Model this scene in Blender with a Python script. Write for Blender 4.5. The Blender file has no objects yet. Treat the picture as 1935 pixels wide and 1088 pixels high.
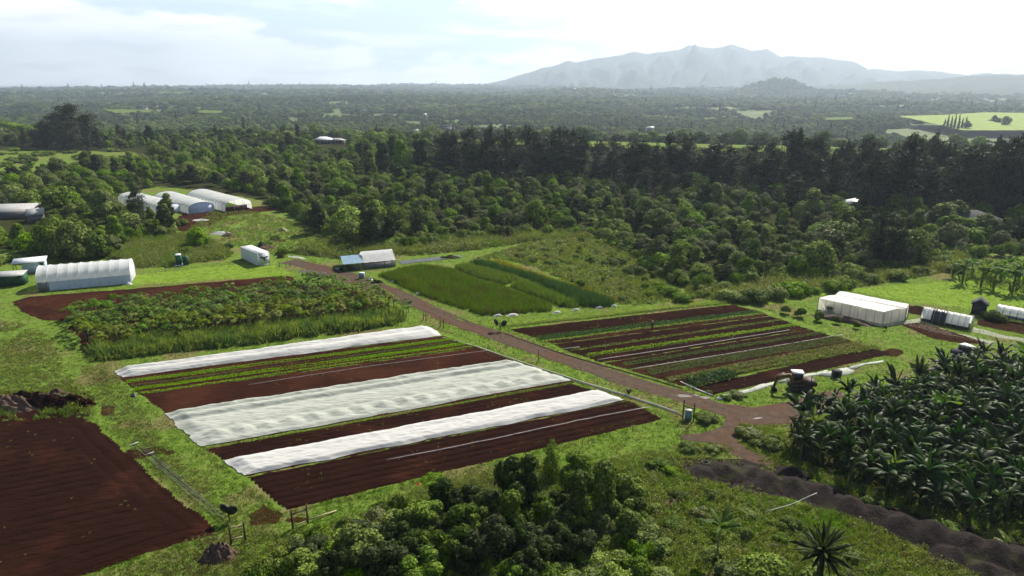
import bpy, math, random
import numpy as np
from mathutils import Vector, noise

# ------------------------------------------------------------------ camera, sky, sun, exposure
SC = bpy.context.scene
COL = SC.collection
H = 38.0
F = 1307.0
PITCH = math.radians(16.7)
SUN_AZ = math.radians(33)      # to the right of straight ahead (+Y)
SUN_EL = math.radians(43)
HAZE_DENSITY = 0.00014

cam = bpy.data.cameras.new('camera')
cam.sensor_width = 36
cam.lens = F / 1935 * 36
cam.clip_start = 0.5
cam.clip_end = 90000
camo = bpy.data.objects.new('camera', cam)
COL.objects.link(camo)
camo.location = (0, 0, H)
camo.rotation_euler = (math.pi / 2 - PITCH, 0, 0)
SC.camera = camo

SC.view_settings.view_transform = 'Standard'
SC.view_settings.look = 'None'
SC.view_settings.gamma = 1
SC.view_settings.exposure = 0.84

sun = bpy.data.lights.new('sun', 'SUN')
sun.energy = 5.0
sun.angle = math.radians(0.55)
sun.color = (1.0, 0.93, 0.80)
suno = bpy.data.objects.new('sun', sun)
COL.objects.link(suno)
sd = Vector((math.sin(SUN_AZ) * math.cos(SUN_EL), math.cos(SUN_AZ) * math.cos(SUN_EL), math.sin(SUN_EL)))
suno.rotation_euler = (-sd).to_track_quat('-Z', 'Y').to_euler()
suno.location = (50, 100, 200)


def N(nt, typ, **kw):
    n = nt.nodes.new(typ)
    for k, v in kw.items():
        if k == 'inp':
            for a, b in v.items():
                n.inputs[a].default_value = b
        else:
            setattr(n, k, v)
    return n


def math_node(nt, op, a, b=None, c=None, clamp=False):
    n = nt.nodes.new('ShaderNodeMath')
    n.operation = op
    n.use_clamp = clamp
    for i, v in enumerate((a, b, c)):
        if v is None:
            continue
        if isinstance(v, (int, float)):
            n.inputs[i].default_value = v
        else:
            nt.links.new(v, n.inputs[i])
    return n.outputs[0]


def maprange(nt, v, a, b, c=0.0, d=1.0, smooth=True):
    n = nt.nodes.new('ShaderNodeMapRange')
    n.interpolation_type = 'SMOOTHSTEP' if smooth else 'LINEAR'
    nt.links.new(v, n.inputs[0])
    for i, q in zip((1, 2, 3, 4), (a, b, c, d)):
        n.inputs[i].default_value = q
    return n.outputs[0]


def build_world():
    w = bpy.data.worlds.new('World')
    SC.world = w
    w.use_nodes = True
    nt = w.node_tree
    nt.nodes.clear()
    L = nt.links.new
    out = N(nt, 'ShaderNodeOutputWorld')
    sky = N(nt, 'ShaderNodeTexSky', sky_type='NISHITA', sun_disc=False, sun_elevation=SUN_EL,
            sun_rotation=SUN_AZ, altitude=100, air_density=1.0, dust_density=1.6, ozone_density=1.5)
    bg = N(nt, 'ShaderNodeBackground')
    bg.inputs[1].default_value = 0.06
    L(sky.outputs[0], bg.inputs[0])
    tc = N(nt, 'ShaderNodeTexCoord')
    sep = N(nt, 'ShaderNodeSeparateXYZ')
    L(tc.outputs['Generated'], sep.inputs[0])
    x, y, z = sep.outputs
    zz = math_node(nt, 'ADD', math_node(nt, 'MAXIMUM', z, 0.0), 0.10)
    comb = N(nt, 'ShaderNodeCombineXYZ')
    L(math_node(nt, 'DIVIDE', x, zz), comb.inputs[0])
    L(math_node(nt, 'DIVIDE', y, zz), comb.inputs[1])
    n1 = N(nt, 'ShaderNodeTexNoise', inp={'Scale': 0.62, 'Detail': 9.0, 'Roughness': 0.56, 'Distortion': 0.35})
    L(comb.outputs[0], n1.inputs['Vector'])
    # small puffs seen side-on: noise straight on the direction, stretched wide
    mp = N(nt, 'ShaderNodeMapping')
    mp.inputs['Scale'].default_value = (3.2, 3.2, 9.0)
    mp.inputs['Location'].default_value = (3.3, 1.1, 0.25)
    L(tc.outputs['Generated'], mp.inputs[0])
    n2 = N(nt, 'ShaderNodeTexNoise', inp={'Scale': 3.0, 'Detail': 9.0, 'Roughness': 0.58, 'Distortion': 0.1})
    L(mp.outputs[0], n2.inputs['Vector'])
    az = math_node(nt, 'ARCTAN2', x, y)               # right positive
    # cumulus bank: its top falls from the left towards the middle
    top = math_node(nt, 'ADD', math_node(nt, 'MULTIPLY', az, -0.20), -0.004)
    top = math_node(nt, 'MAXIMUM', top, 0.030)
    dv = math_node(nt, 'SUBTRACT', top, z)
    dv = math_node(nt, 'ADD', dv, math_node(nt, 'MULTIPLY', math_node(nt, 'SUBTRACT', n2.outputs[0], 0.5), 0.10))
    bank = maprange(nt, dv, -0.004, 0.012)
    # high broken cloud, thicker towards the sun on the right
    rg = maprange(nt, az, -0.12, 0.30, 0.0, 0.26)
    hi = maprange(nt, math_node(nt, 'ADD', n1.outputs[0], rg), 0.50, 0.66)
    m = math_node(nt, 'MAXIMUM', bank, math_node(nt, 'MULTIPLY', hi, 0.92))
    low = maprange(nt, z, 0.12, 0.24, 0.97, 0.05)   # veil and cloud kept low; unseen upper sky left clear to cut ambient light
    # cloud tone: shaded bases
    shade = maprange(nt, n2.outputs[0], 0.30, 0.62, 0.0, 1.0)
    n3 = N(nt, 'ShaderNodeTexNoise', inp={'Scale': 1.3, 'Detail': 6.0, 'Roughness': 0.5})
    L(comb.outputs[0], n3.inputs['Vector'])
    sh2 = maprange(nt, n3.outputs[0], 0.50, 0.68, 1.0, 0.80)
    mixc = N(nt, 'ShaderNodeMix', data_type='RGBA')
    L(shade, mixc.inputs[0])
    mixc.inputs[6].default_value = (0.80, 0.84, 0.86, 1)
    mixc.inputs[7].default_value = (1.0, 1.0, 1.0, 1)
    mul = N(nt, 'ShaderNodeMix', data_type='RGBA', blend_type='MULTIPLY')
    mul.inputs[0].default_value = 1
    L(mixc.outputs[2], mul.inputs[6])
    cc = N(nt, 'ShaderNodeCombineXYZ')
    for i in range(3):
        L(sh2, cc.inputs[i])
    L(cc.outputs[0], mul.inputs[7])
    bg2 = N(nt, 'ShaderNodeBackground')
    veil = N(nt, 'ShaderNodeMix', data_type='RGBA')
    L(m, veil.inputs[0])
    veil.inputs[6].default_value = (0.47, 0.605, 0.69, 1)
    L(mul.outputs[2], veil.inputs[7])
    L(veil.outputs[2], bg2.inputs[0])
    # unseen sky behind the camera is dimmed to weaken the ambient light
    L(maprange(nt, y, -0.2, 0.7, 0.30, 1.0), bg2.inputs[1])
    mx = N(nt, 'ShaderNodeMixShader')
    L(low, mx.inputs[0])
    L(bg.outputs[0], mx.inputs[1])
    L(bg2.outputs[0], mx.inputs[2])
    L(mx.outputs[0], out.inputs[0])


build_world()
SC.render.engine = 'CYCLES'
SC.cycles.max_bounces = 5
SC.cycles.diffuse_bounces = 2
SC.cycles.glossy_bounces = 1
SC.cycles.transmission_bounces = 3
SC.cycles.transparent_max_bounces = 6
SC.cycles.volume_bounces = 0
SC.cycles.use_denoising = True
try:
    SC.cycles.denoiser = 'OPENIMAGEDENOISE'
except Exception:
    pass
SC.cycles.use_adaptive_sampling = True
SC.cycles.adaptive_threshold = 0.02

# ------------------------------------------------------------------ helpers
RNG = np.random.default_rng(11)
rnd = random.Random(5)


def ray(px, py):
    u = (544 - py) / F
    return ((px - 967.5) / F, math.cos(PITCH) + u * math.sin(PITCH), -math.sin(PITCH) + u * math.cos(PITCH))


def G(px, py, z=0.0):
    """place on the level z seen at photo position px, py"""
    dx, dy, dz = ray(px, py)
    t = (z - H) / dz
    return np.array([dx * t, dy * t])


def GP(pts, z=0.0):
    return np.array([G(a, b, z) for a, b in pts])


def inside(poly, P):
    x, y = P[:, 0], P[:, 1]
    r = np.zeros(len(P), bool)
    n = len(poly)
    for i in range(n):
        x1, y1 = poly[i]
        x2, y2 = poly[(i + 1) % n]
        if y1 == y2:
            continue
        c = ((y1 > y) != (y2 > y)) & (x < (x2 - x1) * (y - y1) / (y2 - y1) + x1)
        r ^= c
    return r


def edge_dist(poly, P):
    d = np.full(len(P), 1e9)
    n = len(poly)
    for i in range(n):
        a = poly[i]
        b = poly[(i + 1) % n]
        ab = b - a
        t = np.clip(((P - a) @ ab) / (ab @ ab + 1e-9), 0, 1)
        q = a + t[:, None] * ab
        d = np.minimum(d, np.hypot(*(P - q).T))
    return d


def vnoise(P, scale, seed=0):
    """smooth value noise, vectorised, about -1..1"""
    q = P * scale + seed * 17.31
    i = np.floor(q).astype(np.int64)
    f = q - i
    f = f * f * (3 - 2 * f)

    def h(a, b):
        v = (a * 374761393 + b * 668265263 + seed * 362437) & 0xffffffff
        v = ((v ^ (v >> 13)) * 1274126177) & 0xffffffff
        return ((v ^ (v >> 16)) & 0xffff) / 32767.5 - 1
    a, b = i[:, 0], i[:, 1]
    return (h(a, b) * (1 - f[:, 0]) + h(a + 1, b) * f[:, 0]) * (1 - f[:, 1]) + \
           (h(a, b + 1) * (1 - f[:, 0]) + h(a + 1, b + 1) * f[:, 0]) * f[:, 1]


def fbm(P, scale, seed=0, o=3):
    r = 0
    a = 1.0
    for k in range(o):
        r = r + a * vnoise(P, scale * 2 ** k, seed + k)
        a *= .5
    return r / 1.75


def mesh(name, V, Q=None, T=None, mats=(), midx=None, smooth=False, edges=None):
    me = bpy.data.meshes.new(name)
    V = np.asarray(V, np.float32)
    nq = 0 if Q is None else len(Q)
    ntr = 0 if T is None else len(T)
    me.vertices.add(len(V))
    me.vertices.foreach_set('co', V.ravel())
    if nq + ntr:
        loops = np.concatenate([np.asarray(Q, np.int32).ravel() if nq else np.zeros(0, np.int32),
                                np.asarray(T, np.int32).ravel() if ntr else np.zeros(0, np.int32)])
        me.loops.add(len(loops))
        me.loops.foreach_set('vertex_index', loops)
        me.polygons.add(nq + ntr)
        st = np.concatenate([np.arange(nq) * 4, nq * 4 + np.arange(ntr) * 3]).astype(np.int32)
        me.polygons.foreach_set('loop_start', st)
        if midx is not None:
            me.polygons.foreach_set('material_index', np.asarray(midx, np.int32))
        if smooth:
            me.polygons.foreach_set('use_smooth', np.ones(nq + ntr, bool))
    for m in mats:
        me.materials.append(m)
    me.update(calc_edges=True)
    return me


def link(name, me, parent=None, loc=None, rz=0):
    o = bpy.data.objects.new(name, me)
    COL.objects.link(o)
    if parent is not None:
        o.parent = parent
    if loc is not None:
        o.location = loc
    if rz:
        o.rotation_euler = (0, 0, rz)
    return o


def tag(o, label=None, cat=None, group=None, kind=None):
    if label:
        o['label'] = label
    if cat:
        o['category'] = cat
    if group:
        o['group'] = group
    if kind:
        o['kind'] = kind
    return o


def thing(name, loc, rz, label, cat, group=None):
    o = bpy.data.objects.new(name, None)
    COL.objects.link(o)
    o.location = (loc[0], loc[1], loc[2] if len(loc) > 2 else 0)
    o.rotation_euler = (0, 0, rz)
    o.empty_display_size = 0.5
    return tag(o, label, cat, group)


class MB:
    """collects simple shapes for ONE mesh"""

    def __init__(s):
        s.V = []
        s.Q = []
        s.T = []
        s.n = 0

    def add(s, V, Q=None, T=None):
        V = np.asarray(V, float)
        if Q is not None and len(Q):
            s.Q.append(np.asarray(Q) + s.n)
        if T is not None and len(T):
            s.T.append(np.asarray(T) + s.n)
        s.V.append(V)
        s.n += len(V)
        return s

    def box(s, a, b):
        x0, y0, z0 = a
        x1, y1, z1 = b
        V = [(x0, y0, z0), (x1, y0, z0), (x1, y1, z0), (x0, y1, z0), (x0, y0, z1), (x1, y0, z1), (x1, y1, z1), (x0, y1, z1)]
        return s.add(V, [(0, 3, 2, 1), (4, 5, 6, 7), (0, 1, 5, 4), (1, 2, 6, 5), (2, 3, 7, 6), (3, 0, 4, 7)])

    def tube(s, p, q, r, r2=None, n=8, cap=True):
        return s.path([p, q], [r, r if r2 is None else r2], n, cap)

    def path(s, pts, rr, n=8, cap=True):
        pts = [Vector(p) for p in pts]
        if isinstance(rr, (int, float)):
            rr = [rr] * len(pts)
        V = []
        for i, p in enumerate(pts):
            d = (pts[min(i + 1, len(pts) - 1)] - pts[max(i - 1, 0)]).normalized()
            a = d.cross(Vector((0, 0, 1)))
            if a.length < 1e-3:
                a = Vector((1, 0, 0))
            a.normalize()
            b = d.cross(a)
            for k in range(n):
                t = 2 * math.pi * k / n
                V.append(p + rr[i] * (math.cos(t) * a + math.sin(t) * b))
        Q = []
        for i in range(len(pts) - 1):
            for k in range(n):
                k2 = (k + 1) % n
                Q.append((i * n + k, i * n + k2, (i + 1) * n + k2, (i + 1) * n + k))
        T = []
        if cap:
            c0 = len(V)
            V.append(pts[0])
            V.append(pts[-1])
            for k in range(n):
                k2 = (k + 1) % n
                T.append((c0, k2, k))
                T.append((c0 + 1, (len(pts) - 1) * n + k, (len(pts) - 1) * n + k2))
        return s.add([tuple(v) for v in V], Q, T)

    def grid(s, fn, nu, nv):
        V = [fn(i / nu, j / nv) for i in range(nu + 1) for j in range(nv + 1)]
        Q = [(i * (nv + 1) + j, (i + 1) * (nv + 1) + j, (i + 1) * (nv + 1) + j + 1, i * (nv + 1) + j + 1)
             for i in range(nu) for j in range(nv)]
        return s.add(V, Q)

    def prism(s, poly, y0, y1):
        """polygon in x,z pushed from y0 to y1 (convex)"""
        n = len(poly)
        V = [(x, y0, z) for x, z in poly] + [(x, y1, z) for x, z in poly]
        Q = [(i, (i + 1) % n, n + (i + 1) % n, n + i) for i in range(n)]
        T = [(0, i + 1, i) for i in range(1, n - 1)] + [(n, n + i, n + i + 1) for i in range(1, n - 1)]
        return s.add(V, Q, T)

    def data(s, name, mats, smooth=False):
        if not isinstance(mats, (list, tuple)):
            mats = [mats]
        return mesh(name, np.concatenate(s.V), np.concatenate(s.Q) if s.Q else None,
                    np.concatenate(s.T) if s.T else None, mats, smooth=smooth)

    def build(s, name, mat, parent=None, loc=None, rz=0, smooth=False):
        return link(name, s.data(name, mat, smooth), parent, loc, rz)


def copy_thing(o):
    c = o.copy()
    COL.objects.link(c)
    for ch in list(o.children):
        d = ch.copy()
        COL.objects.link(d)
        d.parent = c
    return c


# ------------------------------------------------------------------ materials
def new_mat(name):
    m = bpy.data.materials.new(name)
    m.use_nodes = True
    nt = m.node_tree
    nt.nodes.clear()
    out = N(nt, 'ShaderNodeOutputMaterial')
    return m, nt, out


def ramp(nt, fac, stops):
    r = N(nt, 'ShaderNodeValToRGB')
    e = r.color_ramp.elements
    while len(e) < len(stops):
        e.new(0.5)
    for i, (p, c) in enumerate(stops):
        e[i].position = p
        e[i].color = (*c, 1)
    nt.links.new(fac, r.inputs[0])
    return r.outputs[0]


def surf(name, stops, scale=1.0, rough=0.85, bump=0.3, bdist=0.1, bscale=None, detail=8, stretch=None, spec=0.3,
         stops2=None, scale2=0.1, trans=0.0, metallic=0.0, rot=0.0, mask=(0.45, 0.6)):
    """noise coloured surface, optional second palette laid in broad patches"""
    m, nt, out = new_mat(name)
    L = nt.links.new
    tc = N(nt, 'ShaderNodeTexCoord')
    mp = N(nt, 'ShaderNodeMapping')
    mp.inputs['Rotation'].default_value = (0, 0, rot)
    if stretch:
        mp.inputs['Scale'].default_value = stretch
    L(tc.outputs['Object'], mp.inputs[0])
    n1 = N(nt, 'ShaderNodeTexNoise', inp={'Scale': scale, 'Detail': float(detail), 'Roughness': 0.62})
    L(mp.outputs[0], n1.inputs['Vector'])
    col = ramp(nt, n1.outputs[0], stops)
    if stops2:
        n2 = N(nt, 'ShaderNodeTexNoise', inp={'Scale': scale2, 'Detail': 5.0, 'Roughness': 0.55})
        L(tc.outputs['Object'], n2.inputs['Vector'])
        c2 = ramp(nt, n1.outputs[0], stops2)
        mx = N(nt, 'ShaderNodeMix', data_type='RGBA')
        L(maprange(nt, n2.outputs[0], *mask), mx.inputs[0])
        L(col, mx.inputs[6])
        L(c2, mx.inputs[7])
        col = mx.outputs[2]
    p = N(nt, 'ShaderNodeBsdfPrincipled')
    L(col, p.inputs['Base Color'])
    p.inputs['Roughness'].default_value = rough
    p.inputs['Metallic'].default_value = metallic
    p.inputs['Specular IOR Level'].default_value = spec
    if bump:
        nb = N(nt, 'ShaderNodeTexNoise', inp={'Scale': bscale or scale * 3, 'Detail': 6.0, 'Roughness': 0.65})
        L(mp.outputs[0], nb.inputs['Vector'])
        b = N(nt, 'ShaderNodeBump', inp={'Strength': bump, 'Distance': bdist})
        L(nb.outputs[0], b.inputs['Height'])
        L(b.outputs[0], p.inputs['Normal'])
    sh = p.outputs[0]
    if trans:
        t = N(nt, 'ShaderNodeBsdfTranslucent')
        L(col, t.inputs[0])
        x = N(nt, 'ShaderNodeMixShader')
        x.inputs[0].default_value = trans
        L(sh, x.inputs[1])
        L(t.outputs[0], x.inputs[2])
        sh = x.outputs[0]
    L(sh, out.inputs[0])
    return m


def leaf(name, c1, c2, trans=0.35, rough=0.7, spec=0.05, var=0.35, tint=(1.25, 1.3, 0.55), patch=None):
    m, nt, out = new_mat(name)
    L = nt.links.new
    g = N(nt, 'ShaderNodeNewGeometry')
    col = ramp(nt, g.outputs['Random Per Island'], [(0.0, c1), (1.0, c2)])
    if patch:
        tc = N(nt, 'ShaderNodeTexCoord')
        n2 = N(nt, 'ShaderNodeTexNoise', inp={'Scale': patch[1], 'Detail': 4.0, 'Roughness': 0.6})
        L(tc.outputs['Object'], n2.inputs['Vector'])
        mx = N(nt, 'ShaderNodeMix', data_type='RGBA')
        L(maprange(nt, n2.outputs[0], patch[2], patch[3]), mx.inputs[0])
        L(col, mx.inputs[6])
        mx.inputs[7].default_value = (*patch[0], 1)
        col = mx.outputs[2]
    oi = N(nt, 'ShaderNodeObjectInfo')
    hs = N(nt, 'ShaderNodeHueSaturation')
    L(maprange(nt, oi.outputs['Random'], 0, 1, 1 - var, 1 + var, False), hs.inputs['Value'])
    r2 = math_node(nt, 'FRACT', math_node(nt, 'MULTIPLY', oi.outputs['Random'], 13.7))
    L(maprange(nt, r2, 0, 1, 0.485, 0.515, False), hs.inputs['Hue'])
    L(maprange(nt, r2, 0, 1, 0.8, 1.1, False), hs.inputs['Saturation'])
    L(col, hs.inputs['Color'])
    p = N(nt, 'ShaderNodeBsdfPrincipled')
    L(hs.outputs[0], p.inputs['Base Color'])
    p.inputs['Roughness'].default_value = rough
    p.inputs['Specular IOR Level'].default_value = spec
    t = N(nt, 'ShaderNodeBsdfTranslucent')
    mm = N(nt, 'ShaderNodeMix', data_type='RGBA', blend_type='MULTIPLY')
    mm.inputs[0].default_value = 1
    mm.inputs[7].default_value = (*tint, 1)
    L(hs.outputs[0], mm.inputs[6])
    L(mm.outputs[2], t.inputs[0])
    x = N(nt, 'ShaderNodeMixShader')
    x.inputs[0].default_value = trans
    L(p.outputs[0], x.inputs[1])
    L(t.outputs[0], x.inputs[2])
    L(x.outputs[0], out.inputs[0])
    return m


ROW = math.radians(23.3)   # direction the beds run in
M = {}
M['grass'] = surf('grass_ground', [(0.30, (0.0596, 0.0973, 0.0144)), (0.5, (0.1043, 0.1692, 0.0239)), (0.72, (0.1589, 0.2050, 0.0420))],
                  scale=0.9, bump=0.8, bdist=0.12, bscale=5, rough=1.0, spec=0.03,
                  stops2=[(0.3, (0.0993, 0.0872, 0.0360)), (0.55, (0.1539, 0.1486, 0.0540)), (0.75, (0.1192, 0.0667, 0.0420))], scale2=0.11,
                  mask=(0.50, 0.62))
M['far_ground'] = surf('far_ground', [(0.3, (0.05, 0.075, 0.018)), (0.7, (0.12, 0.16, 0.04))], scale=0.02, bump=0.3, bdist=1.0, spec=0.1)
M['meadow'] = surf('meadow', [(0.3, (0.13, 0.20, 0.022)), (0.7, (0.22, 0.29, 0.04))], scale=0.08, bump=0.3, bdist=0.2, spec=0.1)
M['far_meadow'] = surf('far_meadow', [(0.3, (0.07, 0.11, 0.02)), (0.7, (0.13, 0.175, 0.035))], scale=0.08, bump=0.3, bdist=0.2, spec=0.02)
M['lawn'] = surf('lawn', [(0.3, (0.1013, 0.1687, 0.0181)), (0.52, (0.1434, 0.2265, 0.0242)), (0.72, (0.1941, 0.2399, 0.0454))], scale=0.7, bump=0.8, bdist=0.1, bscale=5, rough=1.0, spec=0.03)
M['floor'] = surf('forest_floor', [(0.3, (0.02, 0.022, 0.01)), (0.7, (0.045, 0.05, 0.018))], scale=0.6, bump=0.4, rough=1.0, spec=0.0)
M['soil'] = surf('tilled_soil', [(0.28, (0.0142, 0.0054, 0.0034)), (0.5, (0.0272, 0.0095, 0.0057)), (0.74, (0.0505, 0.0186, 0.0106))],
                 scale=1.6, bump=1.0, bdist=0.10, bscale=7, rough=1.0, spec=0.02, stretch=(0.35, 2.2, 1), rot=-ROW,
                 stops2=[(0.3, (0.0227, 0.0076, 0.0043)), (0.7, (0.0647, 0.0236, 0.0124))], scale2=0.13)
M['soil_dark'] = surf('damp_soil', [(0.28, (0.0094, 0.0037, 0.0025)), (0.52, (0.0170, 0.0061, 0.0040)), (0.78, (0.0327, 0.0120, 0.0072))],
                      scale=1.5, bump=1.0, bdist=0.10, bscale=7, rough=1.0, spec=0.02, stretch=(0.3, 2.4, 1), rot=-ROW,
                      stops2=[(0.3, (0.0139, 0.0047, 0.0030)), (0.7, (0.0516, 0.0186, 0.0097))], scale2=0.16, mask=(0.5, 0.7))
M['road'] = surf('dirt_road', [(0.28, (0.0335, 0.0197, 0.0118)), (0.5, (0.0560, 0.0340, 0.0202)), (0.75, (0.0914, 0.0602, 0.0363))],
                 scale=1.2, bump=0.8, bdist=0.06, bscale=7, rough=0.9, spec=0.2,
                 stops2=[(0.3, (0.0458, 0.0197, 0.0091)), (0.7, (0.0823, 0.0383, 0.0183))], scale2=0.09)
M['track'] = surf('compacted_track', [(0.28, (0.0600, 0.0400, 0.0288)), (0.7, (0.1000, 0.0704, 0.0520))], scale=1.5, bump=0.4, bdist=0.03, bscale=6, rough=0.95, spec=0.05)
M['mound'] = surf('dark_compost', [(0.28, (0.0086, 0.0062, 0.0057)), (0.5, (0.0161, 0.0110, 0.0100)), (0.78, (0.0309, 0.0209, 0.0181))],
                  scale=1.6, bump=1.0, bdist=0.16, bscale=5, rough=0.95, spec=0.15,
                  stops2=[(0.3, (0.0167, 0.0133, 0.0066)), (0.7, (0.0333, 0.0357, 0.0105))], scale2=0.35, mask=(0.56, 0.64))
M['mountain'] = surf('mountain_forest', [(0.3, (0.0151, 0.0252, 0.0150)), (0.7, (0.0405, 0.0540, 0.0338))], scale=0.006, bump=0.8, bdist=30, bscale=0.012, spec=0.1)
M['sea'] = surf('sea', [(0.3, (0.02, 0.06, 0.10)), (0.7, (0.03, 0.08, 0.13))], scale=0.002, bump=0.3, bdist=2, rough=0.3)
M['bark'] = surf('bark', [(0.3, (0.06, 0.045, 0.03)), (0.7, (0.15, 0.12, 0.09))], scale=5, bump=0.5, spec=0.1, stretch=(1, 1, .2))
M['pale_bark'] = surf('pale_bark', [(0.3, (0.12, 0.11, 0.07)), (0.7, (0.24, 0.22, 0.15))], scale=6, bump=0.4, spec=0.1)
M['stem'] = surf('banana_stem', [(0.3, (0.05, 0.05, 0.02)), (0.7, (0.12, 0.14, 0.05))], scale=6, bump=0.3)
M['wood'] = surf('weathered_post', [(0.3, (0.045, 0.032, 0.022)), (0.7, (0.12, 0.085, 0.058))], scale=6, bump=0.4, spec=0.15, stretch=(1, 1, .15))
M['pale_wood'] = surf('pale_rail', [(0.3, (0.22, 0.19, 0.10)), (0.7, (0.40, 0.37, 0.22))], scale=5, bump=0.3, spec=0.15)
M['white_cloth'] = surf('row_cover_cloth', [(0.3, (0.5470, 0.5470, 0.5333)), (0.7, (0.6746, 0.6746, 0.6564))], scale=2.5, bump=0.9, bdist=0.10, bscale=2.2, trans=0.25,
                        rough=0.8, stretch=(0.35, 2.0, 1), rot=-ROW, spec=0.2)
M['net_cloth'] = surf('insect_net', [(0.3, (0.3987, 0.4431, 0.3656)), (0.5, (0.5538, 0.5871, 0.5206)), (0.72, (0.6868, 0.7090, 0.6646))], scale=1.6, bump=0.9, bdist=0.10, bscale=2.2, trans=0.3,
                      rough=0.75, stretch=(0.3, 1.8, 1), rot=-ROW, spec=0.3)
M['poly'] = surf('greenhouse_film', [(0.3, (0.7415, 0.7640, 0.7864)), (0.7, (0.9213, 0.9325, 0.9437))], scale=1.2, bump=0.35, bdist=0.08, rough=0.45, trans=0.48, spec=0.4, stretch=(1, .4, .4))
M['poly_wall'] = surf('shade_toned_wall_film', [(0.3, (0.48, 0.56, 0.70)), (0.7, (0.60, 0.67, 0.78))], scale=1.5, bump=0.3, bdist=0.05, rough=0.5, spec=0.4)  # white walls; their bluish shade tone is put into the colour
M['shade'] = surf('shade_net', [(0.3, (0.6325, 0.6210, 0.5520)), (0.7, (0.8510, 0.8395, 0.7705))], scale=2, bump=0.5, bdist=0.05, rough=0.8, trans=0.6, stretch=(3, 3, .4))
M['black_film'] = surf('black_film', [(0.3, (0.012, 0.012, 0.015)), (0.7, (0.035, 0.035, 0.04))], scale=1, bump=0.4, bdist=0.06, rough=0.35, spec=0.6)
M['tarp_grey'] = surf('weed_mat', [(0.3, (0.0300, 0.0330, 0.0390)), (0.7, (0.0960, 0.1020, 0.1140))], scale=0.8, bump=0.7, bdist=0.08, rough=0.4, spec=0.5)
M['white_paint'] = surf('white_paint', [(0.3, (0.56, 0.60, 0.64)), (0.7, (0.66, 0.69, 0.72))], scale=1.2, bump=0.1, rough=0.5)
M['roof_white'] = surf('white_roofing', [(0.3, (0.60, 0.62, 0.63)), (0.7, (0.74, 0.75, 0.75))], scale=1.4, bump=0.1, rough=0.45)
M['tin'] = surf('grey_roofing', [(0.3, (0.24, 0.25, 0.25)), (0.7, (0.40, 0.40, 0.39))], scale=1.1, bump=0.2, rough=0.5, stretch=(4, .5, 1))
M['dark_roof'] = surf('dark_shingle', [(0.3, (0.045, 0.045, 0.05)), (0.7, (0.10, 0.10, 0.11))], scale=2.0, bump=0.3, rough=0.9, spec=0.05)
M['green_paint'] = surf('dark_green_cloth', [(0.3, (0.008, 0.055, 0.028)), (0.7, (0.018, 0.10, 0.05))], scale=1.4, bump=0.5, rough=0.7)
M['teal'] = surf('teal_plastic', [(0.3, (0.006, 0.085, 0.085)), (0.7, (0.012, 0.13, 0.13))], scale=2, bump=0, rough=0.45)
M['blue'] = surf('blue_tarp', [(0.3, (0.10, 0.20, 0.30)), (0.6, (0.20, 0.30, 0.38)), (0.75, (0.45, 0.50, 0.52))], scale=2.2, bump=0.6, bdist=0.06, rough=0.5)
M['blue_grey'] = surf('blue_grey_plastic', [(0.3, (0.16, 0.25, 0.30)), (0.7, (0.24, 0.34, 0.38))], scale=2, bump=0, rough=0.5)
M['block'] = surf('grey_block', [(0.3, (0.14, 0.14, 0.15)), (0.7, (0.25, 0.25, 0.26))], scale=3, bump=0.3)
M['charcoal'] = surf('charcoal_board', [(0.3, (0.018, 0.02, 0.026)), (0.7, (0.04, 0.042, 0.05))], scale=3, bump=0.3)
M['black'] = surf('black_plastic', [(0.3, (0.008, 0.008, 0.009)), (0.7, (0.02, 0.02, 0.021))], scale=4, bump=0.1, rough=0.45)
M['rubber'] = surf('rubber', [(0.3, (0.012, 0.012, 0.012)), (0.7, (0.03, 0.028, 0.026))], scale=8, bump=0.3, rough=0.8)
M['steel'] = surf('galvanised', [(0.3, (0.28, 0.28, 0.29)), (0.7, (0.45, 0.45, 0.46))], scale=6, bump=0.1, rough=0.4, metallic=0.4)
M['digger'] = surf('worn_yellow_paint', [(0.3, (0.12, 0.07, 0.025)), (0.7, (0.26, 0.16, 0.06))], scale=3, bump=0.2, rough=0.55)
M['digger_body'] = surf('grimy_body_paint', [(0.3, (0.03, 0.022, 0.016)), (0.7, (0.085, 0.055, 0.03))], scale=3, bump=0.2, rough=0.6)
M['glass'] = surf('dark_glass', [(0.3, (0.02, 0.025, 0.03)), (0.7, (0.03, 0.035, 0.04))], scale=2, bump=0, rough=0.12, spec=0.8)
M['grey_pipe'] = surf('grey_pipe', [(0.3, (0.0960, 0.0900, 0.0900)), (0.7, (0.1800, 0.1740, 0.1680))], scale=4, bump=0.1, rough=0.5)
M['pale_pipe'] = surf('pale_pipe', [(0.3, (0.42, 0.42, 0.39)), (0.7, (0.62, 0.62, 0.58))], scale=1.5, bump=0.1, rough=0.5)
M['drip'] = surf('drip_tape', [(0.3, (0.26, 0.24, 0.24)), (0.6, (0.48, 0.45, 0.45))], scale=1.5, bump=0.1, rough=0.5)
M['brush'] = surf('dead_brush', [(0.3, (0.05, 0.03, 0.024)), (0.7, (0.17, 0.11, 0.085))], scale=5, bump=0.4, spec=0.1)
M['brick_wall'] = surf('rust_wall', [(0.3, (0.09, 0.035, 0.025)), (0.7, (0.14, 0.06, 0.04))], scale=3, bump=0.3)
M['puddle'] = surf('puddle', [(0.3, (0.0480, 0.0336, 0.0288)), (0.7, (0.0880, 0.0640, 0.0560))], scale=2, bump=0.5, rough=0.5, spec=0.3)
M['skin'] = surf('skin', [(0.3, (0.24, 0.12, 0.075)), (0.7, (0.30, 0.16, 0.10))], scale=8, bump=0.05, rough=0.6)
M['shirt'] = surf('dark_shirt', [(0.3, (0.018, 0.022, 0.03)), (0.7, (0.035, 0.04, 0.05))], scale=8, bump=0.1)
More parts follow.
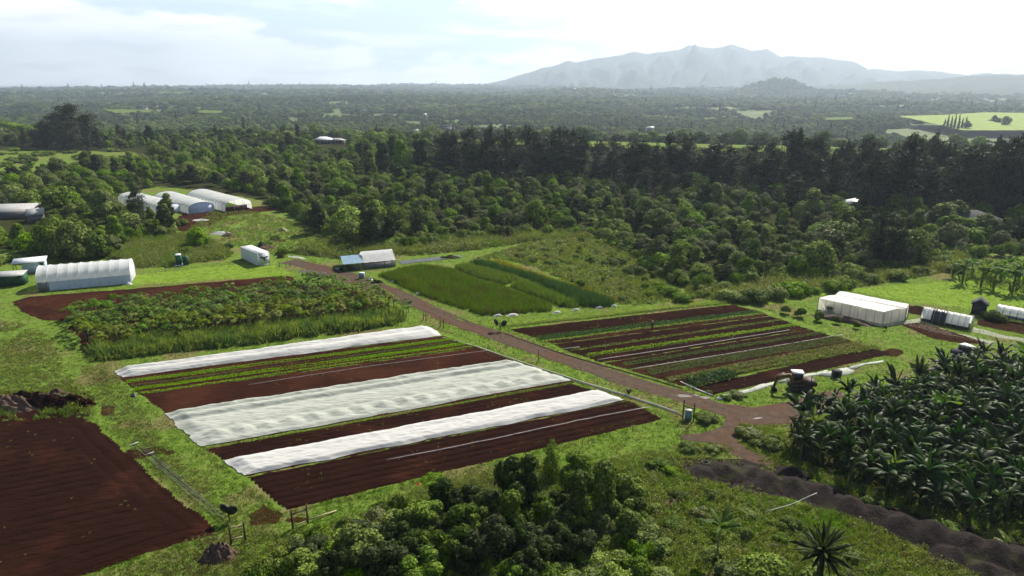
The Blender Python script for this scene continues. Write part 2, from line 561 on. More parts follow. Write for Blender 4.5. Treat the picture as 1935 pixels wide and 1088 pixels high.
M['trousers'] = surf('grey_trousers', [(0.3, (0.03, 0.03, 0.03)), (0.7, (0.055, 0.052, 0.048))], scale=8, bump=0.1)
M['hat'] = surf('straw_hat', [(0.3, (0.18, 0.14, 0.08)), (0.7, (0.28, 0.22, 0.13))], scale=12, bump=0.2)

M['leaf_mid'] = leaf('woodland_leaves', (0.0300, 0.0616, 0.0059), (0.2505, 0.3592, 0.0321), trans=0.20, rough=0.6)
M['leaf_grey'] = leaf('pale_woodland_leaves', (0.0357, 0.0510, 0.0152), (0.1836, 0.2142, 0.0737), trans=0.16, rough=0.6)
M['leaf_dark'] = leaf('dark_leaves', (0.0100, 0.0190, 0.0050), (0.062, 0.095, 0.02), trans=0.22, rough=0.5, var=.25)
M['leaf_cas'] = leaf('ironwood_needles', (0.0147, 0.0247, 0.0094), (0.0505, 0.0647, 0.0240), trans=0.18, rough=0.65, spec=0.2, var=.3, tint=(0.9769, 1.0474, 0.5142))
M['leaf_vine'] = leaf('vine_leaves', (0.0147, 0.0333, 0.0029), (0.1574, 0.2435, 0.0186), trans=0.22, rough=0.6, spec=0.08)
M['leaf_far'] = leaf('far_leaves', (0.0338, 0.0624, 0.0182), (0.0975, 0.1430, 0.0390), trans=0.2, rough=0.7, spec=.05, var=.5)
M['leaf_far2'] = leaf('light_far_leaves', (0.0750, 0.1125, 0.0312), (0.1750, 0.2250, 0.0625), trans=0.25, rough=0.7, spec=.05, var=.4)
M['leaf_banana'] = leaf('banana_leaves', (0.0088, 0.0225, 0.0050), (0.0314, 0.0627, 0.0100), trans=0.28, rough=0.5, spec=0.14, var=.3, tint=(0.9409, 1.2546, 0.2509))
M['leaf_banana_pale'] = leaf('light_banana_leaves', (0.05, 0.10, 0.014), (0.12, 0.19, 0.03), trans=0.38, rough=0.6, spec=0.1, var=.2)  # paler green leaf colour, shared by a few plants
M['leaf_papaya'] = leaf('papaya_leaves', (0.0328, 0.0759, 0.0097), (0.1748, 0.2875, 0.0322), trans=0.38, rough=0.5, var=.3)
M['leaf_papaya_y'] = leaf('yellowing_papaya_leaves', (0.1148, 0.1620, 0.0135), (0.2295, 0.2790, 0.0270), trans=0.40, rough=0.5, var=.3)
M['cane'] = leaf('cane_leaves', (0.0383, 0.0806, 0.0081), (0.2341, 0.3360, 0.0336), trans=0.45, rough=0.5, var=.1, patch=((0.0532, 0.1232, 0.0224), 0.45, 0.46, 0.58))
M['blade'] = leaf('grass_blades', (0.0575, 0.0969, 0.0102), (0.1326, 0.1892, 0.0226), trans=0.40, rough=0.6, spec=0.15, var=.05,
                  patch=((0.1148, 0.0923, 0.0475), 0.17, 0.50, 0.60))
M['weed'] = leaf('weed_leaves', (0.0420, 0.0720, 0.0072), (0.23, 0.28, 0.036), trans=0.45, rough=0.5, spec=0.25, var=.05,
                 patch=((0.18, 0.17, 0.06), 0.16, 0.54, 0.66))
M['rough'] = leaf('rough_grass', (0.0720, 0.1050, 0.0220), (0.2160, 0.2500, 0.0700), trans=0.42, rough=0.6, spec=0.2, var=.05,
                  patch=((0.1080, 0.1900, 0.0250), 0.14, 0.5, 0.6))
M['straw'] = leaf('straw', (0.10, 0.065, 0.03), (0.26, 0.19, 0.09), trans=0.3, rough=0.7, spec=0.05, var=.05)
M['crop_dark'] = leaf('ripe_crop', (0.0431, 0.0731, 0.0105), (0.1367, 0.1777, 0.0230), trans=0.42, rough=0.6, spec=0.15, var=.05,
                      patch=((0.0720, 0.0648, 0.0188), 0.22, 0.54, 0.66))
M['crop_green'] = leaf('green_crop', (0.0425, 0.0935, 0.0085), (0.1275, 0.2040, 0.0170), trans=0.42, rough=0.6, spec=0.15, var=.05)
M['crop_yellow'] = leaf('yellow_crop', (0.14, 0.13, 0.010), (0.26, 0.21, 0.02), trans=0.38, rough=0.6, spec=0.15, var=.05)
M['lettuce'] = leaf('salad_leaves', (0.1150, 0.2300, 0.0161), (0.3220, 0.4600, 0.0345), trans=0.4, rough=0.5, var=.1)
M['dull'] = leaf('dull_green_leaves', (0.06, 0.09, 0.035), (0.16, 0.20, 0.075), trans=0.3, rough=0.6, var=.1)
M['kale'] = leaf('blue_green_leaves', (0.0255, 0.0723, 0.0187), (0.0765, 0.1615, 0.0382), trans=0.25, rough=0.45, var=.1)
M['flower'] = surf('red_blossom', [(0.3, (0.55, 0.035, 0.012)), (0.7, (0.7, 0.08, 0.02))], scale=4, bump=0, trans=.3)
M['bare'] = M['brush']


def see_through_cloth(m, fac):
    # woven or thin film: part of the light passes straight through
    nt = m.node_tree
    out = [n for n in nt.nodes if n.type == 'OUTPUT_MATERIAL'][0]
    src_ = out.inputs[0].links[0].from_socket
    t = N(nt, 'ShaderNodeBsdfTransparent')
    x = N(nt, 'ShaderNodeMixShader')
    x.inputs[0].default_value = fac
    nt.links.new(src_, x.inputs[1])
    nt.links.new(t.outputs[0], x.inputs[2])
    nt.links.new(x.outputs[0], out.inputs[0])


see_through_cloth(M['shade'], .32)
see_through_cloth(M['poly'], .12)
see_through_cloth(M['net_cloth'], .12)


def haze_box():
    m, nt, out = new_mat('haze')
    v = N(nt, 'ShaderNodeVolumePrincipled')
    v.inputs['Color'].default_value = (0.66, 0.80, 0.98, 1)
    v.inputs['Density'].default_value = HAZE_DENSITY
    v.inputs['Anisotropy'].default_value = 0.33
    nt.links.new(v.outputs[0], out.inputs['Volume'])
    o = MB().box((-11800, -2500, -95), (11800, 12000, 640)).build('haze', m)
    tag(o, 'pale blue sea haze over the valley and the mountain', 'haze', kind='stuff')


# ------------------------------------------------------------------ terrain
LOW = -28.0


def ground_z(P):
    x, y = P[:, 0], P[:, 1]
    r = np.hypot(x, y)
    s = np.clip((y + 0.30 * np.maximum(x, 0) - 470) / 170, 0, 1)
    s = s * s * (3 - 2 * s)
    z = LOW * s
    far = np.clip((r - 650) / 900, 0, 1)
    z = z + s * far * (fbm(P, 1 / 600., 5, 4) * 22 + 4)
    left = np.clip((-.40 - np.arctan2(x, np.maximum(y, 1))) / .06, 0, 1)
    s2 = np.clip((r - (8200 - 1900 * left)) / 700, 0, 1)
    return z * (1 - s2) - s2 * 60


def build_ground():
    rs = [0.0] + list(np.geomspace(6, 9300, 230))
    na = 360
    V = []
    for r in rs:
        a = np.arange(na) * 2 * math.pi / na
        V.append(np.stack([r * np.sin(a), r * np.cos(a)], 1))
    V = np.concatenate(V)
    z = ground_z(V)
    V3 = np.column_stack([V, z])
    Q = []
    i = np.arange(len(rs) - 1)[:, None] * na
    k = np.arange(na)[None]
    k2 = (k + 1) % na
    Q = np.stack([i + k, i + na + k, i + na + k2, i + k2], -1).reshape(-1, 4)
    c = V3[Q].mean(1)
    near = (c[:, 1] + 0.3 * np.maximum(c[:, 0], 0) < 520) & (np.hypot(c[:, 0], c[:, 1]) < 700)
    me = mesh('ground', V3, Q, None, [M['grass'], M['far_ground']], midx=np.where(near, 0, 1), smooth=True)
    tag(link('ground', me), kind='structure')
    o = MB().box((-11600, -2300, -48), (11600, 11850, -44)).build('sea', M['sea'])
    tag(o, kind='structure')


def interp_profile(prof, n):
    xs = np.array([p[0] for p in prof], float)
    ys = np.array([p[1] for p in prof], float)
    X = np.linspace(xs[0], xs[-1], n)
    Y = np.interp(X, xs, ys)
    return X, Y


def ridge_mesh(name, prof, R, Rbase, mat, n=300, ns=40, zb=-40, gully=1.0, seed=1, jag=2.0, back=1.35, kind='structure'):
    X, Y = interp_profile(prof, n)
    q = np.column_stack([X, np.zeros(n)])
    Y = Y + fbm(q, 1 / 22., seed, 4) * jag
    V = []
    for j in range(ns + 1):
        s = j / ns * back
        for i in range(n):
            dx, dy, dz = ray(X[i], Y[i])
            h = math.hypot(dx, dy)
            zr = H + R * dz / h
            rr = Rbase + (R - Rbase) * s
            ux, uy = dx / h, dy / h
            V.append((ux * rr, uy * rr, zr, s, i))
    V = np.array(V)
    s = V[:, 3]
    az = V[:, 4] / n
    zr = V[:, 2]
    p = np.clip(s, 0, 1)
    zz = zb + (zr - zb) * (p ** 1.25)
    behind = np.clip((s - 1) / (back - 1), 0, 1)
    zz = np.where(s > 1, zr - (zr - zb) * behind ** 1.1, zz)
    g = np.abs(fbm(np.column_stack([az * 34, p * 2.2]), 1.0, seed + 3, 4))
    g2 = fbm(np.column_stack([az * 90, p * 7]), 1.0, seed + 9, 3)
    amp = (zr - zb) * np.clip(p * (1 - p) * 4, 0, 1) * np.where(s > 1, 0, 1)
    zz = zz - amp * (0.40 * (0.35 - g) + 0.06 * g2) * gully
    V3 = np.column_stack([V[:, 0], V[:, 1], zz])
    i = np.arange(ns)[:, None] * n
    k = np.arange(n - 1)[None]
    Q = np.stack([i + k, i + k + 1, i + n + k + 1, i + n + k], -1).reshape(-1, 4)
    o = link(name, mesh(name, V3, Q, None, [mat], smooth=True))
    return tag(o, kind=kind)


MOUNT = [(850, 171), (890, 164), (925, 157), (960, 148), (1000, 136), (1030, 127), (1060, 119), (1075, 113), (1090, 117), (1110, 113),
         (1160, 105), (1200, 97), (1225, 101), (1262, 94), (1283, 92), (1300, 84), (1320, 86), (1345, 89), (1365, 88), (1382, 83), (1400, 88),
         (1420, 95), (1450, 90), (1475, 107), (1500, 104), (1530, 107), (1560, 107), (1600, 114), (1615, 118), (1640, 130), (1700, 133),
         (1740, 133), (1780, 135), (1810, 140), (1830, 143), (1850, 138), (1870, 136), (1900, 139), (1935, 139), (2100, 150), (2400, 165), (2700, 175)]
HILL2 = [(1100, 178), (1300, 172), (1500, 166), (1620, 158), (1680, 152), (1740, 150), (1800, 146), (1850, 140), (1880, 139), (1935, 141), (2200, 140), (2700, 150)]
HILL1 = [(1370, 176), (1395, 168), (1420, 160), (1445, 153), (1475, 148), (1500, 153), (1520, 163), (1545, 170), (1580, 176)]

build_ground()
ridge_mesh('mountain', MOUNT, 7800, 4700, M['mountain'], n=420, ns=60, seed=2, jag=2.4, gully=1.7)
ridge_mesh('hill', HILL2, 4600, 3300, M['mountain'], n=260, ns=24, seed=6, jag=2.2, gully=.5)
ridge_mesh('hill', HILL1, 3600, 3200, M['mountain'], n=120, ns=16, zb=-30, seed=8, jag=1.5, gully=.3)


def ragged(poly, step=0.8, amp=0.3, seed=0):
    out = []
    n = len(poly)
    for i in range(n):
        a, b = poly[i], poly[(i + 1) % n]
        k = max(1, int(np.hypot(*(b - a)) / step))
        for j in range(k):
            out.append(a + (b - a) * j / k)
    P = np.array(out)
    d = np.column_stack([fbm(P, 0.55, seed + 21, 3), fbm(P, 0.55, seed + 22, 3)]) * amp * 1.6
    return P + d


def sheet(name, poly, z, mat, amp=0.3, seed=0, step=0.8, label=None):
    """flat sheet with an uneven edge; poly in world metres"""
    import bmesh
    P = ragged(poly, step, amp, seed)
    bm = bmesh.new()
    vs = [bm.verts.new((p[0], p[1], z)) for p in P]
    f = bm.faces.new(vs)
    bmesh.ops.triangulate(bm, faces=[f])
    for f in bm.faces:
        if f.normal.z < 0:
            f.normal_flip()
    me = bpy.data.meshes.new(name)
    bm.to_mesh(me)
    bm.free()
    me.materials.append(mat)
    return tag(link(name, me), label, kind='structure')


def smooth_poly(pts, it=2, closed=True):
    P = np.array(pts, float)
    for _ in range(it):
        Qn = np.roll(P, -1, 0)
        P = np.stack([P * .75 + Qn * .25, P * .25 + Qn * .75], 1).reshape(-1, 2)
    return P


def field(name, poly, mat, z0=0.03, pitch=0.5, amp=0.05, rot=ROW, res=0.3, headland=0.0, seed=0, jag=0.3):
    """tilled field: a relief grid cut to the polygon, furrows along rot"""
    c, s = math.cos(rot), math.sin(rot)
    R = np.array([[c, s], [-s, c]])
    Lp = poly @ R.T
    lo, hi = Lp.min(0) - 1, Lp.max(0) + 1
    rx = res * 2.0
    nx, ny = int((hi[0] - lo[0]) / rx) + 1, int((hi[1] - lo[1]) / res) + 1
    gx, gy = np.meshgrid(lo[0] + np.arange(nx + 1) * rx, lo[1] + np.arange(ny + 1) * res, indexing='ij')
    Lc = np.column_stack([gx.ravel(), gy.ravel()])
    W = Lc @ R
    d = edge_dist(poly, W)
    inn = inside(poly, W)
    sd_ = np.where(inn, d, -d) + fbm(W, 0.6, seed, 3) * jag
    ph = Lc[:, 1] + fbm(Lc * np.array([.25, 1.]), 0.4, seed + 4, 2) * 0.12
    if headland:
        hd = headland * (1 + .35 * vnoise(Lc * np.array([0, .09]), 1.0, seed + 11))
        ph = np.where(d < hd, d, ph)
    gr = np.abs(((ph / pitch) % 1.0) - .5) * pitch
    depth = .7 + 1.2 * np.abs(vnoise(np.column_stack([np.floor(ph / pitch), ph * 0]), .77, seed + 13))
    z = z0 + amp - 1.9 * amp * np.exp(-(gr / .13) ** 2) * depth + np.abs(fbm(W, 2.1, seed + 1, 2)) * amp * 0.8
    z = z + 0.09 * vnoise(W, 0.13, seed + 7) * np.clip(d / 2, 0, 1)
    z = np.where(sd_ < 0.35, np.minimum(z, z0 - 0.0), z)
    z = np.maximum(z, 0.008)
    z = np.where(sd_ < 0.15, 0.008, z)
    i = np.arange(nx)[:, None] * (ny + 1)
    k = np.arange(ny)[None]
    Q = np.stack([i + k, i + (ny + 1) + k, i + (ny + 1) + k + 1, i + k + 1], -1).reshape(-1, 4)
    keep = (sd_[Q] > 0).all(1)
    Q = Q[keep]
    W3 = np.column_stack([W + RNG.normal(0, .03, W.shape), z])
    used, inv = np.unique(Q, return_inverse=True)
    o = link(name, mesh(name, W3[used], inv.reshape(-1, 4), None, [mat], smooth=True))
    return tag(o, kind='structure')


# ------------------------------------------------------------------ plots and roads
def L2(a, b, t):
    return a + (b - a) * t


# white-cover block: left edge line and right edge line in photo positions
WL = [(218, 700), (535, 965)]
WR = [(812, 617), (1248, 790)]
white_block = GP([WL[0], WR[0], (1256, 792), (535, 968), (225, 716)])
right_block = GP([(958, 621), (1400, 573), (1440, 583), (1690, 668), (1350, 748)])
left_field = GP([(-80, 797), (0, 793), (150, 782), (185, 800), (212, 830), (262, 872), (330, 935), (392, 980), (414, 1002), (400, 1012),
                 (280, 1046), (150, 1090), (40, 1130), (-150, 1150)])
brown_field = GP([(18, 572), (55, 560), (240, 546), (548, 520), (580, 540), (440, 562), (270, 574), (150, 590), (120, 607), (75, 606), (42, 592)])
papaya_poly = GP([(125, 602), (250, 576), (450, 560), (610, 536), (700, 556), (762, 588), (762, 608), (480, 640), (178, 678), (140, 632)])
crop_poly = GP([(712, 521), (860, 496), (940, 492), (1170, 579), (1050, 590), (912, 598)])
weedy_plot = GP([(-40, 600), (60, 615), (100, 650), (125, 705), (150, 730), (60, 738), (-60, 745)])

road_poly = GP([(528, 497), (560, 489), (640, 508), (716, 530), (790, 562), (870, 605), (962, 630), (1060, 668), (1200, 712), (1310, 744), (1365, 762),
                (1420, 768), (1500, 757), (1580, 735), (1600, 745), (1560, 775), (1500, 800), (1440, 803), (1400, 806), (1375, 790),
                (1290, 762), (1165, 724), (1040, 680), (930, 642), (850, 614), (770, 575), (690, 548), (640, 528), (590, 510)])
branch_poly = GP([(1372, 785), (1400, 800), (1440, 800), (1400, 812), (1388, 826), (1402, 842), (1440, 860), (1488, 872), (1478, 884), (1425, 876), (1385, 860), (1350, 838), (1290, 832), (1285, 822), (1335, 816), (1368, 804)])
spur_poly = GP([(792, 590), (850, 612), (905, 628), (920, 612), (948, 616), (940, 632), (870, 640), (812, 606)])
lawn_polys = [GP([(1620, 545), (1935, 520), (2300, 500), (2300, 640), (1935, 602), (1850, 585), (1720, 570), (1600, 548), (1500, 568), (1400, 580), (1430, 570), (1500, 560)]),
              GP([(250, 520), (440, 500), (520, 500), (560, 520), (250, 538)])]
clearing = GP([(395, 395), (480, 395), (600, 430), (620, 450), (560, 470), (545, 492), (450, 490), (400, 470), (330, 440), (320, 405)])
clear_dirt = GP([(318, 430), (345, 403), (400, 398), (545, 385), (540, 395), (430, 408), (400, 425), (345, 438)])
mound_dirt = GP([(1285, 880), (1340, 862), (1440, 870), (1530, 905), (1700, 960), (1935, 1020), (2050, 1050), (2050, 1110), (1900, 1090), (1750, 1045), (1640, 988),
                 (1500, 950), (1400, 925), (1320, 905)])
debris_poly = GP([(-60, 738), (60, 738), (150, 730), (178, 752), (168, 785), (60, 795), (-60, 800)])

sheet('woodland_floor', GP([(-700, 262), (300, 262), (850, 270), (1935, 300), (2300, 320), (2300, 520), (1935, 482), (1830, 478), (1775, 486), (1745, 497), (1560, 530), (1480, 522), (1350, 546), (1290, 530), (1235, 503), (1160, 450), (1130, 434), (1000, 439), (870, 448), (760, 461), (650, 458), (612, 434), (540, 395), (500, 380), (400, 362), (300, 352), (225, 366), (220, 402), (280, 414), (330, 410), (325, 425), (300, 446), (240, 446), (205, 482), (60, 480), (0, 468), (-700, 500)]), 0.003, M['floor'], amp=1.2, seed=14, step=1.5)
sheet('meadow', GP([(-300, 285), (120, 284), (255, 288), (268, 300), (240, 312), (120, 324), (-300, 332)]), 0.010, M['grass'], amp=2, seed=15)
sheet('grove_floor', GP([(1490, 820), (1502, 868), (1600, 903), (1720, 953), (1830, 983), (1935, 990), (2090, 1005), (2300, 900), (2200, 740), (1935, 712), (1850, 712), (1780, 735), (1700, 752), (1610, 772), (1560, 795)]), 0.009, M['floor'], amp=.5, seed=16)
field('soil_field', left_field, M['soil_dark'], pitch=1.25, amp=0.050, res=0.13, headland=4.0, seed=3)
field('soil_field', brown_field, M['soil'], pitch=1.5, amp=0.06, res=0.24, seed=5)
sheet('road', road_poly, 0.016, M['road'], amp=0.28, seed=2)
sheet('road', branch_poly, 0.021, M['road'], amp=0.25, seed=3)
for i, lp in enumerate(lawn_polys):
    sheet('lawn', lp, 0.006, M['lawn'], amp=0.6, seed=30 + i)
sheet('dirt_patch', clear_dirt, 0.02, M['soil'], amp=0.8, seed=6)
sheet('dirt_patch', papaya_poly, 0.012, M['soil'], amp=0.6, seed=7)
sheet('dirt_patch', mound_dirt, 0.02, M['mound'], amp=0.7, seed=8)
sheet('dirt_patch', debris_poly, 0.018, M['soil_dark'], amp=0.5, seed=9)
sheet('dirt_patch', GP([(940, 455), (1000, 440), (1100, 445), (1130, 470), (1010, 480)]), 0.01, M['meadow'], amp=0.8, seed=12)
for i, (x, y, a, b) in enumerate([(600, 518, 20, 4), (505, 975, 34, 18), (1690, 668, 24, 7), (1305, 880, 26, 10), (1790, 672, 0, 0), (1380, 845, 30, 8), (165, 625, 18, 24),
                                  (250, 860, 18, 10), (205, 775, 16, 10), (560, 980, 20, 8), (300, 855, 40, 9), (1900, 1010, 0, 0), (590, 390, 0, 0), (530, 455, 14, 3), (570, 462, 12, 3)]):
    if a:
        pl = [(x + a * math.cos(t) * rnd.uniform(.7, 1.2), y + b * math.sin(t) * rnd.uniform(.7, 1.2)) for t in np.linspace(0, 6.28, 12)[:-1]]
        sheet('dirt_patch', GP(pl), 0.014 + i * .0004, M['soil'], amp=0.5, seed=40 + i, step=0.5)
for (x, y, a, b) in [(578, 512, 16, 3), (607, 517, 12, 3.2), (1432, 790, 12, 1.6), (1300, 748, 24, 3), (1330, 752, 14, 3)]:
    pl = [(x + a * math.cos(t) * rnd.uniform(.7, 1.2), y + b * math.sin(t) * rnd.uniform(.7, 1.2)) for t in np.linspace(0, 6.28, 12)[:-1]]
    sheet('puddle', GP(pl), 0.026, M['puddle'], amp=0.15, seed=int(x), step=0.4)


# ------------------------------------------------------------------ foliage generators (vectorised)
def unit(v):
    return v / (np.linalg.norm(v, axis=1, keepdims=True) + 1e-9)


def leaf_quads(P, Nn, size, aspect=0.5, rng=RNG, tilt=0.6, along=None):
    """one lozenge leaf per point"""
    n = len(P)
    Nn = unit(Nn + rng.normal(0, tilt, (n, 3)))
    a = rng.normal(0, 1, (n, 3)) if along is None else along + rng.normal(0, .25, (n, 3))
    t = unit(a - (a * Nn).sum(1, keepdims=True) * Nn)
    b = np.cross(Nn, t)
    s = np.broadcast_to(np.asarray(size, float).reshape(-1, 1), (n, 1)) * rng.uniform(.65, 1.25, (n, 1))
    V = np.stack([P - t * s * .5, P + b * s * aspect * .5 + t * s * .05, P + t * s * .5, P - b * s * aspect * .5 + t * s * .05], 1).reshape(-1, 3)
    Q = np.arange(n * 4).reshape(-1, 4)
    return V, Q


def blades(P, z0, h, nb, spread, width, lean=0.35, rng=RNG, tipw=0.25):
    """nb grass blades around every point"""
    n = len(P) * nb
    B = np.repeat(P, nb, 0) + rng.normal(0, 1, (n, 2)) * spread
    z0 = np.repeat(np.broadcast_to(z0, (len(P),)), nb)
    hh = np.repeat(np.broadcast_to(h, (len(P),)), nb) * rng.uniform(.6, 1.15, n)
    an = rng.uniform(0, 2 * math.pi, n)
    w = width * rng.uniform(.7, 1.3, n)
    la = rng.uniform(0, 2 * math.pi, n)
    ll = hh * lean * rng.uniform(.2, 1.4, n)
    wx, wy = np.cos(an) * w / 2, np.sin(an) * w / 2
    tx, ty = B[:, 0] + np.cos(la) * ll, B[:, 1] + np.sin(la) * ll
    V = np.stack([np.column_stack([B[:, 0] - wx, B[:, 1] - wy, z0]), np.column_stack([B[:, 0] + wx, B[:, 1] + wy, z0]),
                  np.column_stack([tx + wx * tipw, ty + wy * tipw, z0 + hh]), np.column_stack([tx - wx * tipw, ty - wy * tipw, z0 + hh])], 1).reshape(-1, 3)
    return V, np.arange(n * 4).reshape(-1, 4)


def clump_leaves(P, z0, r, h, nl, size, rng=RNG, aspect=.55, tilt=.7):
    """leafy clumps: leaves over a low dome at each point"""
    n = len(P) * nl
    C = np.repeat(P, nl, 0)
    rr = np.repeat(np.broadcast_to(r, (len(P),)), nl)
    hh = np.repeat(np.broadcast_to(h, (len(P),)), nl)
    z0 = np.repeat(np.broadcast_to(z0, (len(P),)), nl)
    d = unit(rng.normal(0, 1, (n, 3)))
    d[:, 2] = np.abs(d[:, 2])
    k = rng.uniform(.6, 1.05, n)
    Q3 = np.column_stack([C[:, 0] + d[:, 0] * rr * k, C[:, 1] + d[:, 1] * rr * k, z0 + d[:, 2] * hh * k + .03])
    return leaf_quads(Q3, d, size, aspect, rng, tilt)


def join(*VQ):
    V, Q, n = [], [], 0
    for v, q in VQ:
        V.append(v)
        Q.append(q + n)
        n += len(v)
    return np.concatenate(V), np.concatenate(Q)


def scatter(poly, dens, rng=RNG, holes=(), clip=True):
    lo, hi = poly.min(0), poly.max(0)
    if clip:
        lo = np.maximum(lo, (-260, 40))
        hi = np.minimum(hi, (260, 420))
    n = int(np.prod(np.maximum(hi - lo, 0)) * dens)
    P = rng.uniform(lo, hi, (n, 2))
    P = P[inside(poly, P)]
    # only what the photo could plausibly see, with a margin to the sides
    P = P[np.abs(P[:, 0]) < P[:, 1] * 0.80 + 14]
    for h in holes:
        P = P[~inside(h, P)]
    return P


def poisson(poly, dist, rng=RNG, holes=(), tries=30000, far=None):
    """dart throwing; the spacing may grow with distance"""
    lo, hi = poly.min(0), poly.max(0)
    cell = {}
    out = []
    C = rng.uniform(lo, hi, (tries, 2))
    C = C[inside(poly, C)]
    C = C[np.abs(C[:, 0]) < C[:, 1] * 0.80 + 12]
    for h in holes:
        C = C[~inside(h, C)]
    for p in C:
        d = dist if far is None else dist * (1 + far * max(0, p[1] - 150) / 100)
        cs = dist
        ix, iy = int(p[0] // cs), int(p[1] // cs)
        ok = True
        w = int(math.ceil(d / cs))
        for i in range(ix - w, ix + w + 1):
            for j in range(iy - w, iy + w + 1):
                for q in cell.get((i, j), ()):
                    if (q[0] - p[0]) ** 2 + (q[1] - p[1]) ** 2 < d * d:
                        ok = False
                        break
                if not ok:
                    break
            if not ok:
                break
        if ok:
            cell.setdefault((ix, iy), []).append(p)
            out.append(p)
    return np.array(out)


def stuff(name, VQ, mat, label, cat):
    V, Q = VQ
    return tag(link(name, mesh(name, V, Q, None, [mat])), label, cat, kind='stuff')


# ------------------------------------------------------------------ beds of the two blocks
def strip_fn(l1, r1, l2, r2):
    A, B, C, D = G(*l1), G(*r1), G(*l2), G(*r2)

    def f(u, v):
        u = np.asarray(u, float)[:, None]
        v = np.asarray(v, float)[:, None]
        return (A * (1 - u) + B * u) * (1 - v) + (C * (1 - u) + D * u) * v
    f.len = float(np.hypot(*(B - A)))
    f.wid = float(np.hypot(*((C + D) / 2 - (A + B) / 2)))
    return f


def soil_strip(l1, r1, l2, r2, mat=None, pitch=0.85, amp=0.05, seed=0):
    P = GP([l1, r1, r2, l2])
    d = G(*r1) - G(*l1)
    return field('soil_bed', P, mat or M['soil'], z0=0.06, pitch=pitch, amp=amp, rot=math.atan2(d[1], d[0]), res=0.15, seed=seed, jag=0.18)


def plant_row(name, label, cat, a, b, wid, h, step, nl, size, mat, seed=0, rows=1, gap=0.0, group=None, blade=False, pe=(0, 1)):
    """a planted bed: many small plants along a line between two photo positions"""
    rng = np.random.default_rng(seed)
    A, B = G(*a), G(*b)
    d = (B - A)
    Ln = np.hypot(*d)
    d = d / Ln
    nrm = np.array([-d[1], d[0]])
    n = int(Ln / step)
    VQ = []
    for k in range(rows):
        off = (k - (rows - 1) / 2) * (wid / rows)
        t = (np.arange(n) + rng.uniform(-.25, .25, n)) * step
        P = A + d * t[:, None] + nrm * (off + rng.normal(0, .05, n) + 0.16 * vnoise(np.column_stack([t, t * 0]), .12, seed + k))[:, None]
        if gap:
            P = P[fbm(P, .35, seed + 5, 2) > -1 + gap]
        r = wid / rows * .55 * rng.uniform(.7, 1.15, len(P))
        hh = h * (1 + .25 * vnoise(P, .3, seed)) * rng.uniform(.75, 1.1, len(P))
        if blade:
            VQ.append(blades(P, 0.04, hh, nl, wid / rows * .3, size * .35, .5, rng))
        else:
            VQ.append(clump_leaves(P, 0.05, r, hh, nl, size, rng))
    V, Q = join(*VQ)
    return tag(link(name, mesh(name, V, Q, None, [mat])), label, cat, group, kind='stuff')


# white-cover block, from the far side to the near side
soil_strip((222, 714), (838, 634), (262, 745), (905, 656), seed=1)
soil_strip((262, 745), (905, 656), (313, 784), (985, 686), M['soil'], pitch=.3, amp=.025, seed=2)
soil_strip((313, 784), (985, 686), (380, 846), (1088, 722), seed=3)
soil_strip((385, 849), (1080, 724), (428, 876), (1140, 741), M['soil_dark'], seed=4)
soil_strip((428, 876), (1140, 741), (462, 902), (1186, 757), seed=5)
soil_strip((464, 902), (1190, 756), (540, 966), (1254, 792), M['soil_dark'], pitch=1.1, amp=.07, seed=6)
for i, (a, b, w, m, ln, g) in enumerate([
        ((240, 723), (860, 641), 1.15, 'lettuce', 'first', 0.1), ((250, 731), (868, 646), 0.5, 'dull', 'second', 0.35),
        ((254, 737), (880, 650), 1.1, 'lettuce', 'third', 0.05), ((264, 744), (898, 655), 0.55, 'lettuce', 'fourth', 0.35)]):
    lab = ['wide bright green salad bed just in front of the farthest white row cover', 'thin dull green salad row between the two bright green beds',
           'bright green salad bed second from the farthest white row cover', 'thin patchy green row bordering the wide bare brown strip'][i]
    plant_row('salad_bed', lab, 'crop bed', a, b, w, .2, .22, 16, .17, M[m], seed=60 + i, rows=3 if w > 1 else 1, gap=g, group='planted beds of the left plot')
plant_row('weed_strip', 'thin yellow green weed fringe along the near edge of the wide insect net', 'weed strip', (386, 849), (1082, 724), .55, .18, .2, 14, .16, M['weed'], seed=70, rows=1, gap=.2)
plant_row('weed_strip', 'patchy weed fringe along the far edge of the nearest white row cover', 'weed strip', (424, 872), (980, 768), .4, .12, .3, 10, .14, M['weed'], seed=71, gap=.7)
plant_row('weed_strip', 'straggling weeds along the bare brown strip nearest the camera', 'weed strip', (500, 945), (1230, 790), .35, .08, .35, 8, .12, M['rough'], seed=72, gap=.75)


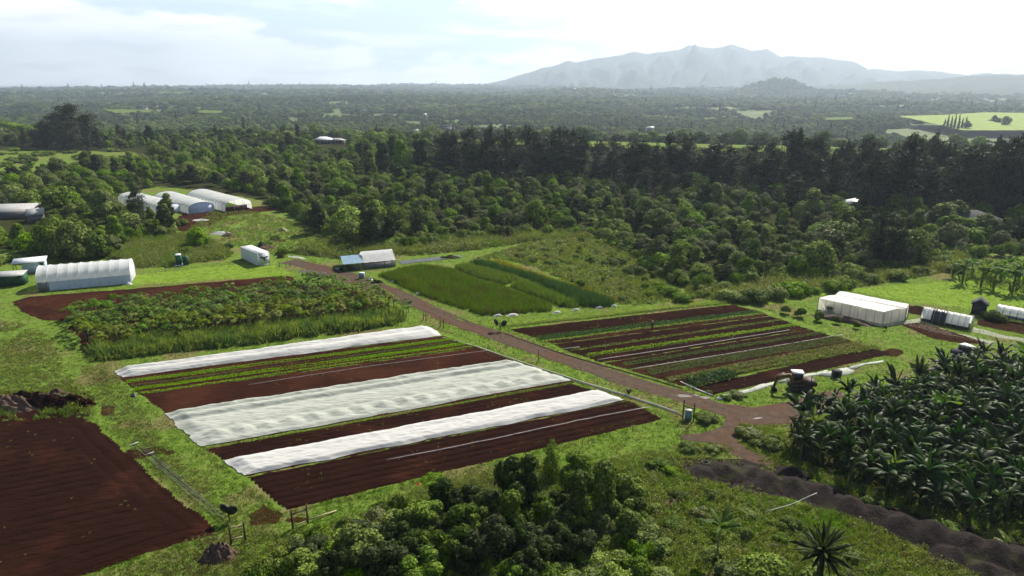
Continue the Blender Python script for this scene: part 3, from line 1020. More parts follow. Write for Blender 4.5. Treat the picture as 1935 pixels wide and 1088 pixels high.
def row_cover(name, label, l1, r1, l2, r2, prof, mat, seed, edge=0.25, endj=0.5, hoops=None):
    f = strip_fn(l1, r1, l2, r2)
    nu, nv = int(f.len / .22), max(12, int(f.wid / .14))
    u, v = np.meshgrid(np.linspace(0, 1, nu + 1), np.linspace(0, 1, nv + 1), indexing='ij')
    u, v = u.ravel(), v.ravel()
    X = np.column_stack([u * f.len, v * f.wid])
    # the end of the cloth sags inwards between the points where it is pegged
    e = fbm(np.column_stack([v * f.wid, v * 0 + seed]), .9, seed, 2) * endj
    uu = u + np.clip((u - .5) * 2, 0, 1) ** 30 * e / f.len * 1.5 - np.clip((.5 - u) * 2, 0, 1) ** 30 * e / f.len * 1.5
    ev = fbm(np.column_stack([u * f.len, u * 0]), .28, seed + 2, 3) * edge / f.wid
    vv = v + ev * (2 * np.abs(v - .5)) ** 3
    W = f(uu, vv)
    z = prof(X[:, 0], v)
    fold = (.35 - np.abs(fbm(X * np.array([.30, 1.3]), 1.0, seed + 3, 3))) * .22
    wrk = (.3 - np.abs(fbm(X * np.array([.8, 2.4]), 1.0, seed + 7, 3))) * .10
    rim = np.clip(np.minimum(np.minimum(v, 1 - v) * f.wid / .35, np.minimum(u, 1 - u) * f.len / 1.4), 0, 1)
    z = .20 * rim + .05 + (np.abs(z) + np.abs(fold) + wrk) * rim + .05 * (1 - rim) * np.abs(vnoise(X, 1.8, seed))
    z = np.maximum(z, .09 + .10 * rim)
    i = np.arange(nu)[:, None] * (nv + 1)
    k = np.arange(nv)[None]
    Q = np.stack([i + k, i + nv + 1 + k, i + nv + 2 + k, i + k + 1], -1).reshape(-1, 4)
    o = link(name, mesh(name, np.column_stack([W, z]), Q, None, [mat], smooth=True))
    return tag(o, label, 'row cover', 'white row covers over the beds')


def prof_double(x, v):
    w = vnoise(np.column_stack([x, x * 0]), .12, 3) * .04
    a = np.exp(-((v - .30 - w) / .19) ** 2) * .46
    b = np.exp(-((v - .72 - w) / .17) ** 2) * .36
    return (a + b) * (1 + .18 * vnoise(np.column_stack([x, x * 0]), .4, 9))


def prof_net(x, v):
    X0 = np.column_stack([x, x * 0])
    w = vnoise(X0, .10, 5) * .015 + vnoise(X0, .5, 6) * .006
    a = np.exp(-((v - .055 - w) / .038) ** 2) * .36
    b = np.exp(-((v - .20 - w) / .060) ** 4) * .42
    c = np.exp(-((v - .48 - w) / .150) ** 6) * .26 * (1 + .2 * vnoise(np.column_stack([x * .5, v * 9]), 1.0, 3))
    t = (x / 2.6 + .12 * vnoise(X0, .3, 8)) % 1.0
    hoop = 1 - np.abs(2 * t - 1) ** .7                        # sharp peak on every hoop, sagging between
    d = np.exp(-((v - .80) / .10) ** 2) * (.20 + .30 * (1 - hoop) ** 1.3) * (1 + .3 * vnoise(X0, .37, 19))
    return a + b + c + d


def prof_low(x, v):
    X0 = np.column_stack([x, x * 0])
    return np.sin(math.pi * np.clip(v, 0, 1)) ** .6 * .26 + np.exp(-((v - .3 - vnoise(X0, .08, 4) * .08) / .1) ** 2) * .12


row_cover('row_cover', 'narrow crumpled white row cover farthest away, in front of the tall cane', (218, 701), (806, 617), (228, 714), (838, 634), prof_double, M['white_cloth'], 3, .3, .3)
row_cover('row_cover', 'wide rumpled pale net cover across the middle of the left plot', (312, 783), (972, 683), (378, 846), (1082, 719), prof_net, M['net_cloth'], 13, .25, .4)
row_cover('row_cover', 'smooth narrow white row cover nearest the camera', (420, 873), (1134, 738), (460, 901), (1184, 757), prof_low, M['white_cloth'], 23, .5, .25)

# right block
for i, q in enumerate([((958, 622), (1384, 575), (1008, 638), (1432, 588)), ((1012, 638), (1440, 588), (1044, 650), (1455, 597)), ((1044, 650), (1455, 597), (1072, 664), (1480, 604)),
                       ((1072, 664), (1480, 604), (1105, 675), (1505, 614)), ((1105, 675), (1505, 614), (1135, 686), (1530, 622)),
                       ((1135, 686), (1530, 622), (1185, 698), (1590, 640)), ((1185, 699), (1580, 636), (1290, 730), (1650, 655)),
                       ((1300, 734), (1640, 656), (1345, 748), (1690, 668))]):
    soil_strip(*q, M['soil_dark'] if i not in (1, 6) else M['soil'], seed=80 + i, pitch=.8 if i not in (0, 2) else .55)
RB = 'planted beds of the right plot'
plant_row('crop_bed', 'fresh green fringe bed at the far edge of the right plot', 'crop bed', (950, 616), (1385, 569), 1.6, .35, .25, 18, .2, M['lettuce'], 101, 3, group=RB)
plant_row('crop_bed', 'broad leafy green bed where the worker stands', 'crop bed', (1018, 641), (1436, 590), 1.9, .40, .3, 26, .24, M['kale'], 102, 2, group=RB)
plant_row('crop_bed', 'light green leafy edging in front of the worker bed', 'crop bed', (1026, 646), (1442, 593), .6, .3, .3, 18, .22, M['lettuce'], 103, 1, gap=.1, group=RB)
plant_row('crop_bed', 'thin yellowish green row in the dark soil of the right plot', 'crop bed', (1080, 663), (1482, 604), .7, .22, .42, 14, .2, M['weed'], 104, 1, gap=.1, group=RB)
plant_row('crop_bed', 'bright green salad row above the white drip tape', 'crop bed', (1112, 672), (1512, 613), .85, .32, .28, 20, .2, M['lettuce'], 105, 1, group=RB)
plant_row('crop_bed', 'sparse dotted seedlings below the bright green salad row', 'crop bed', (1120, 676), (1505, 618), .3, .2, .55, 7, .15, M['dull'], 106, 1, group=RB)
plant_row('crop_bed', 'dull grey green row between the two pale drip tapes', 'crop bed', (1180, 690), (1560, 629), 1.0, .28, .3, 18, .18, M['dull'], 107, 2, gap=.1, group=RB)
plant_row('crop_bed', 'wide dull green bed below the lower drip tape', 'crop bed', (1225, 705), (1600, 640), 2.4, .32, .32, 16, .2, M['dull'], 108, 4, gap=.15, group=RB)
plant_row('crop_bed', 'olive green bed on the near half of the right plot', 'crop bed', (1262, 719), (1632, 649), 1.6, .30, .3, 16, .2, M['weed'], 109, 3, gap=.25, group=RB)
plant_row('crop_bed', 'dense yellow green bed beside the last bare strip', 'crop bed', (1385, 704), (1662, 655), 1.7, .38, .3, 20, .2, M['weed'], 110, 3, gap=.1, group=RB)
plant_row('crop_bed', 'low clump of dark blue green bushy plants at the near corner of the right plot', 'crop bed', (1308, 726), (1392, 707), 2.2, .95, .55, 60, .28, M['kale'], 111, 3, group=RB)


def pipe(name, label, cat, pts, r, mat, z=0.08, group=None, n=6, wob=0.05):
    W = [G(*p) for p in pts]
    out = []
    for i in range(len(W) - 1):
        k = max(1, int(np.hypot(*(W[i + 1] - W[i])) / 1.5))
        for j in range(k):
            q = L2(W[i], W[i + 1], j / k)
            out.append((q[0] + rnd.uniform(-wob, wob), q[1] + rnd.uniform(-wob, wob), z))
    out.append((W[-1][0], W[-1][1], z))
    mb = MB()
    mb.path(out, r, n)
    o = mb.build(name, mat)
    return tag(o, label, cat, group)


DT = 'drip tapes lying along the beds'
pipe('drip_tape', 'pale drip tape just below the bright green salad row', 'drip tape', [(1128, 682), (1300, 656), (1492, 625)], .045, M['drip'], .17, DT)
pipe('drip_tape', 'pale drip tape above the wide dull green bed', 'drip tape', [(1194, 699), (1420, 663), (1592, 634)], .048, M['drip'], .17, DT)
pipe('drip_tape', 'short faint drip tape end on the left of the thin yellowish row', 'drip tape', [(1062, 661), (1095, 657)], .05, M['drip'], .16, DT)
pipe('drip_tape', 'pale drip tape on the bare strip nearest the camera', 'drip tape', [(730, 872), (930, 832), (1090, 797), (1225, 771)], .045, M['drip'], .17, DT)
pipe('drip_tape', 'hair thin drip tape on the brown strip above the wide net', 'drip tape', [(470, 728), (700, 693), (925, 663)], .025, M['drip'], .14, DT)
pipe('irrigation_pipe', 'long pale irrigation pipe on the grass beside the dirt road', 'pipe', [(836, 638), (900, 655), (1000, 690), (1100, 722), (1200, 752), (1282, 780)], .055, M['pale_pipe'], .08)
pipe('irrigation_pipe', 'dull grey second pipe running close beside the long pale pipe', 'pipe', [(1010, 697), (1120, 731), (1230, 765), (1290, 786)], .05, M['grey_pipe'], .09)
pipe('edge_board', 'weathered board edging the near left end of the right plot', 'edging', [(1285, 722), (1318, 737), (1346, 748)], .09, M['pale_pipe'], .08)
pipe('edge_strip', 'dry brown edging line between the dirt road and the right plot', 'edging', [(952, 630), (1060, 668), (1180, 702), (1290, 734)], .07, M['brush'], .06)

# pale ground cloth along the near side of the right plot
for i, pts in enumerate([[(1352, 752), (1420, 733), (1462, 722), (1466, 727), (1425, 739), (1360, 757)],
                         [(1470, 720), (1530, 708), (1562, 700), (1566, 703), (1535, 712), (1474, 725)],
                         [(1540, 707), (1575, 699), (1600, 695), (1616, 700), (1604, 709), (1566, 712), (1548, 710)],
                         [(1600, 696), (1640, 686), (1668, 682), (1671, 685), (1640, 690), (1606, 700)]]):
    lab = ['torn pale ground cloth strip ending at the corner of the right plot', 'pale ground cloth strip behind the digger',
           'crumpled pale ground cloth patch beside the small black box', 'thin pale ground cloth strip farthest to the right of the digger'][i]
    P = ragged(GP(pts), .5, .28, 90 + i)
    c = P.mean(0)
    mb = MB()
    n = len(P)
    V = [(c[0], c[1], .10)] + [(p[0], p[1], .06) for p in P] + [(p[0], p[1], .02) for p in P]
    T = [(0, 1 + k, 1 + (k + 1) % n) for k in range(n)]
    Q = [(1 + n + k, 1 + n + (k + 1) % n, 1 + (k + 1) % n, 1 + k) for k in range(n)]
    mb.add(V, Q, T)
    tag(mb.build('ground_cloth', M['net_cloth']), lab, 'ground cloth', 'pale ground cloths by the digger')

# ------------------------------------------------------------------ tall crop block in the middle
crop_strips = [
    ('crop_dark', [(712, 521), (795, 502), (851, 508), (911, 534), (953, 543), (1050, 579), (1040, 590), (912, 598), (800, 562)], 1.0, 'wide olive block of the tall crop nearest the dirt road'),
    ('crop_green', [(853, 506), (880, 500), (988, 528), (953, 540), (911, 530)], 1.15, 'short mid green strip at the far end of the tall crop'),
    ('kale', [(882, 499), (905, 494), (1020, 524), (1018, 529), (990, 527)], 1.3, 'dark green strip at the top right of the tall crop'),
    ('crop_green', [(957, 541), (990, 531), (1096, 577), (1094, 584), (1056, 580)], 1.25, 'bright green strip between the olive block and the dark strip of the tall crop'),
    ('kale', [(994, 530), (1022, 528), (1165, 573), (1160, 580), (1103, 583)], 1.5, 'tall dark green strip along the right side of the tall crop'),
    ('crop_yellow', [(908, 492), (945, 493), (1020, 518), (1168, 566), (1172, 574), (1025, 525)], .7, 'yellowing fringe behind the dark green strips of the tall crop'),
    ('crop_yellow', [(752, 524), (770, 522), (798, 536), (808, 543), (796, 545), (765, 534)], 1.1, 'golden yellow patch in the olive block of the tall crop')]
for i, (m, pts, h, lab) in enumerate(crop_strips):
    poly = GP(pts)
    P = scatter(poly, 10 if m != 'crop_yellow' else 6, np.random.default_rng(200 + i))
    P = P[edge_dist(poly, P) > (.3 if m != 'crop_yellow' else .1)]
    hh = h * (1 + .22 * fbm(P, .35, 7 + i, 2)) * np.clip(edge_dist(poly, P) / 0.9, .75, 1)
    stuff('tall_crop', blades(P, 0, hh, 8, .16, .075, .4, np.random.default_rng(210 + i)), M[m], lab, 'crop')
# white film edges of that block
for i, (x, y, w) in enumerate([(940, 597, 9), (968, 596, 12), (1052, 591, 9), (1088, 586, 8), (1132, 582, 8), (1160, 579, 7), (742, 533, 6), (790, 556, 7)]):
    p = G(x, y)
    s = w * .06
    mb = MB()

    def bump(u, v, s=s, i=i):
        a, b = (u - .5) * 2, (v - .5) * 2
        return (a * s * 1.4, b * s * .5, .32 * max(0, 1 - a * a - b * b) ** .6 + .08 * noise.noise((u * 5, v * 5, i)) + .03)
    mb.grid(bump, 10, 6)
    o = mb.build('film_scrap', M['white_cloth'], loc=(p[0], p[1], 0), rz=ROW, smooth=True)
    tag(o, 'small crumpled scrap of white film at the near foot of the tall crop', 'film scrap', 'white film scraps along the tall crop')

# ------------------------------------------------------------------ trees
def lobes_crown(name, lobes, n, size, mat, rng, aspect=.6, tilt=.36, zmin=.15, core=True, squash=1.0, fringe=.12):
    L_ = np.array(lobes)      # x y z r
    C, r = L_[:, :3], L_[:, 3]
    w = r ** 2 / (r ** 2).sum()
    idx = rng.choice(len(L_), n * 2, p=w)
    d = unit(rng.normal(0, 1, (n * 2, 3)))
    d[:, 2] = np.where(d[:, 2] < -.35, -d[:, 2], d[:, 2])
    sc = np.array([1, 1, squash])
    bump = 1 + .10 * np.sin(d[:, 0] * 7 + idx) * np.cos(d[:, 2] * 6 + d[:, 1] * 5)
    P = C[idx] + d * sc * (r[idx] * rng.uniform(.86, 1 + fringe, n * 2) * bump)[:, None]
    keep = P[:, 2] > zmin
    for c, q in zip(C, r):
        keep &= ~((((P - c) / sc) ** 2).sum(1) < (q * .84) ** 2)
    P, d = P[keep][:n], d[keep][:n]
    V, Q = leaf_quads(P, d, size, aspect, rng, tilt)
    if core:  # solid inner core added to stop light leaking through the crown
        Vs, Qs = [V], [Q]
        nb = len(V)
        for c, q in zip(C, r):
            nu, nv = 8, 5
            ph, th = np.meshgrid(np.arange(nu) * 2 * math.pi / nu, np.linspace(.12, math.pi - .12, nv), indexing='ij')
            D = np.column_stack([(np.sin(th) * np.cos(ph)).ravel(), (np.sin(th) * np.sin(ph)).ravel(), np.cos(th).ravel()])
            B = c + D * sc * q * .80 * rng.uniform(.9, 1.05, (len(D), 1))
            B[:, 2] = np.maximum(B[:, 2], zmin * .8)
            q4 = [(i * nv + j, i * nv + j + 1, ((i + 1) % nu) * nv + j + 1, ((i + 1) % nu) * nv + j) for i in range(nu) for j in range(nv - 1)]
            Vs.append(B)
            Qs.append(np.array(q4) + nb)
            nb += len(B)
        V, Q = np.concatenate(Vs), np.concatenate(Qs)
    return mesh(name, V, Q, None, [mat])


def trunk_mesh(h, r, mat, limbs=4, spread=1.2, rng=rnd):
    mb = MB()
    mb.path([(0, 0, -.15), (.04 * h, .02 * h, h * .35), (0, .03 * h, h * .7)], [r, r * .75, r * .5], 7)
    for k in range(limbs):
        a = 6.28 * k / limbs + rng.uniform(-.4, .4)
        mb.path([(.03 * h, .02 * h, h * rng.uniform(.3, .5)), (math.cos(a) * spread * .5, math.sin(a) * spread * .5, h * .65), (math.cos(a) * spread, math.sin(a) * spread, h * .85)],
                [r * .5, r * .33, r * .15], 5)
    return mb.data('trunk', mat)


def make_lobes(kind, rng):
    Ls = []
    if kind == 'dome':           # broad lumpy crown, 3.3 m half width, 6 m tall
        Ls.append((0, 0, 2.9, 2.3))
        for k in range(20):
            a = rng.uniform(0, 6.28)
            q = rng.uniform(.3, 2.7)
            z = 4.9 - q * .8 + rng.uniform(-.6, .6)
            Ls.append((q * math.cos(a), q * math.sin(a), z, rng.uniform(.45, 1.05)))
        for k in range(5):
            a = 6.28 * k / 5 + rng.uniform(-.4, .4)
            Ls.append((2.2 * math.cos(a), 2.2 * math.sin(a), rng.uniform(.9, 1.8), rng.uniform(1.0, 1.4)))
    elif kind == 'tall':         # a fuller tree, narrower with a high top
        for k in range(20):
            a = rng.uniform(0, 6.28)
            z = rng.uniform(1.2, 6.9)
            q = (1.0 - abs(z - 3.6) / 5.2) * 2.0
            Ls.append((q * math.cos(a) * rng.uniform(.3, 1), q * math.sin(a) * rng.uniform(.3, 1), z, rng.uniform(.55, 1.15)))
        Ls.append((0, 0, 3.4, 1.7))
    elif kind == 'umbrella':     # flat wide top on open limbs
        for k in range(16):
            a = rng.uniform(0, 6.28)
            q = rng.uniform(.2, 3.0)
            Ls.append((q * math.cos(a), q * math.sin(a), 5.6 - .06 * q * q + rng.uniform(-.3, .3), rng.uniform(.45, .8)))
        for k in range(5):
            a = rng.uniform(0, 6.28)
            Ls.append((1.2 * math.cos(a), 1.2 * math.sin(a), rng.uniform(3.0, 4.2), rng.uniform(.4, .6)))
    elif kind == 'shrub':        # low spreading
        for k in range(9):
            a = rng.uniform(0, 6.28)
            q = rng.uniform(0, 2.4)
            Ls.append((q * math.cos(a), q * math.sin(a), rng.uniform(.7, 2.0) * (1 - q / 6), rng.uniform(.8, 1.3)))
    elif kind == 'column':       # vine-hung stump
        x = y = 0
        for k in range(6):
            Ls.append((x, y, .6 + k * .62, rng.uniform(.62, .88) * (1.1 - .06 * k)))
            x += rng.uniform(-.22, .22)
            y += rng.uniform(-.22, .22)
        Ls.append((rng.uniform(-.3, .3), rng.uniform(-.3, .3), 4.0, .72))
    elif kind == 'mop':          # vine-hung wider tree with overhanging top
        for k in range(12):
            a = 6.28 * k / 6 + rng.uniform(-.4, .4)
            q = rng.uniform(.3, 1.3)
            Ls.append((q * math.cos(a), q * math.sin(a), rng.uniform(2.1, 3.6), rng.uniform(.35, .75)))
        for k in range(6):
            a = 6.28 * k / 6
            q = rng.uniform(.3, .9)
            Ls.append((q * math.cos(a), q * math.sin(a), rng.uniform(.6, 1.8), rng.uniform(.6, .8)))
        Ls.append((0, 0, 2.0, 1.0))
    elif kind == 'low':          # leafy mound near the camera
        for k in range(10):
            a = rng.uniform(0, 6.28)
            q = rng.uniform(0, 1.5)
            Ls.append((q * math.cos(a), q * math.sin(a), rng.uniform(.35, 1.35) * (1 - q / 4), rng.uniform(.45, .8)))
    return Ls


def casuarina(rng, hgt=20.0, rad=3.2, n=4200):
    """feathery crown: boughs of fine upswept sprays round several leaders"""
    nb = 60
    lead = [(rng.uniform(-.35, .35) * rad, rng.uniform(-.35, .35) * rad, rng.uniform(.78, 1.0)) for _ in range(4)]
    bl = rng.integers(0, 4, nb)
    bz = rng.uniform(.06, .97, nb)
    ba = rng.uniform(0, 6.28, nb)
    blen = rad * (np.sin(np.clip(bz * .9 + .08, 0, 1) * math.pi) ** .5) * rng.uniform(.55, 1.05, nb) + .25
    k = rng.integers(0, nb, n)
    t = rng.uniform(.05, 1, n) ** .7
    lx = np.array([lead[i][0] for i in bl])
    ly = np.array([lead[i][1] for i in bl])
    lh = np.array([lead[i][2] for i in bl]) * hgt
    w = blen[k] * .26
    P = np.column_stack([lx[k] + np.cos(ba[k]) * blen[k] * t + rng.normal(0, 1, n) * w,
                         ly[k] + np.sin(ba[k]) * blen[k] * t + rng.normal(0, 1, n) * w,
                         bz[k] * lh[k] + blen[k] * t * .45 + rng.normal(0, 1, n) * blen[k] * .20])
    m = 160                         # ragged leader tips
    q = rng.integers(0, 4, m)
    P = np.concatenate([P, np.column_stack([np.array([lead[i][0] for i in q]) + rng.normal(0, .25, m), np.array([lead[i][1] for i in q]) + rng.normal(0, .25, m),
                                            np.array([lead[i][2] for i in q]) * hgt + rng.uniform(-1.5, 1.6, m)])])
    n = len(P)
    out = unit(P * np.array([1, 1, 0]) + rng.normal(0, .3, (n, 3)))
    al = out * .7 + np.array([0, 0, 1.0]) * rng.choice([1., -.5], n, p=[.75, .25])[:, None]
    V, Q = leaf_quads(P, out + rng.normal(0, .6, (n, 3)), rng.uniform(.7, 1.5, n), .22, rng, .3, along=al)
    return mesh('crown', V, Q, None, [M['leaf_cas']])


class Kind:
    """a kind of plant: several crown and trunk meshes that its copies share"""

    def __init__(s, name, crowns, trunks, cat):
        s.name, s.crowns, s.trunks, s.cat = name, crowns, trunks, cat
        s.first = {}

    def put(s, x, y, z, sc, rz, label, group, var=None, sz=None):
        v = rnd.randrange(len(s.crowns)) if var is None else var % len(s.crowns)
        t = thing(s.name, (x, y, z), rz, label, s.cat, group)
        t.scale = (sc, sc, sc if sz is None else sz)
        c = link('crown', s.crowns[v], t)
        if s.trunks:
            link('trunk', s.trunks[v % len(s.trunks)], t)
        s.first.setdefault(v, c)
        return t


def crowns(kind, nvar, n, size, mats, seed, **kw):
    out = []
    for i in range(nvar):
        rng = np.random.default_rng(seed + i)
        out.append(lobes_crown('crown', make_lobes(kind, rng), n, size, mats[i % len(mats)], rng, **kw))
    return out


TM = [trunk_mesh(5, .22, M['bark']), trunk_mesh(4.4, .26, M['bark'], 5)]
wood = Kind('woodland_tree', crowns('dome', 4, 2500, .50, [M['leaf_mid'], M['leaf_mid'], M['leaf_grey'], M['leaf_vine']], 300, fringe=.25) +
            crowns('tall', 3, 2500, .50, [M['leaf_mid'], M['leaf_dark'], M['leaf_mid']], 320) +
            crowns('umbrella', 2, 1900, .45, [M['leaf_mid'], M['leaf_grey']], 335, squash=.6), TM, 'tree')
shrub = Kind('shrub', crowns('shrub', 3, 1500, .38, [M['leaf_mid'], M['leaf_vine'], M['leaf_mid']], 340), [trunk_mesh(1.6, .1, M['bark'])], 'shrub')
iron = Kind('ironwood_tree', [casuarina(np.random.default_rng(360 + i), 20, [3.6, 3.0, 4.4, 3.3][i], [5200, 4600, 6000, 5000][i]) for i in range(4)],
            [trunk_mesh(19, .32, M['bark'], 6, 1.6)], 'tree')

NEARF = 270
wood_poly = GP([(-700, 262), (-100, 258), (300, 262), (620, 266), (850, 270), (860, 322), (1200, 340), (1640, 372), (1935, 388), (2300, 400), (2300, 520), (1935, 482), (1830, 478), (1775, 486),
                (1745, 497), (1560, 532), (1480, 524), (1350, 548), (1290, 532), (1235, 505), (1160, 452), (1130, 436), (1000, 441), (870, 450), (760, 463), (650, 460), (612, 436),
                (520, 385), (480, 370), (400, 352), (300, 352), (225, 368), (222, 400), (280, 412), (325, 402), (330, 425), (310, 446), (240, 446), (205, 484), (60, 482), (0, 470), (-700, 500)])
wood_holes = [GP(h) for h in (
    [(-300, 272), (120, 276), (290, 282), (280, 308), (120, 322), (90, 330), (-300, 330)],
    [(-60, 396), (40, 394), (110, 415), (100, 440), (60, 452), (-60, 455)],
    [(585, 262), (660, 262), (664, 290), (590, 290)],
    [(1585, 384), (1650, 384), (1650, 404), (1590, 404)],
    [(1735, 412), (1885, 408), (1890, 440), (1740, 445)],
    [(232, 368), (300, 355), (420, 358), (520, 372), (540, 388), (360, 402), (230, 402)])]
pts = poisson(wood_poly, 3.5, np.random.default_rng(40), wood_holes, 110000, far=.28)
order = np.argsort(pts[:, 1] + np.abs(pts[:, 0]) * .3)
pts = pts[order]


def in_view(P, m=.04):
    t = math.cos(PITCH)
    return np.abs(P[:, 0]) < (P[:, 1] * t + H * math.sin(PITCH)) * (967.5 / F + m)


def wood_style(p):
    g = fbm(p[None], .018, 77, 2)[0]
    k = rnd.random()
    right = p[0] > 20
    if rnd.random() < .13:
        return rnd.choice([7, 8])
    if k < (.30 if right else .10):
        return 2
    if k < .50:
        return rnd.choice([0, 1])
    if k < .68:
        return 3
    return rnd.choice([4, 5, 6]) if g > -.1 else rnd.choice([0, 1, 4])


vis = in_view(pts)
keep_ix = np.nonzero(vis)[0][:NEARF]
keepset = set(keep_ix.tolist())
WLAB = ['broad rounded green tree in the dense wood behind the plots', 'lumpy spreading green tree in the dense wood behind the plots', 'pale grey green tree in the dense wood behind the plots',
        'vine covered bright green tree in the dense wood behind the plots', 'upright leafy tree in the dense wood behind the plots', 'dark upright tree in the dense wood behind the plots',
        'tall lumpy leafy tree in the dense wood behind the plots', 'flat topped open tree in the dense wood behind the plots', 'pale flat topped open tree in the dense wood behind the plots']
rest = []
for i, p in enumerate(pts):
    st = wood_style(p)
    big = .46 + .48 * rnd.random() ** 1.4 + .22 * float(fbm(p[None], .035, 5, 2)[0]) + .10 * min(1, max(0, (p[1] - 200) / 150))
    if rnd.random() < .09:
        big *= 1.5
    rz = rnd.uniform(0, 6.28)
    if i in keepset:
        wood.put(p[0], p[1], 0, big, rz, WLAB[st], 'trees of the dense wood: ' + WLAB[st].split(' in the ')[0], st, big * rnd.uniform(.65, 1.1))
    else:
        rest.append((p[0], p[1], st, big, rz))


def instancer(name, rows, sources, label, cat, zfun=None, zs=1.0):
    """rows: x y variant scale rot ; one stuff object that repeats the source crowns"""
    R_ = np.array(rows, float)
    z = ground_z(R_[:, :2])
    me = bpy.data.meshes.new(name)
    me.vertices.add(len(R_))
    me.vertices.foreach_set('co', np.column_stack([R_[:, :2], z]).astype(np.float32).ravel())
    for nm, c in (('pick', 2), ('scl', 3), ('rot', 4)):
        a = me.attributes.new(nm, 'FLOAT', 'POINT')
        a.data.foreach_set('value', R_[:, c].astype(np.float32))
    a = me.attributes.new('sclz', 'FLOAT', 'POINT')
    a.data.foreach_set('value', (R_[:, 3] * (R_[:, 5] if R_.shape[1] > 5 else zs)).astype(np.float32))
    o = link(name, me)
    ng = bpy.data.node_groups.new(name, 'GeometryNodeTree')
    ng.interface.new_socket('Geometry', in_out='INPUT', socket_type='NodeSocketGeometry')
    ng.interface.new_socket('Geometry', in_out='OUTPUT', socket_type='NodeSocketGeometry')
    gi, go = ng.nodes.new('NodeGroupInput'), ng.nodes.new('NodeGroupOutput')
    jn = ng.nodes.new('GeometryNodeJoinGeometry')

    def attr(n):
        x = ng.nodes.new('GeometryNodeInputNamedAttribute')
        x.data_type = 'FLOAT'
        x.inputs[0].default_value = n
        return x.outputs[0]
    pick, scl, rot, sclz = attr('pick'), attr('scl'), attr('rot'), attr('sclz')
    cr = ng.nodes.new('ShaderNodeCombineXYZ')
    ng.links.new(rot, cr.inputs[2])
    cs = ng.nodes.new('ShaderNodeCombineXYZ')
    ng.links.new(scl, cs.inputs[0])
    ng.links.new(scl, cs.inputs[1])
    ng.links.new(sclz, cs.inputs[2])
    for v, src in sources.items():
        cmp_ = ng.nodes.new('FunctionNodeCompare')
        cmp_.data_type = 'FLOAT'
        cmp_.operation = 'EQUAL'
        ng.links.new(pick, cmp_.inputs[0])
        cmp_.inputs[1].default_value = v
        cmp_.inputs['Epsilon'].default_value = .1
        oi = ng.nodes.new('GeometryNodeObjectInfo')
        oi.transform_space = 'ORIGINAL'
        oi.inputs['Object'].default_value = src
        oi.inputs['As Instance'].default_value = True
        ip = ng.nodes.new('GeometryNodeInstanceOnPoints')
        ng.links.new(gi.outputs[0], ip.inputs['Points'])
        ng.links.new(cmp_.outputs[0], ip.inputs['Selection'])
        ng.links.new(oi.outputs['Geometry'], ip.inputs['Instance'])
        ng.links.new(cr.outputs[0], ip.inputs['Rotation'])
        ng.links.new(cs.outputs[0], ip.inputs['Scale'])
        ng.links.new(ip.outputs[0], jn.inputs[0])
    ng.links.new(jn.outputs[0], go.inputs[0])
    md = o.modifiers.new('spread', 'NODES')
    md.node_group = ng
    return tag(o, label, cat, kind='stuff')


# ironwood windbreak: a long dense belt at the back of the wood
belt = []
rb = np.random.default_rng(50)
A0, A1 = G(845, 333), G(1990, 398)
for k in range(46):
    t = (k + rb.uniform(-.3, .3)) / 45
    p = L2(A0, A1, t) + rb.normal(0, 1.6, 2)
    belt.append((p, rb.uniform(.88, 1.15)))
for k in range(40):
    t = (k + rb.uniform(-.3, .3)) / 39
    p = L2(G(870, 318), G(2000, 378), t) + rb.normal(0, 2, 2)
    belt.append((p, rb.uniform(.85, 1.12)))
for (x, y, s) in [(1650, 408, 1.12), (1700, 410, 1.2), (1668, 400, 1.2), (1752, 404, 1.05), (1810, 402, 1.1), (1880, 408, 1.2), (1935, 414, 1.22), (1500, 392, .75),
                  (1330, 362, .8), (1215, 372, .62), (1260, 378, .66), (1900, 398, 1.1)]:
    belt.append((G(x, y), s))
for i, (p, s) in enumerate(belt):
    if 1378 < 967.5 + F * p[0] / (p[1] * .96 + 11) < 1402 and s > .8:
        continue
    t_ = (p[0] - A0[0]) / (A1[0] - A0[0])
    iron.put(p[0], p[1], 0, s * rnd.uniform(1.15, 1.35), rnd.uniform(0, 6.28), 'tall dark feathery ironwood tree in the belt behind the wood', 'ironwood trees of the windbreak belt', None,
             s * (.90 + .14 * t_) * rnd.uniform(.76, 1.04) * (.84 if .28 < t_ < .62 else 1.02))
for (x, y, s, n) in [(88, 279, .85, 0), (112, 274, 1.1, 0), (142, 277, 1.38, 2), (166, 279, 1.1, 0), (130, 285, .95, 2), (188, 281, .65, 1), (70, 281, .6, 3)]:
    p = G(x, y)
    iron.put(p[0], p[1], 0, s * 1.6, rnd.uniform(0, 6.28), 'huge dark ironwood tree of the rounded clump on the far left', 'ironwood trees of the clump on the left', n, s * .92)
yi = poisson(wood_poly, 52, np.random.default_rng(44), wood_holes, 4000)
for p in yi:
    iron.put(p[0], p[1], 0, rnd.uniform(.35, .6), rnd.uniform(0, 6.28), 'slender young ironwood tree standing up out of the wood', 'young ironwood trees in the wood', None, rnd.uniform(.35, .62))
for (x, y, s, v) in [(725, 330, 1.6, 5), (760, 330, 1.7, 4), (795, 328, 1.75, 5), (700, 335, 1.3, 4), (820, 320, 1.4, 5), (745, 312, 1.6, 5)]:
    p = G(x, y)
    wood.put(p[0], p[1], 0, s, rnd.uniform(0, 6.28), 'big dark rounded tree left of the ironwood belt', 'big dark trees beside the ironwood belt', v, s * 1.1)

instancer('woodland', rest, wood.first, 'remaining dense green woodland stretching to the edge of the plateau', 'woodland', zs=.95)

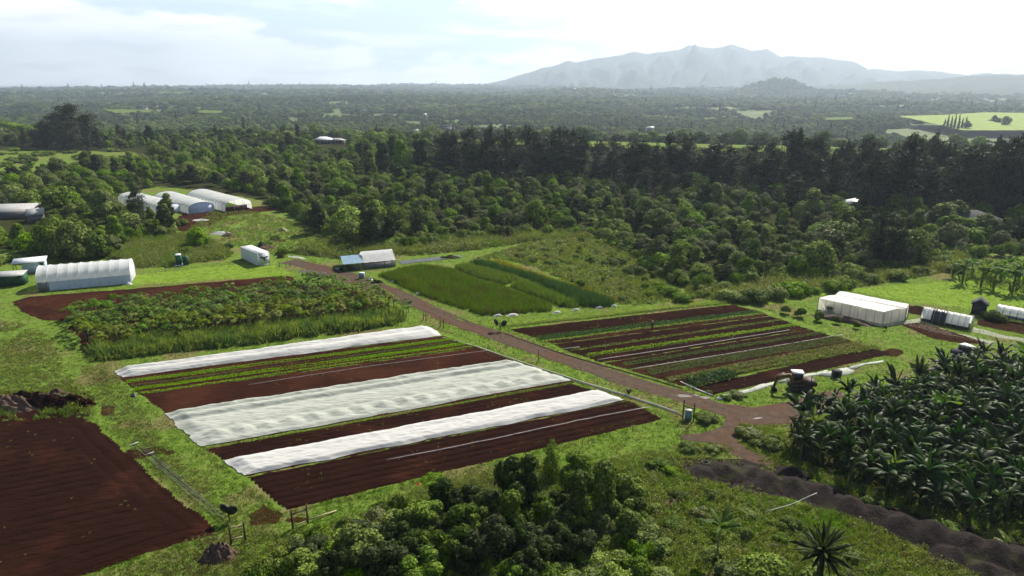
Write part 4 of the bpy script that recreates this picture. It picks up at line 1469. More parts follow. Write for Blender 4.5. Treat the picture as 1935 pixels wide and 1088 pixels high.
# the valley forest beyond the plateau
far_mesh = []
for i in range(4):
    rng = np.random.default_rng(400 + i)
    Ls = []
    for k in range(7):
        a = rng.uniform(0, 6.28)
        q = rng.uniform(0, 3.2)
        Ls.append((q * math.cos(a), q * math.sin(a), rng.uniform(2.5, 6.0) - q * .5, rng.uniform(1.6, 2.6)))
    far_mesh.append(lobes_crown('crown', Ls, 330, 1.25, M['leaf_far' if i < 3 else 'leaf_far2'], rng, .7, .5, .1))
fartree = Kind('valley_tree', far_mesh, [trunk_mesh(6, .3, M['bark'])], 'tree')
m_con = []
for i in range(2):
    rng = np.random.default_rng(430 + i)
    Ls = [(rng.uniform(-.4, .4), rng.uniform(-.4, .4), 1.5 + k * 1.6, 1.9 - k * .17) for k in range(9)]
    m_con.append(lobes_crown('crown', Ls, 260, 1.1, M['leaf_cas'], rng, .5, .5, .1, squash=1.15))
conif = Kind('valley_conifer', m_con, [trunk_mesh(13, .25, M['bark'])], 'tree')
meadows = [[(1700, 219), (1780, 217), (1860, 212), (1935, 213), (2100, 216), (2100, 248), (1935, 246), (1820, 246), (1740, 228)], [(1560, 222), (1610, 221), (1612, 225), (1560, 226)],
           [(195, 206), (285, 207), (292, 212), (215, 213)], [(375, 208), (420, 209), (420, 213), (375, 213)], [(300, 173), (348, 173), (348, 176), (300, 176)],
           [(870, 243), (960, 240), (1000, 250), (880, 256)], [(1380, 285), (1412, 285), (1415, 310), (1378, 310)], [(760, 230), (800, 232), (790, 246), (770, 244)]]
mw = []
for i, q in enumerate(meadows):
    P0 = GP(q, LOW)
    mw.append(P0)


def tilted(name, px, z_near, z_far, mat, seed):
    """meadow lying on a gentle slope"""
    ys = [p[1] for p in px]
    out = []
    for (a, b) in px:
        t = (max(ys) - b) / max(1e-6, max(ys) - min(ys))
        z = z_near + (z_far - z_near) * t
        w = G(a, b, z)
        out.append((w[0], w[1], z))
    import bmesh
    P = np.array(out)
    dense = []
    for k in range(len(P)):
        for j in range(10):
            q = P[k] + (P[(k + 1) % len(P)] - P[k]) * j / 10
            q = q + np.append(RNG.normal(0, 1.0, 2), 0)
            dense.append(q)
    bm = bmesh.new()
    f = bm.faces.new([bm.verts.new(q) for q in dense])
    bmesh.ops.triangulate(bm, faces=[f])
    for f in bm.faces:
        if f.normal.z < 0:
            f.normal_flip()
    me = bpy.data.meshes.new(name)
    bm.to_mesh(me)
    bm.free()
    me.materials.append(mat)
    tag(link(name, me), kind='structure')
    return np.array(out)[:, :2]


mead = [tilted('meadow', meadows[0], -20, -12, M['meadow'], 1), tilted('meadow', meadows[1], -14, -13, M['far_meadow'], 2),
        tilted('meadow', meadows[2], -17, -14, M['far_meadow'], 3), tilted('meadow', meadows[3], -16, -14, M['far_meadow'], 4),
        tilted('meadow', meadows[4], -8, -4, M['far_meadow'], 5)]
rf = np.random.default_rng(60)


def sector(r0, r1, n):
    r = np.sqrt(rf.uniform(r0 ** 2, r1 ** 2, n))
    a = rf.uniform(-.78, .78, n)
    return np.column_stack([r * np.sin(a), r * np.cos(a)])


rows = []
far_rows = []
for (r0, r1, n, s0, s1) in [(430, 1250, 17000, .75, 1.5), (1250, 2700, 20000, 1.2, 2.4), (2700, 5200, 15000, 2.0, 3.8), (5200, 9000, 9000, 3.2, 5.5)]:
    P = sector(r0, r1, n)
    ok = (P[:, 1] + .3 * np.maximum(P[:, 0], 0) > 500)
    g = fbm(P, 1 / 120., 9, 3)
    ok &= g > -.28 - .25 * (np.hypot(P[:, 0], P[:, 1]) < 700)
    for q in mead + mw[5:]:
        c = q.mean(0)
        ok &= ~inside(c + (q - c) * 1.04, P)
    # keep the sight line in front of the meadows low
    P = P[ok]
    g = g[ok]
    low = np.zeros(len(P), bool)
    for q in mead[:3]:
        c = q.mean(0)
        k = np.hypot(*c)
        for sft in (.93, .86, .80):
            low |= inside(q * sft, P)
    big = fbm(P, 1 / 260., 19, 3)
    for p, gg, lw, bb in zip(P, g, low, big):
        s = rf.uniform(s0, s1) * (1 + .5 * bb)
        if lw:
            s *= .45
        v = 3 if gg + rf.normal(0, .30) + .3 * bb > .34 else rf.integers(0, 3)
        con = rf.random() < .006
        far_rows.append((p[0], p[1], 4 + rf.integers(0, 2) if con else v, s * (.8 if con else 1), rf.uniform(0, 6.28), (1.1 if con else rf.uniform(.55, .95)) * (1 if s < 1.6 else .72)))

FL = 'isolated dark conifer clump standing on the far bright meadow'
for k, (x, y) in enumerate([(1783, 244), (1789, 244), (1796, 243), (1803, 243), (1810, 244), (1817, 243), (1824, 243)]):
    p = G(x, y, -20)
    conif.put(p[0], p[1], -20.5, 1.1 * rnd.uniform(.7, 1.1), rnd.random() * 6, 'pointed dark conifer of the row on the far bright meadow', 'conifers on the far meadow', k, 1.15 * rnd.uniform(.7, 1.2))
for k, (x, y) in enumerate([(275, 177), (277, 177), (270, 177), (471, 166), (722, 168), (730, 168), (740, 168), (1252, 205), (1273, 205), (1259, 206)]):
    z = -24
    p = G(x, y, z) if y > 180 else G(x, y, z)
    zz = float(ground_z(p[None])[0])
    s = np.hypot(*p) / 900
    conif.put(p[0], p[1], zz, s * .55, 0, 'lone pointed conifer rising above the valley forest', 'lone conifers above the valley forest', k, s * .5)
for k, (x, y, s) in enumerate([(1829, 241, 1.2), (1877, 231, 1.3), (1886, 233, 1.1), (1898, 236, 1.5), (1775, 246, .9)]):
    p = G(x, y, -18)
    fartree.put(p[0], p[1], -18.5, s, k, 'rounded tree standing alone on the far bright meadow', 'single trees on the far meadow', k, s)
while len(fartree.first) < 4:
    k = len(fartree.first)
    for v in range(4):
        if v not in fartree.first:
            p = G(1850 + 12 * v, 243, -20)
            fartree.put(p[0], p[1], -20, .7, 0, 'rounded tree standing alone on the far bright meadow', 'single trees on the far meadow', v, .7)
src = {**fartree.first, **{4 + k: v for k, v in conif.first.items()}}
instancer('valley_forest', far_rows, src, 'hazy forest covering the valley floor out to the horizon', 'forest')
# trees on the two nearer hills
hill_rows = []
for q, R0, n, s0, s1 in [([(1375, 1575)], 2300, 420, 1.3, 2.3)]:
    for _ in range(n):
        px = rf.uniform(1372, 1578)
        prof = np.interp(px, [a for a, b in HILL1], [b for a, b in HILL1])
        s = rf.uniform(.15, 1.0)
        dx, dy, dz = ray(px, prof)
        h = math.hypot(dx, dy)
        zr = H + 3600 * dz / h
        r = 3200 + 400 * s
        z = -30 + (zr + 30) * s ** 1.25
        hill_rows.append((dx / h * r, dy / h * r, z - 2, rf.integers(0, 4), rf.uniform(s0, s1), rf.uniform(0, 6.28)))
V_, Q_ = [], []
for (x, y, z, v, s, r) in hill_rows:      # crowns of the wooded knoll as one low-detail mass
    D = unit(rf.normal(0, 1, (26, 3)))
    D[:, 2] = np.abs(D[:, 2])
    a, b = leaf_quads(np.array([x, y, z + 3]) + D * s * 5.2, D, 3.4 * s, .8, rf, .4)
    Q_.append(b + 104 * len(Q_))
    V_.append(a)
stuff('knoll_trees', (np.concatenate(V_), np.concatenate(Q_)), M['leaf_far'], 'trees covering the small knoll in front of the mountain', 'trees')

# ------------------------------------------------------------------ grass, weeds and edges
not_grass = [road_poly, branch_poly, white_block, right_block, left_field, brown_field, papaya_poly, crop_poly, mound_dirt, debris_poly]
farm = GP([(-400, 1500), (-200, 560), (0, 512), (250, 515), (560, 480), (640, 490), (940, 462), (1130, 450), (1300, 560), (1500, 545), (1780, 500), (2300, 500), (2300, 1500)])
rg = np.random.default_rng(70)
Pn = scatter(farm, 30, rg, not_grass)
dist = np.hypot(Pn[:, 0], Pn[:, 1])
keep = rg.random(len(Pn)) < np.clip((62 / dist) ** 2.4, .10, 1)
Pn = Pn[keep]
dist = dist[keep]
pat = fbm(Pn, .22, 31, 3)
hh = (.09 + .05 * np.clip(pat, -.5, 1)) * (1 + .25 * (dist > 90))
edge = np.min([edge_dist(q, Pn) for q in not_grass[:6]], 0)
hh = np.where((edge < .7), hh * 1.6, hh)
hl = fbm(Pn, .05, 77, 2)
stuff('mown_grass', blades(Pn, 0.0, hh, 4, .11, .055, .8, rg), M['blade'], 'short mown green grass on the lanes around the plots', 'grass')


def weeds(name, label, px, dens, h, nb, nl, size, seed, mat1=None, mat2=None, world=None, lean=.5, width=.06, holes=(), patchy=0.0, rad=.35):
    rng = np.random.default_rng(seed)
    poly = GP(px) if world is None else world
    P = scatter(poly, dens, rng, holes)
    if patchy:
        P = P[fbm(P, .18, seed, 3) > -1 + patchy * 1.6]
    hv = h * (1 + .55 * fbm(P, .16, seed + 1, 3)) * rng.uniform(.7, 1.2, len(P))
    hv = np.maximum(hv, h * .25) * np.clip(edge_dist(poly, P) / 1.2, .35, 1)
    pk = rng.random(len(P)) + .5 * fbm(P, .25, seed + 4, 2) > .5
    vq = []
    if nb:
        stuff(name, blades(P[~pk], 0, hv[~pk], nb, .16, width, lean, rng), mat1 or M['rough'], label + ', grassy part', 'weeds')
    if nl:
        stuff(name, clump_leaves(P[pk], 0, rad * (.6 + hv[pk] / h * .5), hv[pk], nl, size, rng), mat2 or M['weed'], label + ', leafy part', 'weeds')


weeds('tall_weeds', 'tall rough growth along the foot of the wood behind the white tunnel shed', [(545, 478), (600, 458), (700, 462), (870, 450), (1000, 440), (1110, 438), (1125, 450), (1010, 458), (900, 472), (800, 482), (745, 484), (640, 490)],
      3.2, 1.5, 12, 22, .34, 501, rad=.7, width=.09)
weeds('tall_weeds', 'overgrown weedy slope between the tall crop and the wood', [(1125, 440), (1165, 460), (1235, 510), (1300, 560), (1240, 574), (1182, 578), (1100, 545), (1010, 505), (950, 490), (900, 488), (985, 462)],
      3.4, .75, 12, 20, .30, 502, rad=.55, width=.08)
weeds('tall_weeds', 'tall rough growth along the foot of the wood beyond the right plot', [(1300, 560), (1290, 535), (1350, 548), (1480, 524), (1580, 530), (1760, 495), (1800, 478), (1850, 480), (1800, 512), (1700, 530), (1600, 545), (1540, 556), (1500, 556), (1440, 572), (1380, 572)],
      3.2, 1.5, 14, 24, .34, 503, rad=.75, width=.09)
weeds('tall_weeds', 'reedy growth behind the big arched greenhouse', [(200, 490), (225, 450), (330, 440), (400, 450), (442, 478), (430, 490), (345, 500), (310, 505), (255, 508)],
      3.2, 1.3, 14, 20, .32, 504, rad=.6, width=.09)
weeds('tall_weeds', 'patchy weeds on the waste ground below the three greenhouses', [(395, 400), (480, 398), (600, 430), (618, 448), (560, 470), (545, 490), (450, 470), (400, 470), (345, 440)],
      1.6, .5, 10, 16, .28, 505, rad=.5, width=.08, patchy=.45)
weeds('tall_weeds', 'low weeds over the unused plot on the far left', [(-80, 600), (60, 612), (105, 650), (128, 700), (150, 728), (60, 736), (-80, 740)], 7, .22, 10, 14, .2, 506, rad=.3, patchy=.35)
weeds('tall_weeds', 'trampled weeds around the debris bank', [(60, 735), (130, 715), (170, 735), (182, 780), (165, 800), (90, 745)], 6, .35, 9, 14, .2, 507, patchy=.3)
weeds('tall_weeds', 'grass and weeds on the verge between the left field and the white covers', [(150, 690), (205, 690), (260, 760), (320, 850), (420, 960), (440, 1000), (410, 985), (330, 925), (262, 865), (205, 800), (170, 740)],
      9, .16, 12, 10, .15, 508, patchy=.35, mat1=M['blade'])
weeds('tall_weeds', 'rough vegetation filling the bottom right foreground', [(1190, 905), (1270, 862), (1330, 880), (1420, 915), (1500, 940), (1640, 980), (1750, 1035), (1900, 1085), (2050, 1150), (1000, 1150), (1120, 1010)],
      11, .48, 12, 20, .17, 509, rad=.32, holes=[mound_dirt])
weeds('tall_weeds', 'rough vegetation on the bank between the banana grove and the dark mounds', [(1395, 800), (1440, 806), (1480, 812), (1500, 860), (1560, 890), (1700, 938), (1935, 995), (2080, 1030), (2080, 1060), (1935, 1030), (1700, 965), (1530, 912), (1440, 868), (1395, 835)],
      9, .5, 12, 18, .18, 510, rad=.32)
weeds('tall_weeds', 'green strip of grass at the bottom left below the ploughed field', [(380, 1010), (470, 1000), (560, 1000), (720, 960), (790, 930), (700, 1000), (560, 1040), (480, 1088), (420, 1150), (60, 1150), (200, 1085)],
      12, .20, 12, 12, .14, 511, rad=.25, mat1=M['blade'], patchy=.25)
weeds('tall_weeds', 'taller dry tinged grass in front of the foreground thicket', [(700, 960), (800, 915), (935, 890), (1000, 880), (1040, 890), (1230, 850), (1290, 860), (1230, 900), (1120, 1000), (700, 1010)],
      9, .34, 14, 12, .15, 512, rad=.3)
weeds('tall_weeds', 'low leafy weeds on the slope above the dark mounds', [(1210, 862), (1290, 835), (1370, 838), (1400, 850), (1340, 866), (1280, 880), (1215, 905)], 8, .38, 8, 18, .17, 513, rad=.35)
weeds('tall_weeds', 'spilling ground cover among the foreground thicket', [(440, 1088), (520, 1030), (640, 990), (760, 950), (800, 930), (950, 880), (1230, 880), (1260, 960), (1250, 1150), (300, 1150)],
      9, .6, 6, 24, .18, 514, rad=.45)
weeds('tall_weeds', 'green undergrowth between the papaya trees', [(150, 612), (250, 590), (450, 570), (610, 548), (700, 560), (755, 590), (480, 632), (185, 668)], 3, .32, 8, 14, .22, 515, rad=.4, patchy=.2, mat2=M['leaf_papaya'])
weeds('tall_weeds', 'low growth around the far banana row', [(1780, 505), (1850, 490), (2300, 500), (2300, 560), (1935, 556), (1830, 535)], 2.2, .5, 8, 14, .28, 516, rad=.5, patchy=.3)

weeds('tall_weeds', 'weeds sprouting in patches over the dark mounds', None, 5, .35, 9, 16, .17, 519, world=mound_dirt, patchy=.62, rad=.3)
weeds('dry_grass', 'dry straw coloured grass beside the dark bank at the bottom right', [(1600, 985), (1650, 990), (1760, 1045), (1880, 1085), (1900, 1110), (1780, 1095), (1660, 1050)],
      14, .28, 12, 0, .15, 517, mat1=M['straw'], patchy=.45)
weeds('dry_grass', 'dry brown grass in the lane between the ploughed field and the left plot', [(255, 835), (330, 850), (400, 890), (470, 960), (545, 975), (540, 1000), (470, 1010), (430, 990), (380, 940), (300, 880)],
      10, .14, 9, 0, .15, 518, mat1=M['straw'], patchy=.55)
weeds('tall_weeds', 'weeds growing through the debris mounds', None, 5, .9, 10, 14, .2, 520, world=debris_poly, patchy=.5)
# tall cane hedge in front of the papayas
rc = np.random.default_rng(80)
cane_poly = GP([(170, 660), (300, 640), (480, 620), (700, 596), (752, 588), (768, 608), (740, 616), (480, 650), (300, 668), (180, 684)])
P = scatter(cane_poly, 5.0, rc)
P = P[fbm(P, .6, 83, 2) > -.28]
hh = 1.5 * (1 + .5 * fbm(P, .38, 81, 3)) * np.clip(edge_dist(cane_poly, P) / .8, .6, 1)
V1 = blades(P, 0, hh, 15, .34, .17, .5, rc, .12)
V2 = clump_leaves(P, 0, .8, hh * .85, 12, .55, rc, .22)
stuff('cane_hedge', join(V1, V2), M['cane'], 'thick hedge of tall green cane in front of the papaya trees', 'hedge')


# ------------------------------------------------------------------ papaya, banana and palm plants
def papaya_crown(rng, mat, r=1.05, n=17):
    V, Q, k = [], [], 0
    for i in range(n):
        a = rng.uniform(0, 6.28)
        el = rng.uniform(-.25, 1.15)
        L_ = r * rng.uniform(.65, 1.05)
        d = np.array([math.cos(a) * math.cos(el), math.sin(a) * math.cos(el), math.sin(el)])
        tip = d * L_
        side = np.array([-math.sin(a), math.cos(a), 0])
        o = np.array([0, 0, 0.])
        V += [o - side * .012, o + side * .012, tip + side * .012, tip - side * .012]
        Q.append([k, k + 1, k + 2, k + 3])
        k += 4
        out = np.array([math.cos(a), math.sin(a), -.35])
        out /= np.linalg.norm(out)
        for j in range(7):
            t = (j - 3) * .62
            f = out * math.cos(t) + side * math.sin(t)
            s2 = side * math.cos(t) - out * math.sin(t)
            ln = .46 * rng.uniform(.8, 1.1) * (1.1 - .06 * abs(j - 3))
            dr = np.array([0, 0, -.12])
            V += [tip, tip + f * ln * .55 + s2 * .12, tip + f * ln + dr, tip + f * ln * .55 - s2 * .12]
            Q.append([k, k + 1, k + 2, k + 3])
            k += 4
    return mesh('crown', np.array(V), np.array(Q), None, [mat])


def pole_mesh(name, h, r0, r1, mat, bend=.1):
    mb = MB()
    mb.path([(0, 0, -.1), (bend * .4, 0, h * .5), (bend, bend * .3, h)], [r0, (r0 + r1) / 2, r1], 7)
    return mb.data(name, mat)


PT = pole_mesh('trunk', 2.0, .07, .045, M['pale_bark'], .05)
pc = [papaya_crown(np.random.default_rng(600 + i), M['leaf_papaya' if i < 3 else 'leaf_papaya_y']) for i in range(6)]
pap_poly = GP([(128, 602), (250, 577), (450, 562), (605, 540), (700, 558), (758, 590), (700, 598), (480, 622), (300, 642), (185, 660), (150, 640)])
pp = poisson(pap_poly, 1.55, np.random.default_rng(90), (), 20000)
pp = pp[np.argsort(pp[:, 1])][:298]
zy = np.linspace(0, 1, 3)
for p in pp:
    row = math.sin(ROW) * p[0] - math.cos(ROW) * p[1]
    wv = -math.sin(ROW) * p[0] + math.cos(ROW) * p[1]
    yel = .5 * fbm(p[None], .14, 4, 2)[0] + (.30 if 108.5 < wv < 119 else -.35) + rnd.uniform(-.3, .3)
    v = rnd.choice([3, 4, 5]) if yel > .12 else rnd.choice([0, 1, 2])
    sc = rnd.uniform(.80, 1.2)
    hgt = rnd.uniform(.75, 1.15)
    t = thing('papaya_tree', (p[0], p[1], 0), rnd.uniform(0, 6.28),
              'slender papaya tree with yellowing leaves in the papaya plot' if v > 2 else 'slender papaya tree with a dark green umbrella crown in the papaya plot', 'tree',
              'yellowing papaya trees of the plot' if v > 2 else 'green papaya trees of the plot')
    c = link('crown', pc[v], t, (.05, 0, 2.0 * hgt * sc))
    c.scale = (sc * .92, sc * .92, sc * .85)
    tr = link('trunk', PT, t)
    tr.scale = (sc, sc, hgt * sc)
for i, (x, y) in enumerate([(762, 592), (768, 600), (772, 590)]):
    p = G(x, y)
    t = thing('papaya_tree', (p[0], p[1], 0), 0, 'thin sparse papaya tree standing apart beside the dirt road', 'tree', 'sparse papaya trees beside the road')
    c = link('crown', pc[1], t, (0, 0, 2.0))
    c.scale = (.7, .7, .7)
    link('trunk', PT, t)


def banana_leaf(mb, base, a, el, L_, w, droop, rng, seg=9, torn=.35):
    d = Vector((math.cos(a), math.sin(a), 0))
    side = Vector((-math.sin(a), math.cos(a), 0))
    tw = rng.uniform(-.8, .8)
    V = []
    p = Vector(base)
    e = el
    for s in range(seg + 1):
        t = s / seg
        wd = w * (math.sin(math.pi * min(1, .06 + t * .97)) ** .6) * (1 if s < seg else .1)
        if s == 0:
            wd = w * .10
        up = Vector((-d.x * math.sin(e), -d.y * math.sin(e), math.cos(e)))
        sd = (side * math.cos(tw) + up * math.sin(tw)) * wd * .5
        drop = up * (-wd * .20)
        j1, j2 = 1 - torn * rng.random(), 1 - torn * rng.random()
        V += [p - sd * j1 + drop * j1 * rng.uniform(.5, 2), p + up * .02, p + sd * j2 + drop * j2 * rng.uniform(.5, 2)]
        p = p + (d * math.cos(e) + Vector((0, 0, math.sin(e)))) * (L_ / seg)
        e -= droop / seg * (2 * t + .2)
    Q = []
    for s in range(seg):
        for j in (0, 1):
            Q.append((s * 3 + j, s * 3 + j + 1, s * 3 + 4 + j, s * 3 + 3 + j))
    mb.add([tuple(v) for v in V], Q)


def banana_crown(seed, mat, n=11, h=2.0, L_=2.2, w=.58, up=1.1):
    rng = random.Random(seed)
    mb = MB()
    for i in range(n):
        a = i * 2.4 + rng.uniform(-.6, .6)
        k = i / n
        el = up + .25 * rng.uniform(-1, 1) - .55 * k
        banana_leaf(mb, (0, 0, h - .15 * k), a, el, L_ * rng.uniform(.65, 1.15), w * rng.uniform(.7, 1.2), rng.uniform(.6, 2.4), rng)
    banana_leaf(mb, (0, 0, h), rng.uniform(0, 6.28), 1.45, L_ * .8, w * .4, .1, rng)
    for i in range(8):               # suckers round the stem
        a = rng.uniform(0, 6.28)
        q = rng.uniform(.2, .7)
        banana_leaf(mb, (math.cos(a) * q, math.sin(a) * q, .05), a, rng.uniform(.9, 1.5), rng.uniform(.9, 2.0), w * .6, rng.uniform(.3, 1.2), rng, 5)
    for i in range(4):               # hanging dead leaves
        a = rng.uniform(0, 6.28)
        banana_leaf(mb, (0, 0, h - .2), a, -.5, L_ * .6, w * .4, .9, rng, 4)
    return mb.data('crown', mat)


BT = pole_mesh('stem', 2.05, .15, .09, M['stem'], .05)
bc = [banana_crown(700 + i, M['leaf_banana' if i < 7 else 'leaf_banana_pale'], 11, up=[1.2, 1.35, 1.0, 1.25, 1.1, 1.4, 1.15, 1.1][i]) for i in range(8)]
ban_poly = GP([(1488, 818), (1500, 870), (1600, 905), (1720, 955), (1830, 985), (1935, 992), (2090, 1010), (2300, 900), (2200, 740), (1935, 705), (1850, 692), (1780, 716), (1700, 745), (1610, 765), (1560, 790)])
bp = poisson(ban_poly, 1.8, np.random.default_rng(95), (), 20000)
bp = bp[in_view(bp, .03)]
bp = bp[np.argsort(bp[:, 1])][:296]
for p in bp:
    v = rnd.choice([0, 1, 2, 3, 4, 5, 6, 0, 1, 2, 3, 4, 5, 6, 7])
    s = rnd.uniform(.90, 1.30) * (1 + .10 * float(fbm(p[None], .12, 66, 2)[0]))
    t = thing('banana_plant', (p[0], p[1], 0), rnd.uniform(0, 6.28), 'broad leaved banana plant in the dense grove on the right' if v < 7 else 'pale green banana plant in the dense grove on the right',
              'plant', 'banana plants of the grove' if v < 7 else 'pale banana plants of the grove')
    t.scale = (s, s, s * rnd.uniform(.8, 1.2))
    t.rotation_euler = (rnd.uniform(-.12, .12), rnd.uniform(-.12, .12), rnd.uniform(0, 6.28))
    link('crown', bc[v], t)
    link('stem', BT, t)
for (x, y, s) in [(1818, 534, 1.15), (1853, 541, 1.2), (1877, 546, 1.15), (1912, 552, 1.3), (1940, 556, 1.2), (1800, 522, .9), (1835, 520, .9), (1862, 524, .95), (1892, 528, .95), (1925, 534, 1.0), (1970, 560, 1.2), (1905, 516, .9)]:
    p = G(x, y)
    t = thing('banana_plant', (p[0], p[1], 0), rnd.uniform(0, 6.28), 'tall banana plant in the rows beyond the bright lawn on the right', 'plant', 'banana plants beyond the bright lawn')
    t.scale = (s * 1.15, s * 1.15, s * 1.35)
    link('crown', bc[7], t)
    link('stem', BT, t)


def palm_crown(seed, n=18, L_=3.2, mat=None, drp=1.6, lw=.10, up=.9):
    rng = random.Random(seed)
    mb = MB()
    for i in range(n):
        a = i * 2.4 + rng.uniform(-.2, .2)
        e = up - 1.1 * i / n
        p = Vector((0, 0, 0))
        d = Vector((math.cos(a), math.sin(a), 0))
        sd = Vector((-math.sin(a), math.cos(a), 0))
        ns = 12
        for s in range(ns):
            f = d * math.cos(e) + Vector((0, 0, math.sin(e)))
            q = p + f * (L_ / ns)
            mb.add([tuple(p - sd * .02), tuple(p + sd * .02), tuple(q + sd * .02), tuple(q - sd * .02)], [(0, 1, 2, 3)])
            ll = .85 * math.sin(math.pi * (.15 + .8 * s / ns)) * L_ / 3.2
            for sg in (-1, 1):
                t = q + sd * sg * ll * .8 + f * ll * .4 + Vector((0, 0, -ll * .35))
                b = f * lw
                mb.add([tuple(p), tuple(q), tuple(t + b * .3), tuple(t - b * .3)], [(0, 1, 2, 3)])
            p = q
            e -= drp / ns
    return mb.data('crown', mat or M['leaf_mid'])


palmc = [palm_crown(800), palm_crown(801, 16, 3.4)]
palmt = pole_mesh('trunk', 7.0, .20, .13, M['pale_bark'], .4)
for i, (x, y, hs, s, lab) in enumerate([
        (1830, 470, .62, 1.0, 'big coconut palm in front of the dark hipped roof'), (1780, 438, .95, 1.0, 'coconut palm behind the dark hipped roof'),
        (548, 280, 1.3, 1.5, 'palm standing before the plateau edge left of the pale roofs'), (597, 272, 1.6, 1.4, 'tallest palm beside the pale roofs at the plateau edge'),
        (655, 272, 1.2, 1.3, 'palm just right of the pale roofs at the plateau edge'), (720, 278, 1.1, 1.6, 'spreading palm right of the pale roofs'),
        (1820, 452, .7, .8, 'small palm among the hedges beside the dark hipped roof'), (903, 385, .7, .7, 'pale palm crown in the middle of the wood')]):
    p = G(x, y)
    t = thing('palm_tree', (p[0], p[1], 0), i, lab, 'tree')
    c = link('crown', palmc[i % 2], t, (.4 * hs, .12 * hs, 7.0 * hs))
    c.scale = (s, s, s)
    tr = link('trunk', palmt, t)
    tr.scale = (1, 1, hs)
# row of palms at the far left edge of the plateau
for i in range(11):
    x = 4 + i * 9.5
    p = G(x, 268 + i * .8)
    t = thing('palm_tree', (p[0], p[1], 0), i, 'palm of the long dark row at the far left edge of the plateau', 'tree', 'palms of the row on the far left')
    c = link('crown', palmc[i % 2], t, (.6, .2, 12.5 - i * .35))
    c.scale = (1.5, 1.5, 1.3)
    tr = link('trunk', palmt, t)
    tr.scale = (1.5, 1.5, 1.78 - i * .05)

# ------------------------------------------------------------------ foreground thicket
fore_kinds = {
    'column': Kind('vine_covered_tree', crowns('column', 3, 2800, .25, [M['leaf_vine'], M['leaf_dark'], M['leaf_vine']], 900), [trunk_mesh(3, .12, M['bark'], 3, .3)], 'tree'),
    'mop': Kind('vine_covered_tree', crowns('mop', 4, 4300, .26, [M['leaf_vine'], M['leaf_dark'], M['leaf_vine'], M['leaf_mid']], 910), [trunk_mesh(3, .14, M['bark'], 4, .6)], 'tree'),
    'low': Kind('leafy_shrub', crowns('low', 4, 2800, .24, [M['leaf_vine'], M['weed'], M['leaf_mid'], M['leaf_vine']], 930), [trunk_mesh(1.0, .06, M['bark'], 3, .3)], 'shrub')}
FG = [  # x, base y, kind, scale, height factor, variant, label
    (975, 978, 'mop', 1.25, 1.15, 1, 'broad dark vine covered tree at the top left of the thicket'),
    (1085, 935, 'mop', 1.1, .95, 0, 'rounded leafy tree behind the pointed tree of the thicket'),
    (1122, 945, 'mop', .8, .95, 2, 'leafy tree just right of the rounded one behind the thicket'),
    (1152, 905, 'column', .62, .52, 1, 'small isolated dark bush column above the thicket'),
    (1085, 998, 'column', 1.15, 1.05, 0, 'left of the two tall vine hung columns in the thicket'),
    (1135, 1000, 'column', 1.25, 1.12, 2, 'right of the two tall vine hung columns in the thicket'),
    (1190, 970, 'mop', .95, 1.0, 3, 'leafy tree on the right edge of the thicket'),
    (1200, 1000, 'column', .9, .75, 1, 'dark vine column on the right edge of the thicket'),
    (1165, 965, 'column', .85, .8, 0, 'vine column between the leafy trees on the right of the thicket'),
    (1108, 1062, 'column', .95, .62, 1, 'dark egg shaped vine column standing alone low in the thicket'),
    (1020, 1010, 'mop', 1.0, .9, 0, 'tree in the middle of the thicket'),
    (1055, 1030, 'mop', .9, .8, 2, 'tree below the middle of the thicket'),
    (960, 1030, 'column', 1.2, .9, 2, 'vine column left of the middle of the thicket'),
    (1010, 1060, 'mop', .9, .8, 1, 'dark tree near the bottom of the thicket'),
    (930, 1075, 'mop', 1.15, 1.0, 1, 'large dark tree at the bottom centre of the thicket'),
    (880, 1030, 'mop', 1.1, .95, 0, 'leafy tree left of the centre of the thicket'),
    (835, 985, 'column', 1.05, .85, 1, 'slim dark tree under the flat topped one'),
    (800, 1010, 'mop', 1.0, .85, 3, 'leafy tree at the left shoulder of the thicket'),
    (850, 1075, 'mop', 1.0, .9, 2, 'tree at the bottom left of the thicket'),
    (770, 1060, 'mop', .9, .75, 1, 'dark tree on the left slope of the thicket'),
    (690, 1085, 'mop', 1.15, .85, 3, 'glossy leafy tree at the left foot of the thicket'),
    (640, 1092, 'mop', 1.0, .8, 0, 'leafy tree near the bottom left end of the thicket'),
    (590, 1105, 'mop', .95, .7, 3, 'leafy tree at the very left end of the thicket'),
    (730, 1110, 'mop', 1.1, .9, 1, 'dark tree cut by the bottom edge left of centre'),
    (805, 1120, 'mop', 1.0, .8, 2, 'tree cut by the bottom edge of the photo'),
    (975, 1118, 'mop', .9, .75, 0, 'bright tree cut by the bottom edge near the centre')]
for (x, y, k, s, hf, v, lab) in FG:
    p = G(x, y)
    fore_kinds[k].put(p[0], p[1], 0, s, rnd.uniform(0, 6.28), 'vine hung: ' + lab if False else lab, None, v, s * hf)
